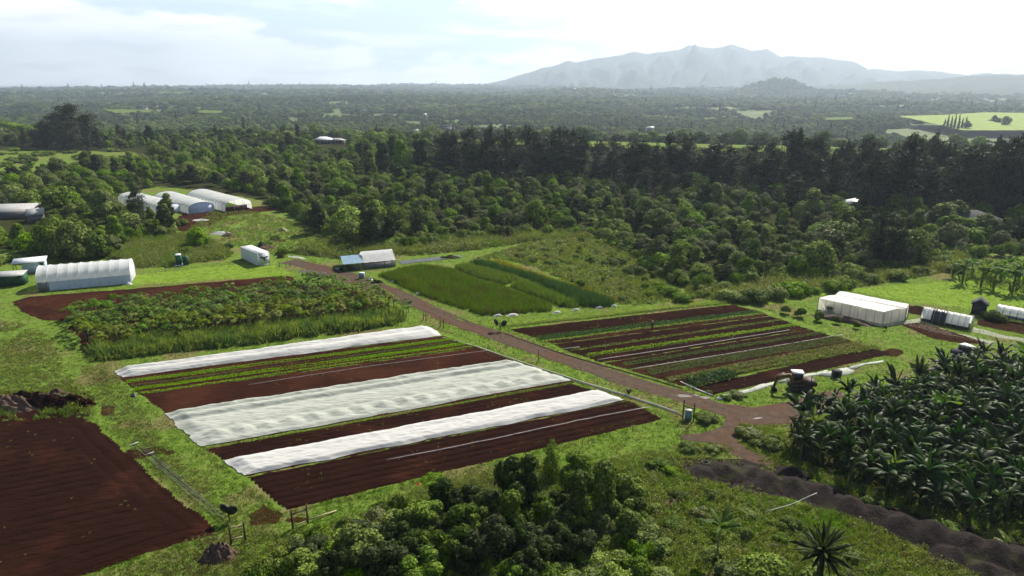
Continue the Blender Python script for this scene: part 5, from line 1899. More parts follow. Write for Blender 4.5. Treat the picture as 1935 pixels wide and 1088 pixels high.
# trees and low shrubs that fill the thicket and dot the rough ground
rl = np.random.default_rng(98)
fill = poisson(GP([(520, 1120), (600, 1060), (760, 1010), (800, 975), (900, 980), (1040, 965), (1190, 975), (1210, 1010), (1120, 1050), (1010, 1120)]), 2.0, rl, (), 3000)
for p in fill:
    fore_kinds['mop'].put(p[0], p[1], 0, rnd.uniform(.6, .95), rnd.uniform(0, 6.28), 'dark leafy tree packed into the foreground thicket', 'dark trees packed into the foreground thicket', rnd.choice([1, 0, 2]), rnd.uniform(.55, .85))
fill = poisson(GP([(470, 1120), (560, 1045), (680, 1000), (770, 965), (850, 985), (930, 960), (1060, 960), (1200, 985), (1230, 1040), (1180, 1120)]), 1.35, rl, (), 4000)
for p in fill:
    fore_kinds['low'].put(p[0], p[1], 0, rnd.uniform(.75, 1.25), rnd.uniform(0, 6.28), 'leafy shrub filling the foreground thicket', 'shrubs of the foreground thicket', None, rnd.uniform(.7, 1.1))
fill = poisson(GP([(1225, 960), (1290, 930), (1420, 950), (1500, 985), (1640, 1060), (1760, 1120), (1190, 1120), (1235, 1040)]), 2.6, rl, (), 3000)
for p in fill:
    fore_kinds['low'].put(p[0], p[1], 0, rnd.uniform(.4, .8), rnd.uniform(0, 6.28), 'low leafy bush in the weeds at the bottom right', 'bushes in the bottom right weeds', None, rnd.uniform(.3, .55))
for i, (x, y, s, lab) in enumerate([
        (1335, 795, .8, 'bush on the grass corner beside the road fork'), (1420, 826, .95, 'bush on the green island below the road fork'), (1455, 842, 1.1, 'bush at the left foot of the banana grove'),
        (1240, 880, .8, 'leafy bush above the right end of the thicket'), (1300, 850, .7, 'low bush beside the dark earth above the mounds'), (1345, 852, .6, 'low bush above the old tyre'),
        (1265, 893, .6, 'small bush left of the dark mounds'), (1660, 952, .9, 'grassy bush between the mounds and the banana grove'), (1785, 1000, .8, 'brown tinged bush on top of the dark bank'),
        (1880, 1020, .8, 'small bush at the far right of the dark bank'), (1440, 1092, 1.6, 'big dense bright green bush at the bottom edge'), (1395, 1100, 1.2, 'bright green bush left of the big one at the bottom edge'),
        (1340, 742, .3, 'tiny green tuft on the corner of the verge'), (1395, 750, .65, 'low green mound on the grass at the road bend'), (1375, 753, .5, 'low green mound left of the one at the road bend')]):
    p = G(x, y)
    fore_kinds['low'].put(p[0], p[1], 0, s, i, lab, None, i, s * .55)

# pointed climbing tree, flat topped tree with red blossom
rng = np.random.default_rng(940)
Ls = [(rng.uniform(-.15, .15), rng.uniform(-.15, .15), .4 + k * .42, .78 * (1 - k / 11.5) + .05) for k in range(10)]
p = G(1042, 905)
t = thing('pointed_tree', (p[0], p[1], 0), 0, 'tall pointed climber covered tree at the top of the thicket', 'tree')
link('crown', lobes_crown('crown', Ls, 2600, .19, M['leaf_mid'], rng, core=False, fringe=.4), t)
link('trunk', trunk_mesh(4.2, .1, M['bark'], 3, .2), t)
p = G(822, 975)
t = thing('flat_topped_tree', (p[0], p[1], 0), 0, 'small flat topped tree with open trunk on the left of the thicket', 'tree')
Ls = [(math.cos(a) * .75, math.sin(a) * .75, 3.75 + .15 * math.sin(3 * a), .45) for a in np.linspace(0, 6.28, 7)[:-1]] + [(0, 0, 3.9, .5)]
link('crown', lobes_crown('crown', Ls, 1500, .2, M['leaf_mid'], rng, core=False, squash=.55), t)
link('trunk', trunk_mesh(4.1, .08, M['bark'], 5, .7), t)
for i, (x, y, z, lab) in enumerate([(791, 915, 2.2, 'red blossom cluster at the tip of the left thicket branches'), (861, 951, 2.0, 'red blossom cluster low beside the flat topped tree')]):
    p = G(x, y, z)
    rr = np.random.default_rng(i)
    D = unit(rr.normal(0, 1, (26, 3)))
    V, Q = leaf_quads(D * .15, D, .15, .7, rr, .5)
    mb = MB()
    t = thing('flowering_branch', (p[0], p[1], 0), 0, lab, 'branch')
    link('blossom', mesh('blossom', V, Q, None, [M['flower']]), t, (0, 0, z))
    mb.path([(.25, .1, 0), (.1, .05, z * .5), (0, 0, z)], [.035, .025, .012], 5)
    mb.build('stem', M['bark'], t)
# rosette plant and slim broad leaved plant at the lower right
t = thing('rosette_palm', (*G(1548, 1092), 0), 0, 'dark spiky leaved palm like plant at the bottom right', 'plant')
t.scale = (1.25, 1.25, 1.2)
rr = random.Random(3)
mb = MB()
for i in range(64):
    a = i * 2.4
    banana_leaf(mb, (0, 0, 2.0), a, 1.35 - 1.6 * i / 64, rr.uniform(1.7, 2.4), .30, rr.uniform(.5, 1.1), rr, 5)
mb.build('crown', M['leaf_dark'], t)
link('trunk', pole_mesh('trunk', 2.05, .24, .17, M['bark'], 0), t)
t = thing('slim_banana', (*G(1352, 1062), 0), 0, 'slim broad leaved plant on a thin leaning stem left of the spiky palm', 'plant')
mb = MB()
for i in range(11):
    banana_leaf(mb, (.2, .1, 3.35), i * 2.4, 1.15 - 1.0 * i / 11, rr.uniform(1.8, 2.3), .62, rr.uniform(.6, 1.4), rr, 5)
mb.build('crown', M['leaf_banana_pale'], t)
link('stem', pole_mesh('stem', 3.4, .09, .06, M['pale_bark'], .2), t)
# citrus saplings along the right plot
for i, (x, y, s) in enumerate([(1484, 593, .62), (1513, 599, .68), (1547, 606, .66), (1581, 611, .5), (1617, 620, .42), (1672, 624, .25)]):
    p = G(x, y)
    fore_kinds['low'].put(p[0], p[1], .25, s * .8, i, 'small dark round sapling in the line beside the right plot', 'saplings beside the right plot', 0, s * 1.15)
for i in range(34):
    p = G(rnd.uniform(0, 270), rnd.uniform(284, 318))
    shrub.put(p[0], p[1], 0, rnd.uniform(.5, 1.3), i, 'bush dotted over the pasture on the far left', 'bushes on the left pasture', None, rnd.uniform(.5, 1.0))
front = [[(40, 486), (205, 486), (240, 450), (310, 448), (332, 426)],
         [(500, 384), (545, 398), (612, 438), (650, 464), (760, 468), (870, 454), (1000, 445), (1130, 440), (1160, 456), (1235, 510), (1290, 537), (1350, 552), (1480, 528), (1560, 536), (1745, 502), (1775, 490), (1830, 482), (1935, 486)]]
for line in front:
    W_ = [G(*q) for q in line]
    for i in range(len(W_) - 1):
        n = max(1, int(np.hypot(*(W_[i + 1] - W_[i])) / 2.4))
        for j in range(n):
            p = L2(W_[i], W_[i + 1], (j + rnd.random()) / n) + np.array([rnd.uniform(-1, 1), rnd.uniform(-.5, 2.0)])
            shrub.put(p[0], p[1], 0, rnd.uniform(.5, 1.0), rnd.uniform(0, 6.28), 'rounded green shrub in the rough growth along the edge of the wood', 'shrubs along the edge of the wood', None, rnd.uniform(.5, 1.2))
ws = poisson(GP([(1125, 450), (1165, 470), (1235, 520), (1290, 560), (1240, 570), (1182, 570), (1100, 540), (1030, 505), (960, 485), (1000, 462)]), 3.2, np.random.default_rng(46), (), 3000)
for p in ws:
    shrub.put(p[0], p[1], 0, rnd.uniform(.18, .5), rnd.uniform(0, 6.28), 'low shrub scattered over the weedy slope behind the tall crop', 'shrubs on the weedy slope', None, rnd.uniform(.2, .45))
# dark mixed trees on the far right and vegetation round the houses
for i, (x, y, s, v, lab) in enumerate([
        (1775, 440, 1.25, 2, 'pale leaved large tree behind the dark hipped roof'), (1800, 428, 1.2, 2, 'second pale leaved large tree right of the first one behind the roof'),
        (1330, 405, 1.2, 5, 'large dark round tree standing out in the middle of the wood'), (1540, 520, 1.25, 1, 'broad tree at the foot of the wood beyond the right plot'),
        (1715, 500, 1.35, 1, 'big dark rounded tree at the right corner of the wood'), (1690, 506, 1.1, 5, 'dark tree beside the big rounded one at the right corner of the wood'),
        (700, 466, 1.25, 5, 'tall vine curtained tree behind the white tunnel shed'), (660, 462, 1.1, 0, 'rounded tree left of the vine curtained one'), (735, 462, .9, 5, 'narrow dark tree right of the vine curtained one'),
        (145, 488, 1.45, 1, 'big rounded tree behind the arched greenhouse'), (110, 480, 1.5, 0, 'big spreading tree left of the rounded one behind the arched greenhouse'), (185, 486, .9, 3, 'smaller tree at the right end behind the arched greenhouse'),
        (375, 465, .8, 1, 'small dark tree in the reeds by the clearing'), (315, 440, .9, 5, 'dark leaning tree below the three greenhouses'), (600, 440, 1.1, 5, 'dark tree where the wood meets the clearing'),
        (40, 470, .8, 4, 'tree below the grey roofs on the far left')]):
    p = G(x, y)
    wood.put(p[0], p[1], 0, s, i, lab, None, v, s)
for i, (x, y, s) in enumerate([(232, 490, .7), (225, 478, .5), (350, 478, .7), (395, 470, .6), (430, 468, .5), (540, 478, .8), (600, 476, .9), (1520, 552, .9), (1385, 565, 1.0), (1420, 568, 1.0), (1455, 560, 1.1),
                               (1490, 556, 1.2), (1595, 540, .9), (1640, 532, .8), (1690, 526, .9), (1730, 514, .9), (1800, 512, .9), (1160, 500, .9), (1200, 520, .9), (1262, 556, .8), (1120, 495, .6), (1045, 500, .5), (1290, 568, .8),
                               (470, 470, .5), (500, 465, .6), (520, 452, .5), (1775, 500, 1.0), (1570, 548, .9), (20, 492, .8), (-5, 500, .8)]):
    p = G(x, y)
    shrub.put(p[0], p[1], 0, s, i, 'rounded green shrub in the rough growth along the edge of the wood', 'shrubs along the edge of the wood', None, s * .8)

# ------------------------------------------------------------------ buildings and tunnels
def frame(p, q, z=0.0):
    """origin at photo position p, local +x towards q; returns origin, angle, length"""
    A, B = G(p[0], p[1], z), G(q[0], q[1], z)
    d = B - A
    return A, math.atan2(d[1], d[0]), float(np.hypot(*d))


def arch_pts(W, wall, top, n=14, power=1.0):
    """cross-section from the near foot over the top to the far foot (y, z)"""
    out = [(0.0, 0.0), (0.0, wall * .5), (0.0, wall)]
    for i in range(1, n):
        a = math.pi * i / n
        out.append((W / 2 - W / 2 * math.cos(a), wall + (top - wall) * math.sin(a) ** power))
    out += [(W, wall), (W, wall * .5), (W, 0.0)]
    return out


def tunnel_skin(mb, L_, W, wall, top, nrib, sag=.07, x0=0.0, x1=None, part='all', power=1.0, seed=0, sub=5):
    pr = arch_pts(W, wall, top, 14, power)
    if part == 'roof':
        pr = pr[2:-2]
    elif part == 'near_wall':
        pr = pr[:3]
    elif part == 'far_wall':
        pr = pr[-3:]
    x1 = L_ if x1 is None else x1
    nu = nrib * sub
    c = (W / 2, wall * .6)

    def fn(u, v):
        k = min(len(pr) - 1, int(round(v * (len(pr) - 1))))
        y, z = pr[k]
        x = x0 + (x1 - x0) * u
        s = math.sin(math.pi * ((u * nrib) % 1.0)) ** 2 if 0 < u < 1 else 0
        dy, dz = y - c[0], z - c[1]
        d = math.hypot(dy, dz) + 1e-6
        w = sag * s * (1 if z > wall * .9 else .4) + .03 * noise.noise((x * 1.3, y * 1.1, seed + z))
        return (x, y - dy / d * w, max(z - dz / d * w, 0.0))
    mb.grid(fn, nu, len(pr) - 1)


def tunnel_ribs(mb, L_, W, wall, top, nrib, r=.035, out=.02, power=1.0, x0=0, x1=None):
    x1 = L_ if x1 is None else x1
    pr = arch_pts(W, wall, top, 14, power)
    for i in range(nrib + 1):
        x = x0 + (x1 - x0) * i / nrib
        pts = []
        for y, z in pr:
            dy, dz = y - W / 2, z - wall * .6
            d = math.hypot(dy, dz) + 1e-6
            pts.append((x, y + dy / d * out, max(z + dz / d * out, 0)))
        mb.path(pts, r, 6)


def end_wall(mb, x, W, wall, top, power=1.0, t=.04, z0=0.0):
    pr = [(y, max(z, z0)) for y, z in arch_pts(W - .06, wall, top - .04, 14, power)]
    n = len(pr)
    V = [(x, y + .03, z) for y, z in pr] + [(x + t, y + .03, z) for y, z in pr] + [(x, W / 2, z0), (x + t, W / 2, z0)]
    T = [(2 * n, i, i + 1) for i in range(n - 1)] + [(2 * n + 1, n + i + 1, n + i) for i in range(n - 1)]
    Q = [(i, n + i, n + i + 1, i + 1) for i in range(n - 1)]
    mb.add(V, Q, T)


# the big arched greenhouse on the left
A, rz, L_ = frame((72, 551), (248, 535.5))
W, WA, TO = 6.6, 1.75, 4.15
t = thing('arched_greenhouse', A, rz, 'big white arched greenhouse with rounded open end on the left edge of the brown field', 'greenhouse')
mb = MB(); tunnel_skin(mb, L_, W, WA, TO, 9, .10, part='roof', seed=1); mb.build('roof_cover', M['poly'], t, smooth=True)
mb = MB(); tunnel_skin(mb, L_, W, WA, TO, 9, .05, x0=1.9, part='near_wall', seed=2); mb.build('side_wall', M['poly_wall'], t)
mb = MB(); tunnel_skin(mb, L_, W, WA, TO, 9, .05, part='far_wall', seed=3); mb.build('side_wall', M['poly_wall'], t)
mb = MB(); mb.box((0.1, -.03, 0), (1.9, .03, WA - .05)); o = mb.build('rolled_side_panel', M['block'], t); o['label'] = 'grey side panel by the open end'
mb = MB(); tunnel_ribs(mb, L_, W, WA, TO, 9); mb.build('hoops', M['white_paint'], t)
mb = MB()
mb.tube((0, .1, TO * .62), (0, W - .1, TO * .62), .05); mb.tube((0, W * .35, 0), (0, W * .35, TO * .9), .05); mb.tube((0, W * .65, 0), (0, W * .65, TO * .9), .05)
mb.build('door_frame', M['white_paint'], t)
mb = MB(); end_wall(mb, L_ - .05, W, WA, TO); mb.build('end_wall', M['poly'], t)
mb = MB(); end_wall(mb, .05, W, WA, TO, z0=TO * .63); mb.build('gable_cover', M['poly'], t)
p = G(243, 537)
mb = MB(); mb.grid(lambda u, v: ((u - .5) * 1.3, (v - .5) * .8, .42 * math.sin(math.pi * u) * math.sin(math.pi * v) + .06 * noise.noise((u * 5, v * 4, 2)) + .01), 10, 8)
tag(mb.build('folded_sheet', M['poly'], None, (p[0], p[1], 0), smooth=True), 'bundle of folded pale sheet at the right foot of the big arched greenhouse', 'sheet')

# lean-to shed behind it, green store left of it
A, rz, L_ = frame((44, 517), (88, 512.5))
t = thing('lean_to_shed', A, rz, 'small white shed, shade coloured into its walls, with an overhanging white flat roof behind the arched greenhouse', 'shed')
mb = MB(); mb.box((0, 0, 0), (L_, 2.6, 2.35)); mb.build('wall', M['poly_wall'], t)
mb = MB(); mb.box((-1.6, -.7, 2.38), (L_ + .3, 3.0, 2.50)); ob = mb.build('roof', M['roof_white'], t); ob.rotation_euler = (math.radians(4), 0, 0)
mb = MB(); mb.box((L_ - .95, -.03, 0), (L_ - .15, .0, 1.95)); mb.build('door', M['teal'], t)
mb = MB()
for x in (-1.4,):
    mb.tube((x, -.5, 0), (x, -.5, 2.36), .05); mb.tube((x, 2.6, 0), (x, 2.6, 2.45), .05)
mb.build('posts', M['wood'], t)
A, rz, L_ = frame((-22, 543), (46, 538.5))
t = thing('green_store', A, rz, 'long dark green store with a pale sloping roof at the left edge of the photo', 'shed')
mb = MB(); mb.box((0, 0, 0), (L_, 2.4, 2.0)); mb.build('wall', M['green_paint'], t)
mb = MB(); mb.box((-.2, -.25, 2.03), (L_ + .2, 2.7, 2.13)); ob = mb.build('roof', M['tin'], t); ob.rotation_euler = (math.radians(7), 0, 0)
mb = MB()
for k in range(5):
    mb.tube((L_ * k / 4, -.06, 0), (L_ * k / 4, -.06, 2.0), .05)
mb.build('posts', M['wood'], t)

# teal portable toilet with a round tank behind
A, rz, L_ = frame((333, 502), (344, 501))
t = thing('portable_toilet', A, rz, 'narrow teal portable toilet with pale roof on the grass left of the white container', 'toilet')
mb = MB(); mb.box((0, 0, .12), (1.15, 1.15, 2.15)); mb.build('cabin', M['teal'], t)
mb = MB(); mb.prism([(-.05, 2.16), (1.2, 2.16), (1.0, 2.36), (.15, 2.36)], -.05, 1.2); mb.build('roof', M['white_paint'], t)
mb = MB(); mb.box((.15, -.03, .15), (1.0, 0, 2.02)); mb.build('door', M['green_paint'], t)
mb = MB(); mb.box((-.3, -.4, 0), (1.5, 1.4, .11)); mb.build('skid_base', M['white_paint'], t)
t = thing('round_tank', (A[0] + 1.75, A[1] + .9), rz, 'dark green round tank close beside the teal toilet', 'tank')
mb = MB(); mb.path([(0, 0, 0), (0, 0, 1.75), (0, 0, 1.95)], [.62, .62, .3], 16); mb.build('barrel', M['green_paint'], t)
mb = MB(); mb.path([(0, 0, 1.94), (0, 0, 2.05)], [.22, .2], 12); mb.build('lid', M['black'], t)


def post(name, label, x, y, h, r=.06, mat=None, cat='post', group=None, lean=.02, cap=True):
    p = G(x, y)
    mb = MB()
    mb.path([(0, 0, -.1), (lean * .5, lean * .3, h * .5), (lean, lean * .4, h)], [r, r * .95, r * .9], 8)
    return tag(mb.build(name, mat or M['wood'], None, (p[0], p[1], 0)), label, cat, group)


t = thing('meter_box', G(313, 514), 0, 'thin post with a small dark box on the grass right of the arched greenhouse', 'post box')
mb = MB(); mb.tube((0, 0, 0), (0, 0, 1.1), .05); mb.build('post', M['wood'], t)
mb = MB(); mb.box((-.16, -.12, .95), (.16, .1, 1.35)); mb.build('box', M['black'], t)

# white shipping container with the black emblem
A, rz, L_ = frame((489, 503), (515, 500))
rz = math.radians(42.8)
CL, CW, CH = 9.1, 2.55, 2.75
t = thing('shipping_container', A, rz, 'white shipping container with a black winged emblem on its end, by the road', 'container')
mb = MB()


def corr(mb, a, b, z0, z1, n, dpt=.035):
    a, b = Vector(a), Vector(b)
    d = (b - a)
    nrm = Vector((d.y, -d.x, 0)).normalized()
    V = []
    for i in range(n * 4 + 1):
        o_ = nrm * (dpt if (i % 4) in (1, 2) else 0)
        q = a + d * i / (n * 4) - o_
        V += [(q.x, q.y, z0), (q.x, q.y, z1)]
    mb.add(V, [(2 * i, 2 * i + 2, 2 * i + 3, 2 * i + 1) for i in range(n * 4)])


corr(mb, (0, CL, 0), (0, .05, 0), .18, CH - .12, 26)
corr(mb, (CW, .05, 0), (CW, CL, 0), .18, CH - .12, 26)
mb.box((.04, CL - .1, .18), (CW - .04, CL - .04, CH - .12))
mb.build('side_walls', M['white_paint'], t)
mb = MB(); mb.box((.06, .03, .18), (CW - .06, .09, CH - .12)); mb.build('end_door', M['white_paint'], t)
mb = MB(); mb.box((.0, .0, CH - .10), (CW, CL, CH - .02)); mb.build('roof', M['roof_white'], t)
mb = MB()
for x in (0, CW - .1):
    for y in (0, CL - .1):
        mb.box((x - .012, y - .012, 0.0), (x + .112, y + .112, CH))
for x in (-.008, CW - .092):
    mb.box((x, .12, .05), (x + .10, CL - .12, .20)); mb.box((x, .12, CH - .14), (x + .10, CL - .12, CH - .015))
mb.box((.12, -.008, .05), (CW - .12, .1, .20)); mb.box((.12, -.008, CH - .14), (CW - .12, .1, CH - .015))
mb.build('frame', M['white_paint'], t)
mb = MB()
for x in (.75, 1.05, 1.5, 1.8):
    mb.tube((x, -.0, .2), (x, -.0, CH - .15), .022)
mb.build('lock_rods', M['steel'], t)
# winged emblem: two spread wings, body and forked tail
EM = [[(-.04, -.10), (.02, .14), (-.42, .42), (-.95, .36), (-.66, .10), (-.50, .16), (-.30, -.06)],
      [(.02, .14), (.06, -.12), (.34, -.02), (.52, .22), (.70, .14), (1.02, .34), (.52, .46)],
      [(-.12, -.02), (.12, -.02), (.16, -.42), (.30, -.62), (.02, -.46), (-.22, -.64), (-.10, -.40)],
      [(-.07, .08), (.02, .16), (.10, .08), (.20, .34), (.06, .24), (-.04, .36)]]
mb = MB()
for pl in EM:
    cx = sum(a for a, b in pl) / len(pl)
    cz = sum(b for a, b in pl) / len(pl)
    n = len(pl)
    V = [(1.32 + a * 1.02, -.045, 1.52 + b * 1.02) for a, b in pl] + [(1.32 + cx * 1.02, -.045, 1.52 + cz * 1.02)]
    mb.add(V, None, [(n, i, (i + 1) % n) for i in range(n)])
o = mb.build('emblem', M['black'], t)
o['label'] = 'black spread winged bird emblem'
pg = 'short dark gate posts beside the container'
for x, y, h in [(528, 505, 1.25), (541, 507.5, 1.25), (548, 504.5, 1.05)]:
    post('gate_post', 'short dark gate post where the road passes the white container', x, y, h, .07, group=pg)

# propagation shed: blue tarp bay and white covered bay
A, rz, L_ = frame((658, 511.5), (747, 503))
W_, H_ = 6.2, 2.35
t = thing('propagation_shed', A, rz, 'low farm shed roofed part in blue tarp, part in white film, by the road', 'shed')
x1 = L_ * .33


def gable(mb, xa, xb, ov, e, ridge, W, nx=12, seed=0, wob=.05):
    def fn(u, v):
        x = xa + (xb - xa) * u
        y = -ov + (W + 2 * ov) * v
        z = e + (ridge - e) * (1 - abs(2 * v - 1))
        return (x, y, z + wob * noise.noise((x * 1.1, y * 1.3, seed)))
    mb.grid(fn, nx, 10)


mb = MB(); gable(mb, -1.0, x1, .35, 1.55, 2.5, W_, 8, 1); o = mb.build('blue_tarp_roof', M['blue'], t); o['label'] = 'faded blue tarp roof'
mb = MB(); gable(mb, x1 + .02, L_ + .1, .25, 1.45, 3.1, W_, 16, 2, .09); mb.build('white_film_roof', M['poly'], t)
mb = MB()
for y in (0, W_):
    mb.box((x1 + .05, y - .05, 0), (L_, y + .05, 1.05))
mb.box((L_ - .1, .05, 0), (L_, W_ - .05, 1.05))
mb.build('low_wall', M['block'], t)
mb = MB()
for x in (-.9, 0, x1 * .5, x1, x1 + (L_ - x1) * .33, x1 + (L_ - x1) * .66, L_):
    for y in (-.12, W_ + .12):
        mb.tube((x, y, 0), (x, y, 1.5), .05)
for x in (L_ + .12,):
    for a in (0, 1):
        mb.tube((x, -.2 + a * (W_ + .4), 1.1), (x, W_ / 2, 3.05), .05)
mb.build('posts', M['wood'], t)
mb = MB()
for k in range(4):
    mb.box((x1 + .4, .7 + k * 1.3, .75), (L_ - .4, 1.6 + k * 1.3, .83))
    for x in (x1 + .6, (x1 + L_) / 2, L_ - .6):
        mb.box((x, 1.1 + k * 1.3, 0), (x + .08, 1.18 + k * 1.3, .75))
mb.build('benches', M['wood'], t)
rr = random.Random(8)
for i, (a, b, c, m, lab) in enumerate([(.3, .4, .9, 'black', 'black crate under the blue tarp roof of the shed'), (1.3, .3, .7, 'tarp_grey', 'grey bin next to the black crate under the blue tarp'),
                                       (2.4, .5, 1.0, 'block', 'tall grey bin under the right half of the blue tarp'), (-1.2, 1.2, .8, 'black', 'black tub standing just left of the blue tarp roof'),
                                       (-2.1, .2, .55, 'tarp_grey', 'low grey tub farthest left of the shed')]):
    q = A + np.array([math.cos(rz) * a - math.sin(rz) * b, math.sin(rz) * a + math.cos(rz) * b])
    t = thing('storage_bin', q, rz + rr.uniform(-.2, .2), lab, 'bin')
    mb = MB(); mb.add([(x * .42 * s_, y * .36 * s_, z) for z, s_ in ((0, .85), (c, 1)) for x, y in ((-1, -1), (1, -1), (1, 1), (-1, 1))],
                      [(0, 3, 2, 1), (4, 5, 6, 7), (0, 1, 5, 4), (1, 2, 6, 5), (2, 3, 7, 6), (3, 0, 4, 7)]); mb.build('body', M[m], t)
    mb = MB(); mb.box((-.46, -.40, c), (.46, .40, c + .05)); mb.build('lid', M[m], t)
p = G(684, 526)
t = thing('water_drum', p, 0, 'small blue grey box shaped drum on the grass below the white film shed', 'drum')
mb = MB(); mb.box((-.5, -.4, 0), (.5, .4, 1.15)); mb.build('body', M['blue_grey'], t)
mb = MB(); mb.box((-.54, -.44, 1.15), (.54, .44, 1.22)); mb.build('lid', M['white_paint'], t)


def pile(name, label, cat, x, y, rx, ry, h, mat, seed, group=None, rz=0.0, rough=.35, res=16):
    p = G(x, y)
    mb = MB()

    def fn(u, v):
        a, b = 2 * u - 1, 2 * v - 1
        rr_ = math.hypot(a, b)
        z = h * max(0, 1 - rr_ ** 1.6)
        w = noise.fractal((a * 2.4 + seed, b * 2.4, seed * .7), 1.0, 2.0, 4)
        return (a * rx + .15 * rx * noise.noise((a * 3, b * 3, seed)), b * ry + .15 * ry * noise.noise((b * 3, a * 3, seed + 5)), max(-.03, z * (1 + rough * w * 1.5) - .02 + (rough * h * .25 * w if rr_ < 1 else 0)))
    mb.grid(fn, res, res)
    return tag(mb.build(name, mat, None, (p[0], p[1], 0), rz, smooth=True), label, cat, group)


pile('scrap_pile', 'dark scrap heap just right of the blue grey drum', 'pile', 698, 530, .9, .6, .6, M['tarp_grey'], 1)
pile('scrap_pile', 'leafy dark heap at the left corner of the tall crop', 'pile', 712, 534, 1.3, .6, .7, M['floor'], 2)
pile('scrap_pile', 'pale rubble heap left of the small machine on the waste ground', 'pile', 418, 441, 3.0, 1.6, .5, M['tin'], 3)
pile('scrap_pile', 'brown rubble below the pale rubble heap on the waste ground', 'pile', 432, 446, 1.8, 1.2, .8, M['brush'], 4)
pile('scrap_pile', 'brown brush heap above the white container', 'pile', 505, 469, 2.6, 1.2, .7, M['brush'], 5)
pile('dark_stump', 'dark square stump above the white container', 'stump', 494, 467, .8, .8, 1.6, M['black'], 6, rough=.15)
pile('pale_sheet', 'crumpled pale sheet on the bare earth below the greenhouses', 'sheet', 380, 416, 2.6, 1.2, .35, M['white_cloth'], 7)
pile('pale_sheet', 'torn pale sheet at the road edge left of the white film shed', 'sheet', 560, 486, 2.8, .7, .18, M['net_cloth'], 8, rz=-.5)
pile('pale_sheet', 'flattened pale sheet in the grass between the container and the shed', 'sheet', 575, 466, 3.2, .35, .15, M['white_cloth'], 9, rz=.15)
pile('thatch_heap', 'small pale straw heap in the middle of the clearing', 'heap', 535, 436, 1.6, 1.0, .8, M['pale_wood'], 10)
pile('brush_bush', 'dark shrub beside the road by the white container', 'bush', 530, 487, .9, .7, 1.0, M['floor'], 11)
pile('plastic_bag', 'shiny dark plastic bag at the left end of the salad beds', 'bag', 253, 748, .55, .30, .45, M['black_film'], 12, rz=-.7, rough=.12)
pile('brush_pile', 'grey brown heap of dead brush on the bottom left grass', 'brush pile', 412, 1053, 1.55, .85, 1.15, M['brush'], 13, rz=.25, rough=.6, res=40)
pile('soil_heap', 'small dark heap of clods on the grass beside the H frame with the grey box', 'heap', 1345, 790, 1.0, .55, .35, M['mound'], 14)
pile('soil_heap', 'little brown clod heap in the weeds above the thicket', 'heap', 1270, 952, .95, .7, .45, M['brush'], 15)
pile('compost_heap', 'long brown compost heap in front of the net houses', 'compost heap', 1590, 606, 5.0, .9, .75, M['brush'], 16, rz=-.62)
pile('compost_heap', 'second brown compost heap at the near end of the net houses', 'compost heap', 1620, 610, 3.2, .8, .6, M['mound'], 17, rz=-.62)
for i, (x, y, rx, ry, h, r_) in enumerate([(25, 772, 3.2, 1.4, 1.2, .1), (75, 765, 2.6, 1.2, 1.2, .2), (125, 765, 2.6, 1.3, 1.1, .3), (-15, 765, 3.0, 1.5, 1.2, .1), (155, 768, 1.6, 1.2, .8, .5), (50, 755, 2.6, 1.0, 1.0, .2), (100, 752, 2.3, .9, .9, .2)]):
    pile('debris_bank', 'dark brown mound of pulled up plants along the top of the ploughed field', 'debris mound', x, y, rx, ry, h, M['soil_dark'] if i % 3 else M['brush'], 30 + i, 'debris mounds above the ploughed field', r_, .6, 36)

# dark ground mats by the shed
for i, (pts, lab) in enumerate([([(752, 494), (800, 489), (808, 493), (760, 500)], 'pale edged dark mat nearest the white film shed'), ([(798, 489), (838, 485), (846, 489), (806, 495)], 'dark mat in the middle of the mats behind the tall crop'),
                                ([(838, 486), (868, 482), (874, 486), (846, 490)], 'dark mat farthest from the shed behind the tall crop')]):
    P = GP(pts)
    mb = MB()
    mb.grid(lambda u, v: (*((P[0] * (1 - u) + P[1] * u) * (1 - v) + (P[3] * (1 - u) + P[2] * u) * v), .07 + .10 * abs(noise.noise((u * 8, v * 5, i)))), 18, 10)
    tag(mb.build('ground_mat', M['tarp_grey'], smooth=True), lab, 'ground mat')
pile('plant_tray', 'dark leafy heap lying on the farthest mats', 'plants', 850, 487, 2.4, 1.2, .6, M['floor'], 18)

# three greenhouses behind
def film_house(label, p_near, p_far, width_px, ridge_y, e=1.5, top=3.2, nr=12, open_end=False, vent=False):
    """near gable centre p_near, long axis to p_far"""
    A, rz, L_ = frame(p_near, p_far)
    W = width_px
    t = thing('film_greenhouse', (A[0], A[1]), rz, label, 'greenhouse')
    mb = MB()
    tunnel_skin(mb, L_, W, e, top, nr, .06, part='all', power=.85, seed=len(label))
    o1 = mb.build('film_cover', M['poly'], t, (0, -W / 2, 0), smooth=True)
    mb = MB(); tunnel_ribs(mb, L_, W, e, top, nr, .04, power=.85); mb.build('hoops', M['steel'], t, (0, -W / 2, 0))
    mb = MB(); end_wall(mb, L_ - .06, W, e, top, .85); mb.build('end_wall', M['poly'], t, (0, -W / 2, 0))
    if not open_end:
        mb = MB(); end_wall(mb, .02, W, e, top, .85); mb.build('end_wall', M['poly_wall'], t, (0, -W / 2, 0))
    else:
        mb = MB(); mb.box((.6, 1.2, 0), (.75, W - .4, 1.5)); mb.build('rust_panel', M['brick_wall'], t, (0, -W / 2, 0))
    mb = MB()
    for y in (W * .33, W * .66):
        mb.tube((0, y, 0), (0, y, top * .9), .05)
    mb.tube((0, .1, e), (0, W - .1, e), .05)
    mb.build('door_frame', M['white_paint'], t, (0, -W / 2, 0))
    if vent:
        mb = MB(); mb.box((-.06, W / 2 - .6, e + .55), (.01, W / 2 + .6, e + 1.25)); mb.build('vent_fan', M['charcoal'], t, (0, -W / 2, 0))
    return t


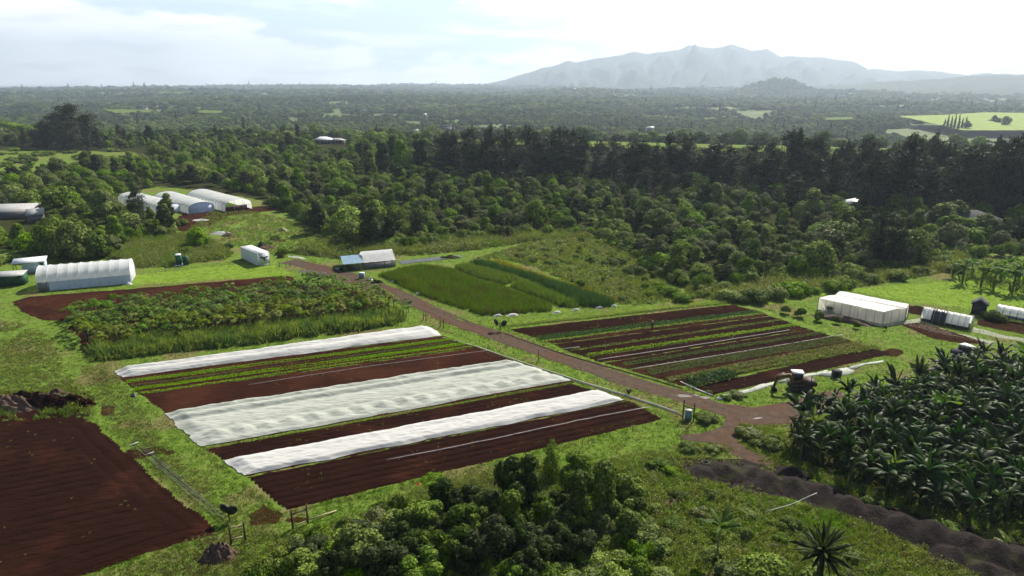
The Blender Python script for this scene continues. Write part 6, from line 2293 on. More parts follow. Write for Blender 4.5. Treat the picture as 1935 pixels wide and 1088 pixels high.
film_house('leftmost of the three white film greenhouses, with a dark vent in its gable', (320, 402), (247, 381), 7.4, 0, vent=True)
film_house('middle of the three white film greenhouses below the wood', (382, 401.5), (316, 380), 7.6, 0)
film_house('rightmost of the three white film greenhouses, with a rust coloured panel at its open end', (452, 397.5), (379, 377), 8.2, 0, open_end=True, top=3.5)


# houses
def hip_house(label, c, ang, L_, W, wall, rise, mat, wmat, z=0.0, name='house'):
    p = G(*c)
    t = thing(name, (p[0], p[1]), ang, label, 'house')
    mb = MB(); mb.box((-L_ / 2 + .5, -W / 2 + .5, 0), (L_ / 2 - .5, W / 2 - .5, wall)); mb.build('wall', wmat, t)
    a, b, r_ = L_ / 2, W / 2, max(.3, L_ / 2 - W / 2)
    mb = MB(); mb.add([(-a, -b, wall), (a, -b, wall), (a, b, wall), (-a, b, wall), (-r_, 0, wall + rise), (r_, 0, wall + rise),
                       (-a, -b, wall - .12), (a, -b, wall - .12), (a, b, wall - .12), (-a, b, wall - .12)],
                      [(0, 1, 5, 4), (2, 3, 4, 5), (0, 6, 7, 1), (1, 7, 8, 2), (2, 8, 9, 3), (3, 9, 6, 0), (6, 9, 8, 7)], [(1, 2, 5), (3, 0, 4)]); mb.build('roof', mat, t)
    mb = MB()
    for x in (-L_ * .28, 0, L_ * .28):
        mb.box((x - .5, -W / 2 + .46, .9), (x + .5, -W / 2 + .49, 2.0))
    mb.build('windows', M['glass'], t)
    mb = MB(); mb.box((L_ * .12, -W / 2 + .46, 0), (L_ * .12 + .9, -W / 2 + .49, 2.0)); mb.build('door', M['wood'], t)
    return t


hip_house('house with a dark grey hipped roof half hidden by hedges on the right', (1812, 428), .05, 19, 11, 2.5, 2.1, M['dark_roof'], M['block'])
hip_house('house with a small white roof among trees with red blossom', (1613, 398), .1, 6.5, 6, 2.6, 1.3, M['roof_white'], M['block'])
hip_house('pale roofed house at the edge of the plateau, the larger of the pair', (612, 271), .1, 12, 8, 2.6, 1.7, M['roof_white'], M['block'])
hip_house('smaller pale roofed house right of the larger one at the edge of the plateau', (638, 271), 0, 9, 5, 2.2, 1.2, M['tin'], M['block'])
for (lab, a, b, wy) in [('low building with a pale grey corrugated roof at the far left below the trees', (-45, 416), (56, 413), 8.5), ('smaller grey roofed building right of the low one at the far left', (50, 421), (86, 418), 5.0)]:
    A, rz, L_ = frame(a, b)
    t = thing('low_building', A, rz, lab, 'building')
    mb = MB(); mb.box((.3, .3, 0), (L_ - .3, wy - .3, 2.0)); mb.build('wall', M['block'], t)
    mb = MB(); mb.add([(0, 0, 1.95), (L_, 0, 1.95), (L_, wy, 3.0), (0, wy, 3.0), (0, 0, 2.1), (L_, 0, 2.1), (L_, wy, 3.15), (0, wy, 3.15)],
                      [(0, 3, 2, 1), (4, 5, 6, 7), (0, 1, 5, 4), (1, 2, 6, 5), (2, 3, 7, 6), (3, 0, 4, 7)]); mb.build('roof', M['tin'], t)
V, Q = [], []
p = G(1630, 402)
rr = np.random.default_rng(4)
D = unit(rr.normal(0, 1, (260, 3))); D[:, 2] = abs(D[:, 2])
t = thing('red_flowering_tree', (p[0], p[1] - .8), 0, 'small tree with a red flowering top right of the white roof', 'tree')
v, q = leaf_quads(np.array([0, 0, 3.2]) + D * np.array([2.3, 1.6, 1.5]), D, .45, .6, rr, .5)
link('blossom', mesh('blossom', v, q, None, [M['flower']]), t)
link('crown', lobes_crown('crown', [(0, 0, 2.6, 1.9), (1.2, 0, 2.2, 1.3), (-1.2, .3, 2.3, 1.4)], 700, .45, M['leaf_dark'], rr), t)
link('trunk', trunk_mesh(3, .15, M['bark']), t)

# distant roofs in the valley
for i, (x, y, w, m, lab) in enumerate([(1229, 239, 9, 'roof_white', 'brightest white roof in the hazy valley above the ironwood belt'), (268, 203, 10, 'dark_roof', 'long grey roofed building beside the left valley meadow'),
                                       (786, 244, 6, 'tin', 'small pale roof in the valley above the wood'), (1083, 173, 10, 'roof_white', 'pale roofs far off at the foot of the mountain'),
                                       (845, 236, 18, 'dark_roof', 'long dark roofed building in the valley behind the wood'), (803, 216, 3, 'roof_white', 'tiny white roof left of the dark plantation in the valley')]):
    zg = -16.0 if y > 215 else -14.0
    p = G(x, y, zg + 3)
    zr = zg + (2.0 if y > 190 else 4.0)
    sc = math.hypot(*p) / 900
    t = thing('distant_house', (p[0], p[1], zr - 3), .1 * i, lab, 'house')
    mb = MB(); mb.box((-w * .5 * sc, -4 * sc, -16), (w * .5 * sc, 4 * sc, 2.6 * sc)); mb.build('wall', M['block'], t)
    hh_ = 2.6 * sc
    mb = MB(); mb.add([(-w * .55 * sc, -4.6 * sc, hh_), (w * .55 * sc, -4.6 * sc, hh_), (w * .55 * sc, 4.6 * sc, hh_), (-w * .55 * sc, 4.6 * sc, hh_), (-w * .5 * sc, 0, hh_ + 1.8 * sc), (w * .5 * sc, 0, hh_ + 1.8 * sc)],
                      [(0, 1, 5, 4), (2, 3, 4, 5), (0, 3, 2, 1)], [(1, 2, 5), (3, 0, 4)]); mb.build('roof', M[m], t)

# ------------------------------------------------------------------ net houses, tunnel, sheds on the right
def net_house(label, roof, zr, seed):
    """roof = four photo positions of the roof corners (near-left, near-right, far-right, far-left) at height zr"""
    P = GP(roof, zr)
    c = P.mean(0)
    t = thing('net_house', (c[0], c[1]), 0, label, 'net house')
    P = P - c

    def bil(u, v):
        return (P[0] * (1 - u) + P[1] * u) * (1 - v) + (P[3] * (1 - u) + P[2] * u) * v
    mb = MB()
    mb.grid(lambda u, v: (*bil(u, v), zr + .25 * math.sin(math.pi * v) + .05 * noise.noise((u * 9, v * 6, seed))), 26, 10)
    mb.build('film_roof', M['poly'], t, smooth=True)
    rr = random.Random(seed)
    for k in range(4):
        a, b = P[k], P[(k + 1) % 4]
        L_ = np.hypot(*(b - a))
        n = int(L_ / .25)
        nr = np.array([(b - a)[1], -(b - a)[0]]) / L_
        V = []
        for i in range(n + 1):
            q = a + (b - a) * i / n
            for j in range(4):
                q2 = q + nr * (.09 * noise.noise((i * .9, j * .3 + seed, k)))
                V.append((q2[0], q2[1], zr * j / 3 - .02))
        mb = MB(); mb.add(V, [(i * 4 + j, i * 4 + 4 + j, i * 4 + 5 + j, i * 4 + 1 + j) for i in range(n) for j in range(3)])
        mb.build('net_wall', M['shade'], t)
        mb = MB()
        m_ = max(1, int(L_ / 1.25))
        for i in range(m_ + 1):
            q = a + (b - a) * i / m_ + nr * .11
            mb.tube((q[0], q[1], 0), (q[0], q[1], zr), .03, n=6)
        mb.build('posts', M['wood'], t)


net_house('front net house with a bright white flat roof and pale net walls', [(1548, 563), (1671, 589.5), (1713, 583.5), (1590, 557.5)], 2.1, 1)
net_house('rear net house with a narrower white roof, just behind the front one', [(1579, 556), (1713, 581.5), (1718, 575), (1594, 550.5)], 2.25, 2)
for (pts, m, nm, s_) in [([(1600, 575), (1672, 610), (1700, 606), (1738, 602), (1760, 612), (1800, 628), (1880, 645), (1870, 652), (1780, 632), (1700, 614), (1672, 618), (1540, 596), (1545, 588)], 'net_cloth', 'pale_path', 1),
                         ([(1842, 618), (1900, 634), (1935, 640), (1935, 646), (1880, 636), (1835, 626)], 'net_cloth', 'pale_path', 2)]:
    sheet(nm, GP(pts), .02 + s_ * .004, M['shade'], amp=.25, seed=s_ + 60, step=.5)
field('soil_field', GP([(1697, 612), (1738, 607), (1872, 650), (1820, 650), (1760, 640)]), M['soil'], pitch=.6, amp=.05, res=.2, rot=-.8)
field('soil_field', GP([(1700, 577), (1735, 577), (1760, 584), (1745, 596), (1715, 592)]), M['soil_dark'], pitch=.6, amp=.05, res=.2, rot=-.8, seed=2)
field('soil_field', GP([(1845, 604), (1880, 602), (1940, 612), (2000, 625), (1935, 632), (1880, 622), (1845, 614)]), M['soil'], pitch=.6, amp=.05, res=.2, rot=-.6, seed=3)

for i, (x, y) in enumerate([(1570, 588), (1590, 590), (1612, 594), (1632, 598), (1652, 601), (1668, 598), (1688, 597), (1700, 595), (1640, 590), (1605, 583)]):
    p = G(x, y)
    fore_kinds['low'].put(p[0], p[1], 0, .55, i, 'bushy plant growing inside the net houses', 'plants inside the net houses', i, .75)

# caterpillar tunnel, dark film in the middle
A, rz, L_ = frame((1739, 606), (1832, 625))
W = 2.6
t = thing('hoop_tunnel', A, rz, 'low hoop tunnel half wrapped in black film with clear ends, right of the net houses', 'tunnel')
segs = [(0, .2, 'poly', 'clear film end'), (.2, .5, 'black_film', 'black film middle'), (.5, .96, 'poly', 'milky film section')]
for a, b, m, lab in segs:
    mb = MB(); tunnel_skin(mb, L_, W, .5, 2.15, 3, .10, x0=L_ * a + .01, x1=L_ * b, part='roof', seed=int(a * 9)); o = mb.build('film_cover', M[m], t, smooth=True); o['label'] = lab
mb = MB(); tunnel_skin(mb, L_, W, .5, 2.15, 6, .05, x0=.1, x1=L_ * .95, part='near_wall', seed=5); mb.build('side_wall', M['black_film'], t)
mb = MB(); tunnel_ribs(mb, L_, W, .5, 2.15, 8, .035); mb.build('hoops', M['steel'], t)
mb = MB()
for y in (.8, 1.8):
    mb.tube((L_, y, 0), (L_, y, 1.9), .05)
mb.tube((L_, .8, 1.4), (L_, 1.8, 1.4), .05)
mb.build('door_frame', M['steel'], t)
rr = random.Random(12)
for i, x in enumerate([.12, .3, .42, .62, .74, .86]):
    pl = A + np.array([math.cos(rz), math.sin(rz)]) * L_ * x + np.array([-math.sin(rz), math.cos(rz)]) * .9
    fore_kinds['low'].put(pl[0], pl[1], 0, .5, i, 'potted green plant growing inside the low hoop tunnel', 'plants inside the hoop tunnel', i, .5)

# charcoal gabled shed
A, rz, L_ = frame((1834, 592.5), (1862, 597))
W = 2.3
t = thing('garden_shed', A, rz, 'small charcoal shed with a gabled roof on the bright lawn', 'shed')
mb = MB(); mb.box((0, 0, 0), (L_, W, 1.75)); mb.prism([(0, 1.75), (L_, 1.75), (L_ / 2, 2.55)], .005, W - .005); mb.build('wall', M['charcoal'], t)
mb = MB()
for s_ in (-1, 1):
    x0, x1_ = (L_ / 2, -.2) if s_ < 0 else (L_ / 2, L_ + .2)
    mb.add([(x0, -.2, 2.66), (x1_, -.2, 1.72), (x1_, W + .2, 1.72), (x0, W + .2, 2.66), (x0, -.2, 2.58), (x1_, -.2, 1.64), (x1_, W + .2, 1.64), (x0, W + .2, 2.58)],
           [(0, 3, 2, 1), (4, 5, 6, 7), (0, 1, 5, 4), (1, 2, 6, 5), (2, 3, 7, 6), (3, 0, 4, 7)])
mb.build('roof', M['dark_roof'], t)
mb = MB(); mb.box((L_ * .4, -.03, .05), (L_ * .4 + .75, -.003, 1.6)); mb.build('door', M['black'], t)

# long low white tunnel at the right edge
A, rz, L_ = frame((1879, 600), (1990, 622))
W = 2.8
t = thing('low_tunnel', A, rz, 'long low tunnel under taut white film cut by the right edge of the photo', 'tunnel')
mb = MB(); tunnel_skin(mb, L_, W, .55, 1.8, 8, .05, part='roof'); mb.build('film_cover', M['poly'], t, (0, 0, .25), smooth=True)
mb = MB(); tunnel_ribs(mb, L_, W, .8, 2.05, 8, .035); mb.build('hoops', M['steel'], t)
mb = MB(); mb.box((0, .02, .35), (L_, .05, .85)); mb.box((0, W - .05, .35), (L_, W - .02, .85)); mb.build('side_film', M['blue_grey'], t)
mb = MB()
for k in range(9):
    mb.tube((L_ * k / 8, -.1, 0), (L_ * k / 8, -.1, 1.5), .045)
mb.build('posts', M['wood'], t)
for i, (x, y, s_) in enumerate([(1876, 604, .95), (1890, 607, .7)]):
    p = G(x, y)
    fore_kinds['low'].put(p[0], p[1], 0, s_, i, ['big bush at the left end of the low white tunnel', 'smaller bush in front of the low white tunnel'][i], None, i, s_)

# parked white topped vehicle half hidden by the bananas
p = G(1829, 652, 1.7)
t = thing('parked_pickup', p, .35, 'dark vehicle with a white roof parked behind the tops of the banana grove', 'vehicle')
mb = MB(); mb.prism([(-2.2, .45), (2.2, .45), (2.25, .95), (1.2, 1.0), (.8, 1.1), (-.9, 1.1), (-2.2, 1.0)], -.85, .85); mb.build('body', M['charcoal'], t)
mb = MB(); mb.prism([(-.85, 1.1), (.85, 1.1), (.45, 1.62), (-.7, 1.62)], -.78, .78); mb.build('cabin', M['glass'], t)
mb = MB(); mb.box((-.75, -.8, 1.62), (.5, .8, 1.72)); mb.build('roof', M['roof_white'], t)
for sx in (-1.4, 1.4):
    for sy in (-.88, .7):
        mb = MB(); mb.path([(sx, sy, .36), (sx, sy + .2, .36)], .36, 14); mb.build('wheel', M['rubber'], t)

# ------------------------------------------------------------------ excavator
p = G(1513, 737)
t = thing('excavator', p, math.radians(172), 'old yellow brown excavator with a white cab roof, its arm reaching down to the left', 'excavator')
mb = MB(); mb.box((-1.15, -.95, .72), (1.45, .95, 1.0)); mb.prism([(-1.6, 1.0), (-.1, 1.0), (-.1, 1.55), (-1.35, 1.6), (-1.65, 1.4)], -.92, .92); mb.build('body', M['digger_body'], t)
for sy in (-.95, .6):
    tr = MB()
    prof = [(-1.35, .12), (1.35, .12), (1.55, .38), (1.35, .66), (-1.35, .66), (-1.55, .38)]
    tr.prism(prof, sy, sy + .38)
    o = tr.build('track', M['rubber'], t)
    w_ = MB()
    for x in (-1.2, -.6, 0, .6, 1.2):
        w_.path([(x, sy - .02, .38), (x, sy + .40, .38)], .2, 12)
    w_.build('wheels', M['digger_body'], o)
mb = MB()
for x in (-.02, 1.1):
    for y in (-.72, .22):
        mb.box((x, y, 1.0), (x + .09, y + .09, 2.35))
mb.box((-.02, -.72, 1.0), (1.19, .31, 1.45))
mb.build('cab', M['digger'], t)
mb = MB(); mb.box((.02, -.70, 1.46), (1.15, .28, 2.32)); mb.build('cab_glass', M['glass'], t)
mb = MB(); mb.box((-.15, -.85, 2.36), (1.3, .42, 2.46)); mb.build('cab_roof', M['roof_white'], t)
mb = MB(); mb.path([(-1.0, .5, 1.5), (-1.0, .5, 2.2)], .06, 8); mb.build('exhaust_pipe', M['rubber'], t)


def beam(mb, p, q, w0, w1, th=.24):
    p, q = Vector(p), Vector(q)
    d = (q - p).normalized()
    u = Vector((0, 1, 0))
    n_ = d.cross(u)
    V = []
    for c_, w in ((p, w0), (q, w1)):
        for a, b in ((-1, -1), (1, -1), (1, 1), (-1, 1)):
            V.append(tuple(c_ + n_ * a * w / 2 + u * b * th / 2))
    mb.add(V, [(0, 3, 2, 1), (4, 5, 6, 7), (0, 1, 5, 4), (1, 2, 6, 5), (2, 3, 7, 6), (3, 0, 4, 7)])


mb = MB(); beam(mb, (1.2, .62, 1.05), (1.75, .62, 2.35), .38, .46); beam(mb, (1.72, .62, 2.25), (3.25, .62, 1.95), .46, .30); mb.build('boom', M['digger'], t)
mb = MB(); beam(mb, (3.1, .62, 2.2), (3.5, .62, .55), .36, .22, .2); mb.build('dipper_arm', M['digger_body'], t)
mb = MB(); mb.tube((1.5, .62, 1.1), (2.4, .62, 2.0), .06); mb.tube((2.3, .62, 2.5), (3.1, .62, 2.32), .05); mb.build('hydraulic_rams', M['steel'], t)
mb = MB(); mb.prism([(3.35, .55), (3.75, .55), (3.72, .1), (3.35, -.02), (3.05, .12), (3.15, .42)], .30, .94); mb.build('bucket', M['rubber'], t)
t = thing('black_crate', G(1580, 712), .3, 'small black box standing on the grass right of the excavator', 'box')
mb = MB(); mb.box((-.5, -.4, .12), (.5, .4, .85)); mb.build('body', M['black'], t)
mb = MB(); mb.box((-.54, -.44, .85), (.54, .44, .93)); mb.build('lid', M['charcoal'], t)
mb = MB()
for x in (-.45, .37):
    for y in (-.35, .27):
        mb.box((x, y, 0), (x + .08, y + .08, .12))
mb.build('feet', M['black'], t)

# ------------------------------------------------------------------ H frames, posts, reels
def h_frame(label, p, q, hp, hq, rails, name='fence_brace', pale=True, r=.085):
    A, B = G(*p), G(*q)
    t = thing(name, A, math.atan2(*(B - A)[::-1]), label, 'fence brace')
    L_ = float(np.hypot(*(B - A)))
    for x, h in ((0, hp), (L_, hq)):
        mb = MB(); mb.path([(x, 0, -.1), (x + .02, 0, h)], [r, r * .92], 9); mb.build('post', M['wood'], t)
    for a, b, m in rails:
        mb = MB(); mb.tube((0.02, -.0, a), (L_ - .02, 0, b), r * .72, n=8); mb.build('rail', M[m], t)
    return t


h_frame('dark H shaped fence brace with a pale top rail beside the ploughed field corner', (437, 1028), (464, 1022), 1.95, 1.95, [(1.55, 1.65, 'pale_wood'), (.45, .5, 'pale_wood')])
h_frame('brown H shaped fence brace with slanting rails at the near corner of the left plot', (553.5, 999), (582, 989), 2.0, 2.0, [(1.45, 1.5, 'wood'), (.22, .32, 'pale_wood')])
mb = MB(); a, b = G(584, 987), G(636, 966)
mb.tube((a[0], a[1], .30), (b[0], b[1], .08), .07, n=8)
tag(mb.build('fallen_pole', M['pale_wood']), 'pale pole lying on the grass right of the brown H shaped brace', 'pole')
h_frame('grey H shaped brace at the road fork with a grey box between its posts', (1290, 792), (1310, 796), 2.5, 2.35, [(1.7, 1.6, 'wood')], r=.08)
t = thing('grey_cabinet', G(1300, 793), -.1, 'grey blue cabinet standing inside the H brace at the road fork', 'cabinet')
mb = MB(); mb.box((-.36, -.2, 0), (.36, .3, 1.15)); mb.build('body', M['blue_grey'], t)
mb = MB(); mb.box((-.40, -.26, 1.15), (.40, .34, 1.24)); mb.build('lid', M['tin'], t)
mb = MB(); mb.box((-.3, -.225, .1), (.3, -.203, 1.05)); mb.build('door', M['blue_grey'], t)
h_frame('small double post brace on the grass right of the cane hedge', (800, 605), (805, 606.5), 1.55, 1.55, [(.9, .95, 'wood')], r=.07)
h_frame('small double post brace beside the road above the farthest row cover', (832, 618), (838.5, 620.5), 1.7, 1.6, [(.9, 1.0, 'wood')], r=.07)
post('tall_stake', 'tall dark stake between the pale irrigation pipe and the wide net', 1017, 685, 2.0, .05)
post('tall_stake', 'tall dark stake on the grass above the foreground thicket', 993, 877, 1.75, .05)
tg = 'thin fence stakes along the plots'
for x, y, h in [(1052, 690, 1.3), (1145, 728, 1.3), (1243, 765, 1.3), (1097, 700, 1.1), (906, 650, 1.1), (1615, 636, 1.2), (1636, 636, 1.2), (1626, 632, 1.1), (1195, 815, 1.2), (1100, 846, 1.2), (1254, 812, 1.0), (946, 640, 1.0)]:
    post('thin_stake', 'thin dark fence stake standing in the grass along the plots', x, y, h, .022, cat='stake', group=tg)


def reel(label, x, y, s, az1, az2, gap):
    p = G(x, y)
    t = thing('disc_reel', p, 0, label, 'reel')
    mb = MB(); mb.tube((0, 0, 0), (0, 0, 1.15 * s), .06 * s); mb.tube((-gap, 0, 1.0 * s), (gap, 0, .85 * s), .05 * s); mb.build('stand', M['wood'], t)
    for sg, az in ((-1, az1), (1, az2)):
        d = Vector((math.sin(az), math.cos(az), .15)).normalized()
        c = Vector((sg * gap, 0, 1.05 * s + (.12 * s if sg < 0 else -.05)))
        mb = MB(); mb.path([c - d * .04, c + d * .04], .42 * s, 20); mb.path([c - d * .07, c + d * .07], .1 * s, 10)
        mb.build('disc', M['black'], t)


reel('pair of black discs on a short post beside the pipes along the ploughed field', 434, 985, 1.15, .35, -.35, .32)
reel('pair of black discs on a stand at the far left corner of the right plot', 945, 625, 1.25, .9, -.6, .62)

# pipes, tyre, hose
PG = 'long grey pipes on the ground beside the ploughed field'
for i, (a, b) in enumerate([((262, 842), (420, 972)), ((255, 845), (405, 975)), ((270, 846), (345, 905)), ((300, 872), (425, 983)), ((285, 868), (372, 940))]):
    pipe('aluminium_pipe', 'long thin grey pipe of the bundle lying beside the ploughed field', 'pipe', [a, b], .024, M['grey_pipe'], .08 + .04 * (i % 2), PG, wob=.06)
pipe('short_pipe', 'short pale pipe lying across the far end of the grey pipe bundle', 'pipe', [(243, 846), (262, 838)], .04, M['pale_pipe'], .2)
pipe('short_pipe', 'short pale pipe beside the middle of the grey pipe bundle', 'pipe', [(276, 862), (291, 857)], .04, M['pale_pipe'], .2)
p = G(1333, 877)
mb = MB()
V, Q = [], []
for i in range(20):
    for j in range(8):
        a, b = 2 * math.pi * i / 20, 2 * math.pi * j / 8
        V.append(((.36 + .13 * math.cos(b)) * math.cos(a), (.36 + .13 * math.cos(b)) * math.sin(a), .13 + .13 * math.sin(b)))
        Q.append((i * 8 + j, ((i + 1) % 20) * 8 + j, ((i + 1) % 20) * 8 + (j + 1) % 8, i * 8 + (j + 1) % 8))
mb.add(V, Q)
tag(mb.build('old_tyre', M['rubber'], None, (p[0], p[1], 0), smooth=True), 'old black tyre lying at the top of the dark mounds', 'tyre')

# ------------------------------------------------------------------ dark mounds: one long ridge of heaps
mpoly = mound_dirt
heaps = [(1330, 893, 1.9, .55), (1375, 893, 2.2, .95), (1420, 895, 2.0, .7), (1450, 912, 2.3, .95), (1500, 922, 2.3, 1.0), (1500, 895, 1.8, .6), (1555, 935, 2.2, 1.0), (1600, 958, 2.4, 1.15), (1650, 975, 2.3, 1.1),
         (1705, 995, 2.5, 1.3), (1765, 1012, 2.5, 1.35), (1825, 1035, 2.5, 1.4), (1880, 1050, 2.6, 1.5), (1935, 1065, 2.6, 1.5), (2000, 1080, 2.6, 1.5), (1800, 1050, 2.0, .9), (1870, 1085, 2.2, 1.0)]
hc = [(G(x, y), r * 1.0, h * 1.05) for x, y, r, h in heaps]
lo, hi = mpoly.min(0) - 1, mpoly.max(0) + 1
st = .17
gx, gy = np.meshgrid(np.arange(lo[0], hi[0], st), np.arange(lo[1], hi[1], st), indexing='ij')
Pm = np.column_stack([gx.ravel(), gy.ravel()])
z = np.zeros(len(Pm))
warp = .55 * np.column_stack([fbm(Pm, .5, 3, 3), fbm(Pm, .5, 4, 3)])
for c, r_, h in hc:
    d = np.hypot(*(Pm - c + warp).T) / r_
    z = np.maximum(z, h * np.clip(1 - d, 0, 1) ** 1.15)
z = z + fbm(Pm, 1.1, 12, 4) * .10 * np.clip(z * 3, 0, 1) + .03 * fbm(Pm, 3.5, 9, 2) * np.clip(z * 3, 0, 1) - .02
nx, ny = gx.shape
i = np.arange(nx - 1)[:, None] * ny
k = np.arange(ny - 1)[None]
Q = np.stack([i + k, i + ny + k, i + ny + k + 1, i + k + 1], -1).reshape(-1, 4)
Q = Q[(z[Q].max(1) > -.015)]
used, inv = np.unique(Q, return_inverse=True)
tag(link('earth_mound', mesh('earth_mound', np.column_stack([Pm, z])[used], inv.reshape(-1, 4), None, [M['mound']], smooth=True)), kind='structure')
mb = MB()
a, b = G(1448, 964, .5), G(1543, 936, 1.1)
pts_ = [(a[0] + (b[0] - a[0]) * q, a[1] + (b[1] - a[1]) * q, .35 + 1.0 * q ** 1.5 + .05 * math.sin(q * 9)) for q in np.linspace(0, 1, 9)]
mb.path(pts_, .028, 8)
tag(mb.build('white_hose', M['pale_pipe']), 'thin white pipe leaning up against the dark mound', 'pipe')

# bare shrub by the irrigation pipe
t = thing('bare_shrub', G(1188, 745), 0, 'small bare twiggy shrub beside the long pale pipe and the road', 'shrub')
rr = random.Random(77)
mb = MB()
for i in range(26):
    a = rr.uniform(0, 6.28)
    r_ = rr.uniform(.3, .8)
    mb.path([(0, 0, 0), (math.cos(a) * r_ * .5, math.sin(a) * r_ * .5, rr.uniform(.4, .8)), (math.cos(a) * r_, math.sin(a) * r_, rr.uniform(.3, 1.0))], [.03, .02, .01], 5)
mb.build('twigs', M['brush'], t)

# compacted wheel tracks on the road
cl = [G(*q) for q in [(585, 503), (700, 545), (790, 573), (880, 611), (960, 639), (1060, 677), (1200, 720), (1310, 754), (1385, 783)]]
for off, sd_ in ((-.85, 1), (.85, 2)):
    le, ri = [], []
    for i in range(len(cl)):
        d = cl[min(i + 1, len(cl) - 1)] - cl[max(i - 1, 0)]
        d = d / np.hypot(*d)
        n_ = np.array([-d[1], d[0]])
        le.append(cl[i] + n_ * (off + .24))
        ri.append(cl[i] + n_ * (off - .24))
    sheet('road', np.array(le + ri[::-1]), .030, M['track'], amp=.10, seed=200 + sd_, step=.6)
# stray weeds coming up in the bare strips
rw = np.random.default_rng(321)
P = np.concatenate([scatter(white_block, .5, rw), scatter(left_field, .12, rw), scatter(brown_field, .15, rw), scatter(right_block, .3, rw)])
P = P[fbm(P, .3, 55, 2) > .05]
stuff('stray_weeds', clump_leaves(P, .08, .16, .12, 7, .12, rw), M['weed'], 'stray little weeds coming up in the bare soil of the plots', 'weeds')

# ------------------------------------------------------------------ the worker in the right plot
p = G(1232, 624.5)
t = thing('person', p, math.radians(20), 'person in dark work clothes and hat standing among the beds of the right plot', 'person')
J = {'pelvis': (0, 0, .88), 'waist': (0, 0, 1.04), 'chest': (0, -.01, 1.25), 'neck': (0, -.02, 1.40), 'head0': (0, -.04, 1.50), 'head': (0, -.05, 1.60),
     'hl': (.10, 0, .84), 'kl': (.12, -.04, .48), 'al': (.13, .02, .08), 'tl': (.14, -.14, .04), 'hr': (-.10, 0, .84), 'kr': (-.13, -.02, .48), 'ar': (-.15, .06, .08), 'tr': (-.16, -.10, .04),
     'sl': (.19, 0, 1.34), 'el': (.25, -.02, 1.07), 'wl': (.24, -.20, .90), 'sr': (-.19, 0, 1.34), 'er': (-.26, -.04, 1.07), 'wr': (-.20, -.24, .93)}
Rr = {'pelvis': .14, 'waist': .125, 'chest': .15, 'neck': .055, 'head0': .07, 'head': .085, 'hl': .09, 'kl': .062, 'al': .042, 'tl': .038, 'hr': .09, 'kr': .062, 'ar': .042, 'tr': .038,
      'sl': .062, 'el': .044, 'wl': .028, 'sr': .062, 'er': .044, 'wr': .028}
E_ = [('pelvis', 'waist'), ('waist', 'chest'), ('chest', 'neck'), ('neck', 'head0'), ('head0', 'head'), ('pelvis', 'hl'), ('hl', 'kl'), ('kl', 'al'), ('al', 'tl'), ('pelvis', 'hr'), ('hr', 'kr'), ('kr', 'ar'), ('ar', 'tr'),
      ('chest', 'sl'), ('sl', 'el'), ('el', 'wl'), ('chest', 'sr'), ('sr', 'er'), ('er', 'wr')]
for sd_, wk in ((1, 'wl'), (-1, 'wr')):       # hands: palm, four fingers and a thumb
    w = Vector(J[wk])
    pm = 'p' + wk
    J[pm] = tuple(w + Vector((0, -.07, -.03)))
    Rr[pm] = .026
    E_.append((wk, pm))
    for f_ in range(5):
        if f_ < 4:
            a = w + Vector(((f_ - 1.5) * .020, -.11, -.045))
            b = a + Vector((0, -.03, -.035 - .004 * (1.5 - abs(f_ - 1.5))))
        else:
            a = w + Vector((-sd_ * .045, -.06, -.03))
            b = a + Vector((0, -.035, -.02))
        J[pm + 'a%d' % f_], J[pm + 'b%d' % f_] = tuple(a), tuple(b)
        Rr[pm + 'a%d' % f_], Rr[pm + 'b%d' % f_] = .009, .008
        E_ += [(pm, pm + 'a%d' % f_), (pm + 'a%d' % f_, pm + 'b%d' % f_)]


def skin_obj(name, keys, edges, grow, mat, root):
    ix = {k_: i for i, k_ in enumerate(keys)}
    me = bpy.data.meshes.new(name)
    me.from_pydata([J[k_] for k_ in keys], [(ix[a], ix[b]) for a, b in edges], [])
    o = link(name, me, t)
    md = o.modifiers.new('skin', 'SKIN')
    sv = me.skin_vertices[0].data if me.skin_vertices else None
    if sv is None:
        bpy.context.view_layer.objects.active = o
        bpy.ops.mesh.customdata_skin_add()
        sv = me.skin_vertices[0].data
    for k_, i in ix.items():
        sv[i].radius = (Rr[k_] * grow,) * 2
        sv[i].use_root = (k_ == root)
    s_ = o.modifiers.new('sub', 'SUBSURF')
    s_.levels = s_.render_levels = 1
    me.materials.append(mat)
    return o


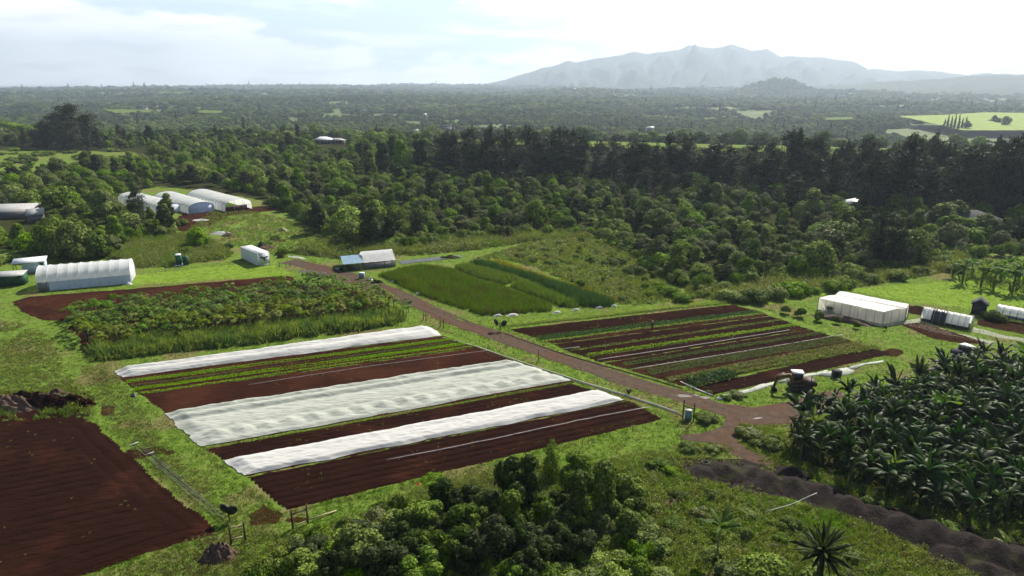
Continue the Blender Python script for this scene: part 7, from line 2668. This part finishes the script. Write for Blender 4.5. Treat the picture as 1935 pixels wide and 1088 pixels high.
keys = list(J)
skin_obj('body', keys, E_, 1.0, M['skin'], 'pelvis')
sk = ['waist', 'chest', 'sl', 'el', 'sr', 'er', 'pelvis']
skin_obj('shirt', sk, [('waist', 'chest'), ('chest', 'sl'), ('sl', 'el'), ('chest', 'sr'), ('sr', 'er'), ('pelvis', 'waist')], 1.16, M['shirt'], 'waist')
sk = ['pelvis', 'hl', 'kl', 'al', 'hr', 'kr', 'ar']
skin_obj('trousers', sk, [('pelvis', 'hl'), ('hl', 'kl'), ('kl', 'al'), ('pelvis', 'hr'), ('hr', 'kr'), ('kr', 'ar')], 1.18, M['trousers'], 'pelvis')
mb = MB(); mb.path([(0, -.05, 1.66), (0, -.05, 1.672)], [.20, .19], 18); mb.path([(0, -.05, 1.67), (0, -.05, 1.74), (0, -.05, 1.78)], [.115, .10, .05], 14); mb.build('hat', M['hat'], t)
mb = MB()
mb.path([(0, -.125, 1.60), (0, -.155, 1.575), (0, -.13, 1.565)], [.012, .016, .012], 6)
for s_ in (-1, 1):
    mb.path([(s_ * .035, -.128, 1.615), (s_ * .035, -.136, 1.612)], [.012, .008], 6)
    mb.path([(s_ * .083, -.04, 1.60), (s_ * .098, -.035, 1.60)], [.022, .014], 6)
mb.path([(-.025, -.128, 1.54), (.025, -.128, 1.54)], .007, 6)
mb.build('face', M['skin'], t)

# loose stones, clods and scraps on the plots
rs_ = np.random.default_rng(123)
V, Q = [], []
for (poly, n, s_) in [(left_field, 700, .07), (white_block, 500, .06), (road_poly, 300, .05), (mound_dirt, 400, .09), (right_block, 300, .06)]:
    P = scatter(poly, 3, rs_)[:]
    rs_.shuffle(P)
    P = P[:n]
    z0 = .09 if poly is not road_poly else .03
    D = np.array([(1, 0, 0), (0, 1, 0), (-1, 0, 0), (0, -1, 0), (0, 0, .8), (0, 0, -.5)])
    for q in P:
        b = len(V)
        sz = s_ * rs_.uniform(.5, 1.6)
        for d in D * rs_.uniform(.7, 1.2, (6, 1)):
            V.append((q[0] + d[0] * sz, q[1] + d[1] * sz, z0 + d[2] * sz))
        for j in range(4):
            Q.append((b + j, b + (j + 1) % 4, b + 4))
            Q.append((b + (j + 1) % 4, b + j, b + 5))
tag(link('loose_clods', mesh('loose_clods', V, None, Q, [M['soil']])), 'small loose clods and stones scattered over the bare earth', 'clods', kind='stuff')

haze_box()
